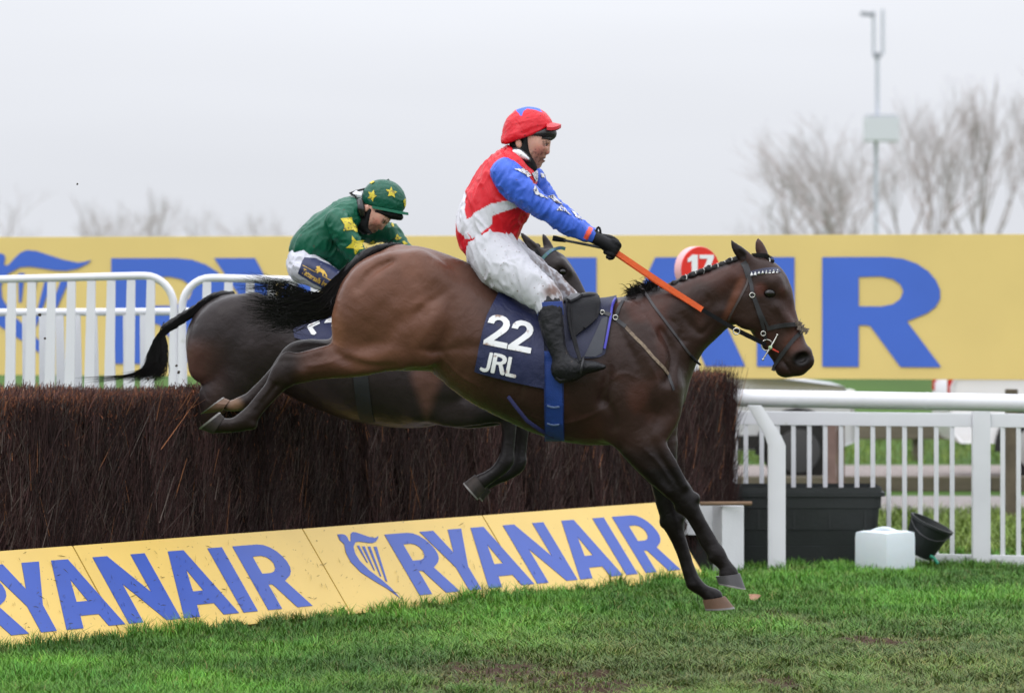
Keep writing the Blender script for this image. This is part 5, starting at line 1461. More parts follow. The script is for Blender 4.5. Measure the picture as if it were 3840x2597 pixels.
def face(s_, c, m, k, d, tilt=0.0):
    """head in a right-facing profile. c: photo pixel of the mid-face origin, m: photo px per model unit, tilt: chin-in turn"""
    ca, sa = math.cos(tilt), math.sin(tilt)
    def q(x, y): return (c[0] + (x * ca - y * sa) * m, c[1] + (x * sa + y * ca) * m)
    D = lambda x, y, r, lat, yo=0: disc(*q(x, y), r * m, lat, yo, d)
    # model units: 100 = 19.084 photo px of the first rider
    s_.ell(P(*q(-60, -190), d), (.094, .076, .105), -tilt, .02, 1)
    s_.etube([D(30, -80, 250, .069), D(10, 110, 205, .062), D(30, 240, 150, .047), D(72, 338, 84, .030)], .03, 1)
    s_.etube([D(248, -60, 32, .011), D(272, 40, 36, .013), D(274, 100, 42, .017)], .012, 1)
    for yo in (-1, 1):
        s_.ell(P(*q(232, 112), d + yo * .014), (.008, .007, .007), -tilt, .01, 1)
        s_.ell(P(*q(120, 10), d + yo * .046), (.028, .018, .016), -tilt, .025, 1)
        s_.ell(P(*q(218, -110), d + yo * .028), (.018, .024, .009), -tilt, .016, 1)
        s_.ell(P(*q(222, -48), d + yo * .036), (.016, .014, .010), -tilt, .012, op='s')
        s_.ell(P(*q(-300, -70), d + yo * .076), (.016, .010, .026), -tilt + .2, .008, 1)
    s_.ell(P(*q(188, 205), d), (.015, .022, .006), -tilt - .1, .008, 1)
    s_.ell(P(*q(176, 272), d), (.014, .020, .007), -tilt + .1, .008, 1)
    s_.ell(P(*q(236, 240), d), (.016, .022, .003), -tilt, .006, op='s')
    return q
def skin_col(V, q, m):
    X, Y = to_px(V)
    base = np.array(lin(206, 156, 138)); c = np.tile(base, (len(V), 1))
    n = fbm(V * 25, 3, 2); c *= (.85 + .3 * n)[:, None]
    def blob(x, y, r): 
        a, b = q(x, y); return smoothstep(r * m, r * m * .3, np.hypot(X - a, Y - b))
    def mixc(w, rgb): return c * (1 - w[:, None]) + np.array(lin(*rgb)) * w[:, None]
    c = mixc(blob(120, 70, 190) * .5, (172, 84, 76))
    c = mixc(blob(262, 108, 60) * .5, (180, 82, 76))
    c = mixc(blob(90, 250, 210) * .6, (116, 78, 68))
    c = mixc(blob(200, 240, 50) * .9, (72, 34, 34))
    c = mixc(blob(150, 242, 60) * .4, (96, 52, 48))
    c = mixc(blob(228, 128, 30) * .7, (88, 44, 40))
    c = mixc(blob(205, -50, 62) * .75, (86, 50, 44))  # shadow of the eye socket painted into the skin
    c = mixc(blob(240, -112, 34) * .8, (62, 42, 36)); c = mixc(blob(185, -105, 34) * .8, (62, 42, 36))
    sp = smoothstep(.60, .68, vnoise(V * 150, 71)) * blob(80, 200, 260); c = mixc(sp * .7, (74, 46, 40))
    return c
def finish(root, s_, name, m, colf=None, smooth=1, fold=None, parent=None):
    V, Q, ids = s_.mesh(smooth); N = vnormals(V, Q)
    col = colf(V, ids, N) if colf else None
    if fold: V = folds(V, N, *fold)
    return mesh_obj(name, V, Q, m, parent or root, True, col), (V, Q, ids, col)

def rider_one():
    d = H1
    root = empty('person', P(1940, 1160, d), 'jockey in red and white jacket with blue sleeves standing in the stirrups of horse 22', 'person')
    lo = lambda a, b, y0, y1: ((P(a, 0, d)[0], d + y0, 0), (P(b, 0, d)[0], d + y1, 0))
    def vol(x0, y0, x1, y1, ya, yb, h):
        a, b = P(x0, y1, d), P(x1, y0, d); return SDF((a[0] - .03, d + ya, a[2] - .03), (b[0] + .03, d + yb, b[2] + .03), h)
    pr = lambda a, b, lat, yo=0: pair(C1(*a), C1(*b), lat, yo, d)
    p3 = lambda a, b, lat, yo=0: pair(C3(*a), C3(*b), lat, yo, d)
    torso = [pr((610, 400), (760, 560), .10), pr((500, 470), (790, 640), .165), pr((395, 570), (785, 730), .180), pr((315, 700), (775, 830), .178), pr((262, 810), (735, 900), .170), pr((230, 910), (700, 980), .162), pr((228, 1010), (665, 1040), .158), pr((262, 1085), (640, 1062), .150)]
    ys = -.175
    armN = [pr((650, 515), (500, 650), .068, ys), pr((735, 590), (558, 745), .066, ys - .02), pr((805, 680), (655, 812), .058, ys - .025), pr((885, 765), (748, 872), .052, ys - .02), pr((965, 822), (858, 938), .049, ys), pr((1060, 890), (945, 998), .046, ys + .025), pr((1150, 948), (1052, 1052), .040, ys + .05), pr((1228, 1004), (1160, 1088), .034, ys + .07)]
    armF = [pr((700, 520), (560, 640), .066, .175), pr((835, 560), (700, 700), .060, .19), pr((900, 665), (790, 780), .052, .195), pr((985, 785), (890, 890), .047, .18), pr((1085, 872), (985, 970), .044, .155), pr((1170, 945), (1090, 1030), .040, .13), pr((1240, 995), (1180, 1075), .034, .11)]
    pelvis = [pr((610, 1040), (275, 1075), .150), pr((645, 1085), (288, 1160), .165), pr((660, 1150), (300, 1235), .160)]
    legN = [pr((650, 1090), (330, 1240), .105, -.085), pr((715, 1165), (380, 1335), .105, -.13), pr((775, 1240), (500, 1405), .092, -.185), pr((845, 1315), (600, 1450), .080, -.22), pr((920, 1390), (700, 1508), .068, -.245), pr((985, 1450), (785, 1556), .060, -.262), p3((992, 470), (812, 520), .054, -.275)]
    legF = [pr((670, 1100), (350, 1240), .10, .085), pr((750, 1160), (430, 1330), .10, .13), pr((850, 1240), (580, 1400), .088, .185), pr((950, 1330), (710, 1450), .076, .22), pr((1040, 1410), (830, 1520), .066, .245), pr((1110, 1480), (930, 1570), .056, .262)]
    shinN = [p3((992, 452), (824, 492), .060, -.275), p3((1004, 560), (824, 590), .060, -.292), p3((1012, 680), (850, 692), .056, -.31), p3((1024, 782), (892, 782), .048, -.325), p3((1052, 862), (928, 880), .044, -.338), p3((1075, 905), (945, 985), .044, -.345)]
    footN = [p3((1060, 880), (960, 1026), .040, -.345), p3((1120, 884), (1020, 1022), .044, -.352), p3((1180, 890), (1130, 985), .045, -.356), p3((1250, 896), (1225, 968), .042, -.36), p3((1310, 916), (1300, 948), .028, -.36)]
    shinF = [p3((1072, 470), (930, 500), .056, .275), p3((1080, 680), (930, 690), .056, .31), p3((1110, 860), (1000, 880), .044, .338)]
    footF = [p3((1140, 880), (1040, 1026), .042, .345), p3((1260, 890), (1220, 985), .045, .356), p3((1370, 916), (1360, 948), .028, .36)]
    neck = [disc(*C1(640, 570), 70, .07, 0, d), disc(*C1(690, 500), 58, .062, 0, d), disc(*C1(715, 430), 56, .06, 0, d)]
    hand = [pr((1232, 1008), (1176, 1086), .026, -.10), pr((1300, 1045), (1250, 1122), .036, -.095), pr((1362, 1075), (1310, 1165), .040, -.088), pr((1392, 1092), (1345, 1190), .038, -.085)]
    handF = [pr((1240, 1000), (1190, 1075), .026, .105), pr((1300, 1035), (1260, 1110), .036, .10), pr((1362, 1065), (1320, 1150), .040, .092)]
    fing = []
    for i in range(4):
        y0 = 1094 + 27 * i; x0 = 1386 - 12 * i
        fing.append([disc(*C1(x0 - 14, y0), 12.5 - i * .6, .0125, -.105, d), disc(*C1(x0 + 22, y0 + 14), 11.5 - i * .6, .012, -.108, d), disc(*C1(x0 + 30 - i * 4, y0 + 34), 10.5 - i * .5, .0115, -.086, d), disc(*C1(x0 - 2, y0 + 38), 10 - i * .5, .011, -.066, d)])
    thumb = [disc(*C1(1318, 1064), 12, .014, -.07, d), disc(*C1(1368, 1072), 11, .013, -.062, d), disc(*C1(1402, 1092), 10, .012, -.064, d)]
    # ---- the body: one continuous figure, a little inside its clothes
    b = vol(1690, 380, 2480, 1470, -.44, .44, .0062)
    b.etube(torso, .02, 0, off=-.018, sub=3); cut(b, P(*C1(690, 507), d), (.74, 0, .68))
    for lst in (armN, armF, pelvis, legN, legF, shinN, footN, shinF, footF): b.etube(lst, .02, 0, off=-.018, sub=3)
    b.etube(neck, .02, 1, off=-.004); b.etube(hand, .015, 0, off=-.004); b.etube(handF, .015, 0, off=-.004)
    for f_ in fing + [thumb]: b.etube(f_, .004, 0, off=-.002, sub=3)
    q = face(b, CF(850, 900), .19084, 1, d)
    body, bd = finish(root, b, 'body', skin_m, lambda V, i, N: skin_col(V, q, .19084), 1)
    for yo in (-1, 1):
        e = ball('eye', P(*q(212, -50), d + yo * .030), .0105, eyew_m, body)
        ball('iris', P(*q(232, -48), d + yo * .0325), .0065, eye_m, e)
    # ---- jacket
    j = vol(1690, 500, 2260, 960, -.30, .30, .0056)
    j.etube(torso, .02, 1)
    cut(j, P(*C1(700, 497), d), (.74, 0, .68))
    j.etube(armN, .028, 2, off=-.003); j.etube(armF, .028, 3, off=-.003)
    j.etube([pr((270, 1060), (640, 1050), .158), pr((262, 1095), (660, 1048), .160)], .015, 1)
    def jc(V, ids, N):
        X, Y = to_px(V); x = (X - 1600) / .5089; y = (Y - 350) / .5089
        c = np.tile(RED, (len(V), 1))
        pa = [(295, 700), (285, 860), (300, 930), (300, 1010), (330, 1075), (282, 1068), (240, 1010), (226, 940), (240, 850), (268, 770)]
        pb = [(300, 930), (370, 870), (470, 815), (560, 795), (640, 780), (700, 828), (590, 862), (480, 905), (485, 965), (430, 1005), (400, 1040), (340, 1070), (300, 1010)]
        t = ids == 1
        c[t & (in_poly(x, y, pa) | in_poly(x, y, pb))] = WHITE
        sl = ids >= 2
        c[sl] = BLUE
        ob = in_poly(x, y, [(1196, 982), (1222, 996), (1182, 1078), (1156, 1064)]) & sl
        c[ob] = np.array(lin(214, 76, 44))
        return c
    Vj, Qj, ij = j.mesh(1); Nj = vnormals(Vj, Qj); cj = jc(Vj, ij, Nj)
    Va = folds(Vj, Nj, .020, 15, 3, (.5, 0, -.85)); Vb = folds(Vj, Nj, .020, 19, 13, (.45, 0, .9))
    sw = np.where(ij >= 2, 1.0, 0.0)
    E_ = np.vstack([Qj[:, [0, 1]], Qj[:, [1, 2]], Qj[:, [2, 3]], Qj[:, [3, 0]]])
    for _ in range(6): sw = .5 * sw + .5 * (np.bincount(E_[:, 0], sw[E_[:, 1]], len(sw)) + np.bincount(E_[:, 1], sw[E_[:, 0]], len(sw))) / np.maximum(np.bincount(E_[:, 0], minlength=len(sw)) + np.bincount(E_[:, 1], minlength=len(sw)), 1)
    Vj = Va * (1 - sw[:, None]) + Vb * sw[:, None]
    fs = np.stack([ij[Qj] == k for k in (1, 2, 3)], 0).sum(2); own = fs.argmax(0)
    jk = split_obj(Vj, Qj, own == 0, 'jacket', silk_m, root, cj)
    sN = split_obj(Vj, Qj, own == 1, 'sleeve', silk_m, root, cj); sF = split_obj(Vj, Qj, own == 2, 'sleeve', silk_m, root, cj)
    vs_ = View(*bvh_of(sN, sF, jk)); wst = mat('star_white', (.62, .62, .66), .5, .05, 20, dirt=lin(74, 62, 58), dirt_scale=85, dirt_lo=.50, dirt_hi=.58)
    for k_, pg in enumerate(([(640, 560), (705, 560), (700, 545), (740, 575), (768, 605), (745, 622), (722, 596)], [(785, 715), (795, 680), (830, 735), (895, 778), (840, 762), (800, 745)], [(955, 862), (992, 822), (1020, 850), (1068, 905), (1015, 868)],
                   [(840, 590), (875, 600), (865, 625), (842, 620)], [(890, 760), (930, 745), (965, 790), (1000, 815), (960, 810)], [(1060, 860), (1090, 880), (1150, 935), (1100, 915)], [(770, 590), (815, 570), (820, 640), (800, 650)])):
        drape('star', [[C1(*p) for p in pg]], vs_, d, .003, .002, wst, (sN, sN, sN, sF, sF, sF, jk)[k_], 7)
    # ---- breeches
    br = vol(1700, 870, 2200, 1190, -.36, .36, .006)
    br.etube(pelvis, .02, 1); br.etube(legN, .04, 2); br.etube(legF, .04, 3)
    def bc(V, ids, N):
        X, Y = to_px(V); x = (X - 1600) / .5089; y = (Y - 350) / .5089
        c = np.tile(np.array((.52, .52, .56)), (len(V), 1))
        md = smoothstep(.38, .62, fbm(V * 55, 6, 2)) * np.maximum(smoothstep(860, 1000, x + (y - 1400) * .2), (V[:, 1] > d + .02) * .8) * smoothstep(1150, 1280, y)
        kn = smoothstep(105, 20, np.hypot(x - 925, y - 1455)) * smoothstep(.25, .6, fbm(V * 40, 9, 3))
        md = np.clip(np.maximum(md * .85, kn), 0, 1)
        return c * (1 - md[:, None]) + np.array(lin(112, 90, 82)) * md[:, None]
    finish(root, br, 'breeches', breech_m, bc, 1, (.022, 15, 7, (.35, 0, -.9)))
    # ---- boots
    for sh, ft, far in ((shinN, footN, 0), (shinF, footF, 1)):
        bt = vol(2000, 1100, 2310, 1450, -.44 if not far else .2, -.2 if not far else .44, .0055)
        bt.etube(sh, .015, 1); bt.etube(ft, .025, 1)
        o, _ = finish(root, bt, 'boot', boot_m, None, 1, (.006, 16, 17, (.9, 0, .2)))
        top = sh[0]
        mb = MB(); rings = []
        for t, k in ((-.012, .98), (-.010, 1.03), (.052, 1.05), (.055, .97)):
            ax = np.array([sh[1][0] - sh[0][0], 0, sh[1][2] - sh[0][2]]); ax /= np.linalg.norm(ax); u = np.cross(ax, [0, 1, 0])
            rings.append([tuple(np.array(top[:3]) + ax * t + u * top[3] * k * 1.06 * math.cos(a) + np.array([0, 1, 0]) * top[4] * k * 1.06 * math.sin(a)) for a in np.linspace(0, 6.283, 20, endpoint=False)])
        mb.loft(rings).build('boot_cuff', mat('blue_band', lin(36, 60, 128), .6, .15, 20), o, True)
        heel = p3((960, 1000), (985, 1040), .03, ft[0][1] - d)
        mb = MB(); 
        pts = [P(*C3(952 + (80 if far else 0), 1010), ft[0][1]), P(*C3(985 + (80 if far else 0), 1036), ft[0][1]), P(*C3(1060 + (80 if far else 0), 1020), ft[1][1]), P(*C3(1150 + (80 if far else 0), 985), ft[1][1])]
        mb.tube(pts, [.012, .014, .012, .008], 8, flat=2.4).build('sole', mat('boot_sole', lin(22, 22, 23), .7), o, True)
    # ---- gloves
    for pts, far in ((hand, 0), (handF, 1)):
        g = vol(2180, 830, 2345, 990, -.17 if not far else .03, -.02 if not far else .17, .0042)
        g.etube(pts, .012, 1)
        if not far:
            for f_ in fing + [thumb]: g.etube(f_, .0045, 1, sub=3)
        else:
            for f_ in fing + [thumb]: g.etube([(x - .006, 2 * d - y, z + .006, r, l) for x, y, z, r, l in f_], .0045, 1, sub=3)
        finish(root, g, 'glove', glove_m, None, 1)
    # ---- head gear
    hl = SDF((P(1870, 0, d)[0], d - .13, P(0, 560, d)[2]), (P(2125, 0, d)[0], d + .13, P(0, 385, d)[2]), .0045)
    cx = lambda x, y, dd=d: P(*CF(x, y), dd)
    hl.ell(cx(735, 590), (.123, .094, .117), math.radians(14), .01, 1)
    hl.etube([disc(*CF(300, 790), 12, .06, 0, d), disc(*CF(500, 700), 16, .088, 0, d)], .05, 1)
    cut(hl, cx(760, 690), (.33, 0, -1)); cut(hl, cx(300, 830), (0, 0, -1)); cut(hl, cx(1000, 572), (.52, 0, -1))
    def hc(V, ids, N):
        X, Y = to_px(V); x = (X - 1840) / .19084; y = (Y - 380) / .19084
        c = np.tile(RED, (len(V), 1))
        blue = in_poly(x, y, [(490, 195), (515, 190), (600, 308), (650, 185), (720, 142), (870, 165), (1010, 212), (1060, 250), (900, 90), (700, 60), (560, 90)])
        c[blue] = BLUE * 1.05
        return c
    helmet, _ = finish(root, hl, 'helmet', helm_m, hc, 1, (.006, 26, 9, (.9, 0, .2)))
    # silk peak
    rings = []
    for t in np.linspace(0, 1, 7):
        a = cx(1110 + 275 * t, 420 + 44 * t + 10 * t * t); w = .088 * math.sqrt(max(0, 1 - (t * .98) ** 2.4)) + .004
        rings.append([(a[0] - .45 * abs(yy) ** 1.5 * .25, d + yy, a[2] - 3.4 * yy * yy + zz) for zz in (.006, -.009) for yy in (np.linspace(-w, w, 9) if zz > 0 else np.linspace(w, -w, 9))])
    MB().loft(rings).build('helmet_peak', mat('peak_red', lin(190, 20, 36), .45, .06, 20), helmet, True)
    rings = [[(p[0] - .012, p[1], p[2] - .006 + .02 * (i < 1)) for p in r_] for i, r_ in enumerate(rings[:2])]
    hs = SDF((P(1950, 0, d)[0], d - .11, P(0, 700, d)[2]), (P(2110, 0, d)[0], d + .11, P(0, 460, d)[2]), .0045)
    hp = lambda a, b_, lat: pair(CF(*a), CF(*b_), lat, 0, d)
    hs.etube([hp((840, 590), (780, 720), .090), hp((960, 530), (950, 745), .089), hp((1080, 490), (1080, 755), .080), hp((1170, 500), (1165, 765), .060)], .015, 1)
    hs.etube([hp((1000, 722), (1000, 762), .078), hp((1180, 720), (1180, 765), .058)], .01)
    finish(root, hs, 'helmet_shell', mat('shell_black', lin(34, 32, 33), .5, .3, 40, .3, 90), None, 1, parent=helmet)
    st = SDF((P(1900, 0, d)[0], d - .12, P(0, 680, d)[2]), (P(2030, 0, d)[0], d + .12, P(0, 500, d)[2]), .0045)
    F_ = lambda x, y, r, lat, yo=0: disc(*CF(x, y), r * .19084, lat, yo, d)
    st.etube([F_(672, 700, 120, .084), F_(676, 830, 122, .084), F_(684, 960, 118, .082), F_(720, 1080, 100, .078), F_(780, 1190, 86, .068), F_(850, 1290, 60, .05)], .02, 1)
    st.etube([F_(560, 1080, 190, .080), F_(660, 1230, 185, .082), F_(720, 1320, 140, .076)], .03, 1)
    st.etube([F_(400, 800, 50, .055), F_(470, 870, 60, .068), F_(560, 920, 60, .074), F_(640, 940, 60, .076)], .02, 1)
    finish(root, st, 'chin_harness', blackc_m, None, 1)
    nk = SDF((P(1880, 0, d)[0], d - .12, P(0, 700, d)[2]), (P(2030, 0, d)[0], d + .12, P(0, 540, d)[2]), .005)
    nk.etube(neck, .02, 1, off=.006)
    finish(root, nk, 'neck_warmer', blackc_m, None, 1)
    gg = SDF((P(1890, 0, d)[0], d - .13, P(0, 630, d)[2]), (P(2010, 0, d)[0], d + .13, P(0, 530, d)[2]), .004)
    gg.etube([F_(420, 970, 55, .03, -.070), F_(520, 1025, 112, .024, -.084), F_(620, 1085, 112, .024, -.082), F_(740, 1150, 60, .03, -.066)], .01, 1)
    go, gd = finish(root, gg, 'goggles', mat('goggle_frame', lin(58, 58, 62), .35), None, 1)
    gg = SDF((P(1890, 0, d)[0], d - .14, P(0, 630, d)[2]), (P(2010, 0, d)[0], d + .05, P(0, 530, d)[2]), .004)
    gg.etube([F_(455, 985, 38, .02, -.094), F_(540, 1020, 78, .018, -.100), F_(640, 1075, 62, .018, -.098), F_(735, 1130, 34, .02, -.086)], .01, 1)
    finish(root, gg, 'lens', mat('goggle_lens', (.78, .79, .82), .16, spec=.8, coat=.6, dirt=lin(60, 60, 64), dirt_scale=110, dirt_lo=.62, dirt_hi=.66), None, 1, parent=go)
    return root, bd
rider1, body1 = rider_one()

def rider_two():
    d = H2
    root = empty('person', P(1200, 1130, d), 'jockey in dark green jacket with yellow stars bent low over the dark horse', 'person')
    def vol(x0, y0, x1, y1, ya, yb, h):
        a, b = P(x0, y1, d), P(x1, y0, d); return SDF((a[0] - .03, d + ya, a[2] - .03), (b[0] + .03, d + yb, b[2] + .03), h)
    D = lambda x, y, r, lat, yo=0: disc(*C5(x, y), r * .3817, lat, yo, d)
    torso = [D(850, 480, 120, .12), D(760, 560, 165, .165), D(650, 655, 188, .18), D(540, 745, 195, .18), D(440, 830, 190, .172), D(395, 880, 165, .165), D(430, 920, 130, .16)]
    belly = [D(560, 850, 150, .15), D(690, 930, 130, .12), D(700, 1000, 90, .10)]
    armN = [D(690, 590, 112, .07, -.175), D(755, 700, 118, .068, -.195), D(810, 810, 112, .062, -.20), D(868, 905, 98, .055, -.195), D(930, 985, 88, .05, -.18), D(1060, 1030, 76, .046, -.15), D(1200, 1050, 66, .042, -.12), D(1300, 1060, 52, .036, -.10)]
    armF = [D(820, 600, 112, .07, .175), D(960, 700, 105, .062, .195), D(1110, 705, 104, .062, .20), D(1210, 722, 100, .058, .19), D(1300, 812, 76, .047, .16), D(1400, 930, 62, .042, .13), D(1450, 1010, 50, .036, .11)]
    pelvis = [D(400, 935, 150, .155), D(350, 1010, 142, .165), D(370, 1060, 140, .160)]
    legN = [D(370, 1050, 142, .11, -.085), D(460, 1100, 138, .105, -.14), D(580, 1160, 128, .092, -.19), D(700, 1225, 112, .08, -.225), D(820, 1300, 98, .068, -.25), D(930, 1370, 84, .06, -.265)]
    legF = [(x + .02, 2 * d - y, z, r, l) for x, y, z, r, l in legN]
    shinN = [D(935, 1385, 80, .06, -.275), D(900, 1520, 72, .058, -.30), D(850, 1650, 62, .05, -.325), D(810, 1760, 52, .044, -.34)]
    footN = [D(800, 1800, 56, .042, -.345), D(880, 1810, 50, .044, -.352), D(960, 1810, 40, .042, -.356), D(1020, 1815, 24, .028, -.36)]
    shinF = [(x + .02, 2 * d - y, z, r, l) for x, y, z, r, l in shinN]; footF = [(x + .02, 2 * d - y, z, r, l) for x, y, z, r, l in footN]
    neck = [D(850, 480, 130, .07), D(930, 520, 130, .064), D(990, 540, 130, .062)]
    hand = [D(1300, 1060, 46, .03, -.10), D(1360, 1066, 50, .036, -.095), D(1415, 1080, 50, .038, -.09)]
    handF = [D(1450, 1010, 46, .03, .11), D(1500, 1040, 50, .036, .10), D(1540, 1070, 48, .038, .09)]
    def fingers(h, sg):
        x, y, z, r, l = h[-1]; o = []
        for i in range(4):
            zz = z + .028 - .019 * i
            o.append([(x, y + sg * .026, zz, .011 - .0006 * i, .012), (x + .03 - .003 * i, y + sg * .028, zz - .006, .0105 - .0006 * i, .0115), (x + .036 - .003 * i, y + sg * .008, zz - .016, .010 - .0006 * i, .011), (x + .014, y - sg * .008, zz - .02, .0095 - .0005 * i, .010)])
        o.append([(x - .03, y - sg * .012, z + .034, .012, .013), (x + .008, y - sg * .018, z + .03, .011, .012), (x + .034, y - sg * .016, z + .02, .010, .011)])
        return o
    b = vol(1060, 660, 1600, 1310, -.44, .44, .0078)
    for lst in (torso, belly, armN, armF, pelvis, legN, legF, shinN, footN, shinF, footF): b.etube(lst, .02, 0, off=-.019, sub=3)
    b.etube(neck, .02, 1, off=-.005)
    for h_, sg in ((hand, -1), (handF, 1)):
        b.etube(h_, .015, 0, off=-.004)
        for f_ in fingers(h_, sg): b.etube(f_, .004, 0, off=-.002, sub=3)
    m2 = .19084 * 645 / 780
    q = face(b, C5(1060, 570), m2, 1, d, math.radians(37))
    body, bd = finish(root, b, 'body', skin_m, lambda V, i, N: skin_col(V, q, m2), 1)
    for yo in (-1, 1):
        e = ball('eye', P(*q(212, -50), d + yo * .030), .0105, eyew_m, body); ball('iris', P(*q(232, -48), d + yo * .0325), .0065, eye_m, e)
    GRN = np.array(lin(6, 84, 62)); YST = np.array(lin(206, 190, 44))
    j = vol(1070, 720, 1570, 1050, -.30, .30, .0068)
    j.etube(torso, .02, 1); j.etube(belly, .06, 1); j.etube(armN, .03, 2); j.etube(armF, .03, 3)
    Vj, Qj, ij = j.mesh(1); Nj = vnormals(Vj, Qj)
    cj = np.tile(GRN, (len(Vj), 1)) * (.9 + .2 * fbm(Vj * 6, 8, 2))[:, None]
    Vj = folds(Vj, Nj, .022, 13, 23, (.6, 0, .75))
    own = np.stack([ij[Qj] == k for k in (1, 2, 3)], 0).sum(2).argmax(0)
    jk = split_obj(Vj, Qj, own == 0, 'jacket', silk_m, root, cj); sN = split_obj(Vj, Qj, own == 1, 'sleeve', silk_m, root, cj); sF = split_obj(Vj, Qj, own == 2, 'sleeve', silk_m, root, cj)
    vw = View(*bvh_of(sN, jk)); vf = View(*bvh_of(sF, sN, jk))
    star_m = mat('star_yellow', lin(204, 186, 46), .5, .12, 20, dirt=lin(110, 92, 50), dirt_scale=90, dirt_lo=.56, dirt_hi=.64)
    px = lambda pl: [C5(*p) for p in pl]
    drape('star', [px([(725, 578), (795, 570), (828, 562), (840, 612), (880, 655), (884, 712), (838, 688), (752, 694), (766, 640)])], vw, d, .003, .002, star_m, sN, 6)
    drape('star', [px([(835, 742), (880, 795), (962, 785), (935, 838), (950, 872), (905, 880), (868, 928), (858, 868), (780, 860), (838, 815)])], vw, d, .003, .002, star_m, sN, 6)
    drape('star', [px([(1225, 608), (1240, 622), (1252, 652), (1238, 660), (1222, 640)])], vf, d, .003, .002, star_m, sF, 6)
    drape('star', [px([(1262, 775), (1282, 728), (1300, 755), (1322, 765), (1308, 782), (1285, 788)])], vf, d, .003, .002, star_m, sF, 6)
    drape('star', [px([(985, 830), (1050, 786), (1080, 822), (1030, 834)])], vf, d, .003, .002, star_m, sF, 6)
    drape('star', [px([(1330, 800), (1350, 796), (1386, 826), (1350, 832)])], vf, d, .003, .002, star_m, sF, 6)
    br = vol(1060, 930, 1400, 1180, -.36, .36, .0075)
    br.etube(pelvis, .02, 1); br.etube(legN, .04, 2); br.etube(legF, .04, 3)
    bo, bdd = finish(root, br, 'breeches', breech_m, lambda V, i, N: np.tile(np.array((.56, .56, .63)), (len(V), 1)), 1, (.024, 13, 27, (.7, 0, -.6)))
    vb = View(*bvh_of(bo))
    patch = drape('thigh_patch', [px([(372, 962), (480, 972), (610, 1030), (738, 1112), (700, 1200), (672, 1286), (600, 1284), (450, 1200), (312, 1112)])], vb, d, .004, .003, mat('patch_navy', lin(30, 38, 74), .55, .1, 20), bo, 8)
    vp = View(*bvh_of(patch)); gold = mat('gold_print', lin(206, 166, 60), .45)
    def line(a, c_, w): 
        dx, dy = c_[0] - a[0], c_[1] - a[1]; L = math.hypot(dx, dy); nx, ny = -dy / L * w, dx / L * w
        return [px([(a[0] + nx, a[1] + ny), (c_[0] + nx, c_[1] + ny), (c_[0] - nx, c_[1] - ny), (a[0] - nx, a[1] - ny)])]
    drape('gold_line', line((356, 1034), (482, 1100), 2.6), vp, d, .002, .0015, gold, patch, 6)
    drape('gold_line', line((552, 1138), (690, 1214), 2.6), vp, d, .002, .0015, gold, patch, 6)
    fox = [(474, 1082), (496, 1066), (486, 1050), (500, 1044), (512, 1048), (524, 1042), (522, 1060), (545, 1072), (572, 1090), (594, 1128), (598, 1152), (585, 1146), (580, 1126), (566, 1112), (562, 1130), (548, 1134), (550, 1114), (526, 1098), (510, 1100), (500, 1112), (490, 1104), (496, 1086)]
    drape('animal_motif', [px(fox)], vp, d, .002, .0015, gold, patch, 5)
    # lettering
    tcu = bpy.data.curves.new('tmp_text', 'FONT'); tcu.body = 'Tattersalls Ireland'; tcu.size = 1.0; tcu.fill_mode = 'FRONT'; tcu.offset = .008; tcu.shear = .12
    to = bpy.data.objects.new('tmp_text', tcu); me = to.to_mesh()
    TV = np.array([v.co[:2] for v in me.vertices]); TF = [tuple(p.vertices) for p in me.polygons]
    to.to_mesh_clear(); bpy.data.objects.remove(to); bpy.data.curves.remove(tcu)
    w0, w1 = TV[:, 0].min(), TV[:, 0].max()
    a, c_ = np.array([344., 1108.]), np.array([655., 1278.]); L = np.linalg.norm(c_ - a); ux = (c_ - a) / L; uy = np.array([ux[1], -ux[0]])
    T2 = []
    for x, y in TV:
        t = (x - w0) / (w1 - w0); pp = a + ux * L * t + uy * y * 74 + np.array([0, 10 * math.sin(t * 3.1)])
        T2.append(C5(*pp))
    V3 = []
    for x, y in T2:
        h = vp.hit(x, y, d); V3.append((h[0] + h[1] * .003)[:] if h else P(x, y, d - .25))
    mesh_obj('lettering', V3, TF, gold, patch)
    for sh, ft in ((shinN, footN), (shinF, footF)):
        far = sh is shinF
        bt = vol(1280, 1100, 1430, 1320, .2 if far else -.44, .44 if far else -.2, .008); bt.etube(sh, .015, 1); bt.etube(ft, .025, 1)
        finish(root, bt, 'boot', boot_m, None, 1)
    for h_, sg in ((hand, -1), (handF, 1)):
        g = vol(1460, 950, 1640, 1040, -.17 if sg < 0 else .03, -.02 if sg < 0 else .17, .005); g.etube(h_, .012, 1)
        for f_ in fingers(h_, sg): g.etube(f_, .0045, 1, sub=3)
        finish(root, g, 'glove', glove_m, None, 1)
    # helmet, tipped forward
    hl = SDF((P(1330, 0, d)[0], d - .13, P(0, 830, d)[2]), (P(1550, 0, d)[0], d + .13, P(0, 655, d)[2]), .005)
    cx = lambda x, y, dd=d: P(*C5(x, y), dd)
    hl.ell(cx(1150, 395), (.130, .094, .119), math.radians(-16), .01, 1)
    cut(hl, cx(1100, 462), (-.20, 0, -1))
    GR2 = np.array(lin(8, 82, 62)) * .9
    helmet, hd = finish(root, hl, 'helmet', helm_m, lambda V, i, N: np.tile(GR2, (len(V), 1)), 1, (.007, 24, 29, (.9, 0, -.2)))
    vh = View(*bvh_of(helmet))
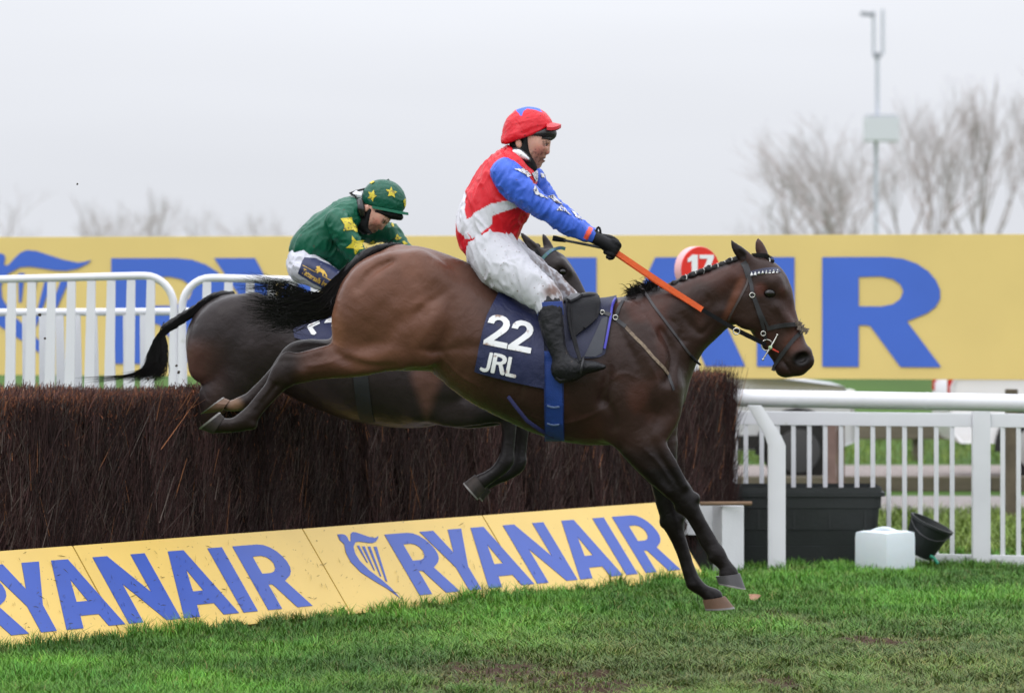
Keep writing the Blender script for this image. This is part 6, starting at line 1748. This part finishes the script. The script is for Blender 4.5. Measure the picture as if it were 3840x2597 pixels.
    for pl in ([(1055, 296), (1062, 338), (1084, 352), (1054, 372), (1046, 408), (1024, 376), (996, 376), (1016, 348), (1004, 312), (1032, 324)], [(1222, 266), (1236, 302), (1278, 314), (1250, 336), (1258, 370), (1226, 350), (1190, 356), (1202, 326), (1168, 290), (1206, 296)],
               [(1340, 400), (1358, 380), (1362, 440), (1352, 470)], [(1010, 232), (1050, 208), (1062, 216), (1036, 236)]):
        drape('star', [px(pl)], vh, d, .003, .002, star_m, helmet, 6)
    ball('button', cx(1195, 196), .007, mat('button_dark', lin(20, 46, 40), .5), helmet)
    rings = []
    for t in np.linspace(0, 1, 8):
        a = cx(1040 + 352 * t, 462 + 66 * t ** .9 - 6 * math.sin(t * 3.14)); w = .088 * math.sqrt(max(0, 1 - (max(0, t - .3) / .72) ** 2.0)) + .004
        rings.append([(a[0], d + yy, a[2] + zz - .9 * yy * yy * t) for zz in (.007, -.008) for yy in (np.linspace(-w, w, 9) if zz > 0 else np.linspace(w, -w, 9))])
    MB().loft(rings).build('helmet_peak', mat('peak_green', lin(14, 100, 76), .45, .1, 30), helmet, True)
    dk = SDF((P(1330, 0, d)[0], d - .12, P(0, 880, d)[2]), (P(1530, 0, d)[0], d + .12, P(0, 730, d)[2]), .005)
    dk.etube([D(1080, 505, 42, .083), D(1180, 528, 46, .080), D(1270, 545, 44, .068), D(1310, 560, 34, .05)], .012, 1)
    dk.etube([D(1010, 500, 60, .078), D(985, 580, 62, .076), D(960, 660, 58, .07), D(1000, 720, 40, .05)], .02, 1)
    dk.etube([D(900, 520, 66, .066), D(930, 620, 70, .066)], .02, 1)
    finish(root, dk, 'chin_harness', blackc_m, None, 1)
    gg = SDF((P(1300, 0, d)[0], d - .13, P(0, 820, d)[2]), (P(1400, 0, d)[0], d + .13, P(0, 720, d)[2]), .005)
    gg.etube([D(915, 415, 42, .03, -.075), D(918, 470, 50, .03, -.085), D(930, 525, 40, .03, -.08)], .01, 1)
    go, _ = finish(root, gg, 'goggles', mat('goggle_black', lin(20, 21, 23), .18, spec=.7), None, 1)
    MB().tube([cx(905, 410, d - .08), cx(868, 352, d - .07), cx(820, 326, d - .04), cx(880, 305, d - .02), cx(970, 282, d)], .006, 8).build('goggle_strap', blackc_m, go, True)
    MB().tube([cx(835, 350, d - .02), cx(880, 340, d - .03), cx(930, 350, d - .03)], [.018, .024, .014], 8).build('collar_white', mat('white_cloth', (.75, .75, .78), .6), root, True)
    return root
rider2 = rider_two()
# ================================================================== TACK AND HELD THINGS
def ribbon(name, pts, w, th, view, d, off, m, parent, n=8):
    """a strap that follows photo-pixel points over a surface"""
    c = catmull([np.array(p, float) for p in pts], n); C = []; N = []
    last = None
    for x, y in c:
        h = view.hit(x, y, d)
        if h is not None and (last is None or abs(h[0].y - last) < .12):
            C.append(h[0] + h[1] * off); N.append(h[1]); last = h[0].y
        else:
            yy = last if last is not None else d - .2
            C.append(Vector(P(x, y, yy - off))); N.append(Vector((0, -1, 0)))
    k = len(C)
    for _ in range(3):
        N = [(N[max(i - 1, 0)] + N[i] + N[min(i + 1, k - 1)]).normalized() for i in range(k)]
        C = [C[0]] + [(C[i - 1] + C[i] * 2 + C[i + 1]) / 4 for i in range(1, k - 1)] + [C[-1]]
    rings = []
    for i in range(k):
        t = (C[min(i + 1, k - 1)] - C[max(i - 1, 0)]).normalized(); s_ = t.cross(N[i]).normalized(); nn = s_.cross(t).normalized()
        if nn.dot(N[i]) < 0: nn = -nn
        rings.append([tuple(C[i] + s_ * w / 2 - nn * th / 2), tuple(C[i] + s_ * w / 2 + nn * th / 2), tuple(C[i] - s_ * w / 2 + nn * th / 2), tuple(C[i] - s_ * w / 2 - nn * th / 2)])
    return MB().loft(rings).build(name, m, parent)
def torus(name, c, r, rt, m, parent, nrm=(0, -1, 0), sx=1.0):
    n = Vector(nrm).normalized(); u = n.orthogonal().normalized() if abs(n.y) < .9 else Vector((1, 0, 0)); v = n.cross(u)
    V = []; F = []; a, b = 18, 6
    for i in range(a):
        p = u * math.cos(6.2832 * i / a) * sx + v * math.sin(6.2832 * i / a)
        for j in range(b):
            V.append(tuple(Vector(c) + p * (r + rt * math.cos(6.2832 * j / b)) + n * rt * math.sin(6.2832 * j / b)))
    F = [(i * b + j, ((i + 1) % a) * b + j, ((i + 1) % a) * b + (j + 1) % b, i * b + (j + 1) % b) for i in range(a) for j in range(b)]
    return mesh_obj(name, V, F, m, parent, True)
def cloth_over(name, bvh, d, XL, XR, top_Y, bot_Y, off, th, m, parent, nu=26, nv=40, floor=0, ripple=.004, seed=1):
    """a cloth laid over a horse's back. XL(Y), XR(Y): edges on the near side, bot_Y(u): hem; all photo pixels"""
    side = []; last = None
    for i in range(nu + 1):
        u = i / nu; col = []
        yb = bot_Y(u); Y = yb
        while Y > top_Y - 40:
            X = XL(Y) + (XR(Y) - XL(Y)) * u
            x, _, z = P(X, Y, d - .26)
            loc, n, k, ds = bvh.ray_cast(Vector((x, d - 1.0, z)), Vector((0, 1, 0)))
            if loc is None or loc.y > d - .10: break
            col.append(loc + n * off); Y -= 6
        X = XL(Y) + (XR(Y) - XL(Y)) * u; x = P(X, Y, d - .05)[0]
        for yy in np.linspace(-.10, 0, 9):
            loc, n, k, ds = bvh.ray_cast(Vector((x, d + yy, 3.5)), Vector((0, 0, -1)))
            if loc is not None and n.z > 0: col.append(Vector((loc.x, d + yy, loc.z + off)))
        L = [0]
        for a, b in zip(col[:-1], col[1:]): L.append(L[-1] + (b - a).length)
        out = []
        for v in np.linspace(0, L[-1], nv):
            j = min(max(np.searchsorted(L, v) - 1, 0), len(col) - 2); t = (v - L[j]) / max(L[j + 1] - L[j], 1e-6)
            out.append(col[j].lerp(col[j + 1], min(1, max(0, t))))
        side.append(out)
    # relax the middle line, add a slight ripple, mirror to the far side
    G = np.array([[p[:] for p in c] for c in side])
    for _ in range(3): G[1:-1, 1:-1] = (G[:-2, 1:-1] + G[2:, 1:-1] + G[1:-1, :-2] + G[1:-1, 2:]) / 4
    rp = fbm(G.reshape(-1, 3) * [16, 6, 6], seed, 2).reshape(G.shape[:2]) - .35
    G[:, :, 1] -= ripple * np.clip(rp, 0, 1) * 4 * (np.linspace(1, 0, nv) ** .6)[None, :]
    far = G[:, ::-1].copy(); far[:, :, 1] = 2 * d - far[:, :, 1]
    A = np.concatenate([G, far[:, 1:]], 1); nu1, nv1 = A.shape[:2]
    idx = np.arange(nu1 * nv1).reshape(nu1, nv1)
    Q = np.stack([idx[:-1, :-1], idx[1:, :-1], idx[1:, 1:], idx[:-1, 1:]], -1).reshape(-1, 4)
    V = A.reshape(-1, 3); N = vnormals(V, Q); 
    cen = V.mean(0); sgn = np.sign(((V - [0, d, cen[2] - .2]) * [0, 1, 1] * N).sum(1).mean()); N = N * (sgn if sgn else 1)
    n = len(V); V2 = np.vstack([V + N * th, V]); Q2 = np.vstack([Q, Q[:, ::-1] + n])
    ed = np.concatenate([idx[0, :], idx[1:, -1], idx[-1, -2::-1], idx[-2:0:-1, 0]])
    e2 = np.roll(ed, -1); Q2 = np.vstack([Q2, np.stack([ed, e2, e2 + n, ed + n], 1)])
    o = mesh_obj(name, V2, Q2, m, parent, False)
    bm = bmesh.new(); bm.from_mesh(o.data); bmesh.ops.recalc_face_normals(bm, faces=bm.faces[:]); bm.to_mesh(o.data); bm.free()
    o.data.polygons.foreach_set('use_smooth', np.ones(len(o.data.polygons), bool))
    try: o.data.set_sharp_from_angle(angle=math.radians(50))
    except Exception: pass
    return o
navy_m = mat('navy_cloth', lin(24, 30, 68), .6, .18, 12, .3, 120, wrinkle=.4, wscale=10, dirt=lin(60, 54, 56), dirt_scale=22, dirt_lo=.66, dirt_hi=.8)
pad_m = mat('pad_navy', lin(20, 25, 56), .6, .15, 12, .3, 120)
print_m = mat('white_print', (.76, .76, .77), .5, .03, 20, dirt=lin(150, 122, 108), dirt_scale=24, dirt_lo=.60, dirt_hi=.72)
def L3(pts): return [C3(*p) for p in pts]
def seg(y, pts):
    return np.interp(y, [p[1] for p in pts], [p[0] for p in pts])

def tack_one():
    d = H1; vh = View(bvh1)
    # ---- saddle cloths
    pad = empty('saddle_pad', P(2200, 1130, d), 'dark navy saddle pad with grey panel and violet edging under the saddle of horse 22', 'saddle pad')
    pl = L3([(840, 380), (840, 900)]); pr_ = L3([(1418, 395), (1412, 430), (1385, 500), (1358, 640), (1330, 760), (1312, 830), (1285, 865), (1240, 880)])
    po = cloth_over('pad', bvh1, d, lambda y: seg(y, pl), lambda y: seg(y, pr_), C3(0, 395)[1], lambda u: C3(0, 872)[1] - (14 * max(0, (u - .9) / .1) ** 2), .006, .007, pad_m, pad, nu=22, nv=34, ripple=0)
    vp = View(bvh1, *bvh_of(po))
    drape('grey_panel', [L3([(1335, 560), (1305, 750), (1290, 830), (1240, 860), (1160, 858), (1215, 740), (1290, 580)])], vp, d, .002, .002, mat('pad_grey', lin(56, 58, 66), .65, .1, 20), pad, 9)
    ribbon('edging', L3([(1392, 432), (1372, 480), (1352, 590), (1322, 740), (1306, 800)]), .010, .006, vp, d, .004, mat('violet_edge', lin(62, 58, 168), .5), pad)
    nc = empty('number_cloth', P(1900, 1160, d), 'navy number cloth reading 22 JRL hanging behind the saddle', 'number cloth')
    nl = L3([(530, 380), (500, 440), (440, 560), (405, 700), (385, 830), (360, 950), (358, 970)]); nr = L3([(850, 380), (862, 700), (868, 1000), (865, 1090)])
    no = cloth_over('cloth', bvh1, d, lambda y: seg(y, nl), lambda y: seg(y, nr), C3(0, 380)[1], lambda u: C3(0, 958 + 128 * (u ** .85))[1], .014, .004, navy_m, nc, nu=28, nv=44, ripple=.005)
    vn = View(*bvh_of(no), bvh1)
    ux = np.array([345., 70.]); ux /= np.linalg.norm(ux)
    def glyph(ch, p0, h, kx, lean, name='numeral'):
        """p0: lower left corner in the C3 frame"""
        lp = [[C3(*(np.array(p0) + ux * x * h * kx + np.array([lean[0], lean[1]]) * y)) for x, y in lo] for lo in GLYPH[ch][1]]
        drape(name, lp, vn, d, .0025, .0015, print_m, no, 8)
    glyph('2', (416, 766), 232, .98, (40, -228)); glyph('2', (596, 802), 225, .98, (36, -222))
    glyph('J', (388, 962), 150, 1.05, (32, -146), 'letter'); glyph('r', (466, 974), 150, 1.25, (28, -146), 'letter'); glyph('L', (574, 998), 146, 1.15, (28, -142), 'letter')
    # ---- saddle
    sd = empty('saddle', P(2180, 1120, d), 'small black racing saddle with hanging stirrup on horse 22', 'saddle')
    s_ = SDF((P(2020, 0, d)[0], d - .2, P(0, 1200, d)[2]), (P(2300, 0, d)[0], d + .2, P(0, 1060, d)[2]), .006)
    s_.etube([disc(*C3(930, 470), 18, .10, 0, d), disc(*C3(1020, 452), 16, .09, 0, d), disc(*C3(1110, 425), 14, .085, 0, d), disc(*C3(1190, 412), 16, .08, 0, d), disc(*C3(1235, 415), 16, .075, 0, d)], .01, 1)
    Vs, Qs, _ = s_.mesh(1); mesh_obj('seat', Vs, Qs, leather, sd, True)
    vs = View(bvh1, *bvh_of(po, no))
    fl = drape('flap', [L3([(1022, 450), (1075, 412), (1150, 398), (1222, 408), (1272, 440), (1284, 480), (1270, 555), (1232, 608), (1172, 658), (1095, 716), (1062, 742), (1046, 640), (1030, 540)])], vs, d, .012, .010, leather, sd, 8)
    vf = View(*bvh_of(fl, po, no), bvh1)
    ribbon('flap_roll', L3([(1268, 470), (1258, 550), (1220, 600), (1160, 650)]), .012, .010, vf, d, .004, leather, sd)
    drape('knee_pad', [L3([(1030, 445), (1070, 418), (1130, 402), (1150, 410), (1110, 440), (1060, 462)])], vf, d, .004, .012, mat('saddle_grey', lin(72, 72, 75), .45, .2, 30), sd, 7)
    # ---- girth
    gi = empty('girth', P(2075, 1640, d), 'bright blue elastic girth around the belly of horse 22', 'girth')
    blue = mat('girth_blue', lin(28, 62, 140), .6, .12, 24, .3, 140)
    gpts = L3([(930, 820), (930, 1000), (934, 1150), (938, 1300), (944, 1400), (952, 1455)])
    g = ribbon('band', gpts, .085, .006, vs, d, .006, blue, gi, 10)
    vg = View(*bvh_of(g), bvh1)
    for a in (870, 1005): ribbon('edge_binding', L3([(a - 2, 1040), (a, 1150), (a + 2, 1300), (a + 4, 1400), (a + 6, 1440)]), .006, .003, View(*bvh_of(g), bvh1), d, .004, mat('girth_dark', lin(24, 44, 104), .6), gi)
    for yy in (1215, 1345): ribbon('keeper', L3([(888, yy), (930, yy + 12), (978, yy + 8)]), .007, .004, vg, d, .004, mat('keeper_grey', lin(110, 128, 170), .5), gi)
    under = [(P(2078, 1640, d - .1)[0], d + yy, 0) for yy in np.linspace(-.26, .26, 15)]
    pts = []
    for x, y, _ in under:
        loc, n, k, ds = bvh1.ray_cast(Vector((x, y, .2)), Vector((0, 0, 1)))
        if loc is not None: pts.append((loc + n * .006 if n.z < 0 else loc - n * .006)[:])
    if len(pts) > 3:
        MB().loft([[(p[0] - .042, p[1], p[2] - .003), (p[0] + .042, p[1], p[2] - .003), (p[0] + .042, p[1], p[2] + .003), (p[0] - .042, p[1], p[2] + .003)] for p in pts]).build('belly_band', blue, gi)
    # ---- stirrup
    strp = empty('stirrup', P(*C3(1140, 930), d - .36), 'stirrup leather and iron holding the near boot', 'stirrup')
    a = [P(*C3(*p), d - o) for p, o in (((1050, 470), .285), ((1042, 540), .30), ((1062, 660), .325), ((1100, 800), .36), ((1132, 890), .40))]
    MB().tube(a, .0075, 6, flat=.4).build('leather', leather, strp); 
    b = [P(*C3(*p), d - o) for p, o in (((1062, 480), .285), ((1078, 660), .325), ((1112, 800), .36), ((1136, 890), .40))]
    MB().tube(b, .0060, 6, flat=.4).build('leather', leather, strp)
    c = np.array(P(*C3(1138, 925), d - .36))
    pts = [tuple(c + np.array([.010 * math.sin(t), .062 * math.cos(t), .052 * math.sin(t) - .012])) for t in np.linspace(-.35, math.pi + .35, 15)]
    MB().tube(pts + [pts[0]], .006, 8).build('iron', mat('dark_iron', lin(52, 52, 54), .4, metal=.6), strp, True)
    # ---- bridle, reins, breast girth
    brd = empty('bridle', P(2850, 1100, d), 'black leather bridle with white browband on the leading horse', 'bridle')
    H = lambda pts: [CH(*p) for p in pts]
    lth = mat('strap_leather', lin(40, 39, 43), .5, .2, 30)
    rb = lambda nm, pts, w, m_=None, off=.003: ribbon(nm, H(pts), w, .004, vh, d, off, m_ or lth, brd)
    rb('headpiece', [(345, 330), (372, 380), (390, 440), (405, 490)], .030)
    rb('cheek_strap', [(405, 470), (425, 560), (440, 660), (470, 750), (500, 840), (530, 930), (560, 1040), (575, 1110)], .017, off=.005)
    rb('cheek_strap', [(462, 690), (500, 790), (540, 880), (580, 960), (600, 1000)], .012)
    rb('throat_lash', [(398, 470), (380, 560), (330, 660), (270, 770), (220, 860), (190, 920)], .010, mat('thin_strap', lin(64, 54, 52), .5))
    bb = rb('browband', [(420, 452), (500, 432), (580, 418), (650, 413), (712, 422)], .024, mat('browband_navy', lin(34, 38, 66), .4), .005)
    vb = View(*bvh_of(bb), bvh1); wp = mat('browband_white', (.8, .8, .8), .35)
    for i in range(8):
        x = 428 + 37 * i; y = 452 - 5.2 * i + (i * i) * .25; k = 16 * (1 - .03 * i)
        drape('white_triangle', [H([(x - k, y + 18), (x + k, y + 14), (x + 3, y - 20)])], vb, d, .0025, .0015, wp, bb, 5)
    rb('noseband', [(585, 1010), (680, 985), (780, 970), (870, 965), (920, 980)], .020)
    rb('noseband', [(940, 1040), (880, 1090), (820, 1160), (760, 1240), (710, 1310), (670, 1380), (645, 1435)], .018)
    fz = strands('fleece_knot', [([np.array(P(*CH(x, y), d - .045 + random.gauss(0, .012))), np.array(P(*CH(x + random.gauss(0, 14), y + random.gauss(0, 14)), d - .058)), np.array(P(*CH(x + random.gauss(0, 22), y + random.gauss(0, 22)), d - .06))], .004)
              for x, y in [(900 + 80 * (i / 90) + random.gauss(0, 9), 945 + 95 * (i / 90) + random.gauss(0, 9)) for i in range(90)]], mat('fleece', lin(120, 108, 98), .9), brd, 6)
    def steel(x, y, r, rt=.0028, sx=1.0, nm='ring'):
        h = vh.hit(*CH(x, y), d); z = h[0].y if h else d - .07
        return torus(nm, P(*CH(x, y), z - .012), r * .3688 * d / FPX, rt, steel_m, brd, sx=sx)
    steel(436, 668, 24, .0025, 1.1, 'buckle'); steel(548, 1058, 24, .0028, 1.0, 'buckle'); steel(585, 1175, 56, .0032, 1.0, 'bit_ring')
    hz = vh.hit(*CH(620, 1200), d); yb = (hz[0].y if hz else d - .06) - .02
    MB().tube([P(*CH(690, 1075), yb), P(*CH(655, 1140), yb - .003), P(*CH(620, 1200), yb - .004), P(*CH(545, 1320), yb)], [.0035, .005, .005, .0035], 8).build('bit_cheek', steel_m, brd, True)
    ball('bit_boss', P(*CH(620, 1200), yb - .006), .010, mat('boss_green', lin(170, 190, 150), .4), brd)
    MB().tube([P(*CH(640, 1215), yb), P(*CH(705, 1248), yb)], [.005, .003], 6).build('bit_guard', mat('guard_red', lin(190, 60, 46), .4), brd, True)
    for p in ((690, 1072), (545, 1322)): ball('bit_end', P(*CH(*p), yb), .006, steel_m, brd)
    rn = empty('reins', P(2450, 1050, d - .1), 'taut reins, orange grip half and black leather half, from glove to bit', 'reins')
    hand3 = np.array(P(*C1(1392, 1166), d - .095))
    mid = np.array(P(*C2(852, 708), d - .145)); rin = np.array(P(*CH(300, 1035), d - .13)); bit = np.array(P(*CH(575, 1170), d - .088))
    def flat(nm, pts, w, m_, n=10):
        pts = catmull(pts, n); rings = []
        for i, p in enumerate(pts):
            t = np.array(pts[min(i + 1, len(pts) - 1)]) - np.array(pts[max(i - 1, 0)]); t /= np.linalg.norm(t); s2 = np.cross(t, [0, -1, 0]); s2 /= np.linalg.norm(s2)
            rings.append([tuple(p + s2 * w / 2 + np.array([0, .0025, 0])), tuple(p + s2 * w / 2 - np.array([0, .0025, 0])), tuple(p - s2 * w / 2 - np.array([0, .0025, 0])), tuple(p - s2 * w / 2 + np.array([0, .0025, 0]))])
        return MB().loft(rings).build(nm, m_, rn)
    org = mat('rein_rubber', lin(214, 84, 18), .5, .10, 24, .5, 220, dirt=lin(120, 60, 30), dirt_scale=40, dirt_lo=.66, dirt_hi=.75)
    flat('grip', [hand3, hand3 + (mid - hand3) * .5 + np.array([0, -.005, -.003]), mid], .026, org)
    o2 = np.array([0, .02, -.010])
    flat('grip', [hand3 + o2, (hand3 + mid) / 2 + o2 * 1.2, mid + o2 * .3], .022, org)
    flat('leather_end', [mid, (mid + rin) / 2 + np.array([0, 0, -.001]), rin, bit], .020, leather)
    torus('rein_ring', tuple(rin + np.array([-.012, -.008, 0])), .0155, .003, steel_m, rn)
    # far rein, mirrored to the other side of the neck
    mir = lambda p: np.array([p[0] - .01, 2 * d - p[1], p[2] + .012])
    flat('grip', [mir(hand3), mir((hand3 + mid) / 2), mir(mid)], .024, org); flat('leather_end', [mir(mid), mir(rin), mir(bit)], .020, leather)
    bg = empty('breast_girth', P(2450, 1300, d), 'thin muddy breast strap with buckles across the horse\'s shoulder', 'strap')
    K = lambda pts: [C2(*p) for p in pts]
    r2 = lambda nm, pts, w, m_, off=.003: ribbon(nm, K(pts), w, .004, vs, d, off, m_, bg)
    r2('strap', [(100, 725), (150, 742), (200, 760), (240, 795), (290, 835)], .018, lth, .006)
    r2('muddy_strap', [(280, 828), (350, 905), (420, 975), (490, 1060), (560, 1130), (600, 1185)], .015, mat('muddy_strap', lin(150, 132, 112), .8, .3, 60, two=lin(92, 78, 68)))
    r2('strap', [(600, 1180), (622, 1240), (640, 1300)], .013, lth)
    r2('wither_strap', [(215, 765), (240, 700), (268, 645)], .016, lth)
    for x, y, r in ((115, 728, 15), (212, 766, 17)):
        h = vs.hit(*C2(x, y), d); torus('buckle', P(*C2(x, y), (h[0].y if h else d - .25) - .014), r * .5089 * d / FPX, .003, steel_m, bg)
    mg = empty('martingale', P(2560, 1250, d), 'thin black neck strap running down the horse\'s neck and chest', 'strap')
    ribbon('neck_strap', K([(395, 535), (440, 600), (500, 690), (560, 770), (620, 850), (670, 920), (730, 1000), (790, 1075)]), .012, .004, vh, d, .003, mat('neck_strap', lin(52, 48, 50), .5), mg)
    MB().tube([P(*C2(770, 1045), d - .10), P(*C2(800, 1085), d - .10), P(*C2(838, 1115), d - .08)], [.006, .008, .005], 6).build('strap_end', leather, mg, True)
    ch = empty('girth_strap', P(1980, 1590, d), 'loose dark blue strap hanging under the belly behind the girth', 'strap')
    MB().tube([P(*C3(*p), d - o) for p, o in (((600, 1150), .26), ((660, 1230), .25), ((740, 1330), .22), ((840, 1400), .16), ((930, 1445), .10), ((1000, 1468), .05))], .009, 6, flat=.3).build('strap', mat('strap_navy', lin(34, 36, 84), .6), ch, True)
    # ---- whip
    wh = empty('whip', tuple(hand3), 'thin black riding whip held back in the near glove', 'whip')
    wa, wb = np.array(P(*C1(928, 1066), d - .13)), np.array(P(*C1(1300, 1138), d - .10))
    MB().tube([tuple(wa + (wb - wa) * t) for t in (.22, .6, 1.0, 1.12)], [.006, .0065, .0075, .008], 8).build('shaft', mat('whip_grey', lin(58, 58, 60), .45, .2, 40), wh, True)
    MB().tube([tuple(wa), tuple(wa + (wb - wa) * .06), tuple(wa + (wb - wa) * .26)], [.013, .014, .009], 8, flat=.45).build('flap', leather, wh, True)
    e = np.array(P(*C1(1266, 1050), d - .07))
    pts = [tuple(e + np.array([.010 * math.cos(t) * 1.0, 0, .030 * math.sin(t) + .012])) for t in np.linspace(-.6, math.pi + .6, 9)]
    MB().tube(pts, .0055, 6).build('wrist_loop', leather, wh, True)
tack_one()

def tack_two():
    d = H2; vh = View(bvh2)
    nc = empty('number_cloth', P(1270, 1200, d), 'navy number cloth with white figures half hidden by the brown haunch', 'number cloth')
    nl = [(1180, 1160), (1130, 1200), (1098, 1240), (1112, 1290)]; nr = [(1420, 1100), (1420, 1400)]
    no = cloth_over('cloth', bvh2, d, lambda y: seg(y, nl), lambda y: seg(y, nr), 1145, lambda u: 1268 + 90 * u, .012, .004, navy_m, nc, nu=20, nv=30, ripple=.004, seed=4)
    vn = View(*bvh_of(no), bvh2); q4 = lambda pts: [C4(*p) for p in pts]
    drape('numeral', [q4([(788, 745), (800, 728), (868, 705), (872, 722), (822, 746), (850, 784), (838, 796), (818, 794)])], vn, d, .0025, .0015, print_m, no, 6)
    drape('numeral', [q4([(900, 720), (912, 700), (960, 676), (985, 690), (975, 740), (945, 742), (955, 716), (930, 716)])], vn, d, .0025, .0015, print_m, no, 6)
    sd = empty('saddle', P(1360, 1180, d), 'black racing saddle under the green jockey', 'saddle')
    s_ = SDF((P(1240, 0, d)[0], d - .3, P(0, 1330, d)[2]), (P(1540, 0, d)[0], d + .3, P(0, 1100, d)[2]), .009)
    s_.etube([disc(1300, 1150, 14, .09, 0, d), disc(1380, 1160, 14, .085, 0, d), disc(1460, 1160, 18, .08, 0, d)], .01, 1)
    Vs, Qs, _ = s_.mesh(1); mesh_obj('seat', Vs, Qs, leather, sd, True)
    drape('flap', [[(1380, 1190), (1470, 1185), (1490, 1230), (1470, 1300), (1420, 1330), (1390, 1290)]], vh, d, .012, .010, leather, sd, 10)
    gi = empty('girth', P(1360, 1570, d), 'black girth round the belly of the dark horse', 'girth')
    ribbon('band', [C4(*p) for p in ((1130, 900), (1140, 1080), (1152, 1180), (1165, 1280), (1185, 1360))], .085, .006, vh, d, .005, mat('girth_black', lin(22, 22, 25), .7, .1, 30), gi, 8)
    br = empty('bridle', P(2080, 1000, d), 'bridle with blue and green browband on the dark horse', 'bridle')
    bb = ribbon('browband', [C1(*p) for p in ((842, 1232), (880, 1190), (930, 1155), (985, 1138), (1022, 1146))], .020, .005, vh, d, .004, mat('browband_blue', lin(38, 70, 112), .45, two=lin(34, 84, 76), vscale=60), br)
    ribbon('cheek_strap', [C1(*p) for p in ((850, 1240), (880, 1310), (930, 1400), (985, 1480))], .014, .004, vh, d, .003, leather, br)
    ribbon('headpiece', [C1(*p) for p in ((800, 1150), (825, 1190), (850, 1240))], .022, .004, vh, d, .003, leather, br)
    h = vh.hit(*C1(850, 1250), d)
    torus('buckle', P(*C1(852, 1252), (h[0].y if h else d - .08) - .012), .012, .003, steel_m, br)
    rn = empty('reins', P(1800, 1150, d), 'plain black reins of the dark horse', 'reins')
    for yo, x0 in ((-.12, 1555), (.12, 1600)):
        a, b = np.array(P(x0, 1012, d + yo)), np.array(P(2175, 1175, d + yo * .6))
        MB().tube([tuple(a), tuple((a + b) / 2 + np.array([0, 0, -.03])), tuple(b)], .008, 6, flat=.4).build('rein', leather, rn)
tack_two()

# ================================================================== SMALL THINGS
def clods():
    G = 'bits of turf thrown up by the horses'
    r = random.Random(12)
    for i, (X, Y, d, s_, lab) in enumerate(((290, 690, 22, .006, 'tiny dark clod high in the sky at left'), (150, 1180, 23, .009, 'dark clod flying before the leftmost wing slats'), (168, 1268, 23, .007, 'small clod before the second wing slat'),
                                ((670), 1395, 24, .010, 'dark clod beside the rump of the dark horse'), (662, 1370, 24, .008, 'curled shred flying beside the dark horse\'s tail'), (555, 1420, 23.5, .010, 'flat flake just above the fence top'))):
        c = P(X, Y, d); rings = []
        for k in range(1, 6):
            th = math.pi * k / 6; rings.append([(c[0] + s_ * r.uniform(.6, 1.3) * math.sin(th) * math.cos(j * 1.047), c[1] + s_ * r.uniform(.6, 1.2) * math.sin(th) * math.sin(j * 1.047), c[2] + s_ * r.uniform(.8, 1.1) * math.cos(th)) for j in range(6)])
        tag(MB().loft(rings).build('turf_clod', mat('clod', lin(52, 42, 34), .9, .3, 60)), lab, 'clod', G)
    # leaf on the turf
    c = P(2826, 2262, 25.9)
    c = (c[0], c[1], .045); V = []; n = 10
    for k in range(n):
        a = 6.283 * k / n; rr = .036 * (1 + .25 * math.cos(3 * a)); V.append((c[0] + rr * math.cos(a), c[1] + .03 * math.sin(a) * 1.0, c[2] + .018 * math.sin(a) + .006 * math.cos(2 * a)))
    lo = mesh_obj('fallen_leaf', [tuple(c)] + V + [(p[0], p[1], p[2] - .004) for p in V], [(0, i + 1, (i + 1) % n + 1) for i in range(n)] + [(i + 1, (i + 1) % n + 1, (i + 1) % n + 1 + n, i + 1 + n) for i in range(n)], mat('dry_leaf', lin(150, 110, 84), .7, .2, 40), None, True)
    tag(lo, 'brown dead leaf on the grass right of the front hooves', 'leaf')
clods()
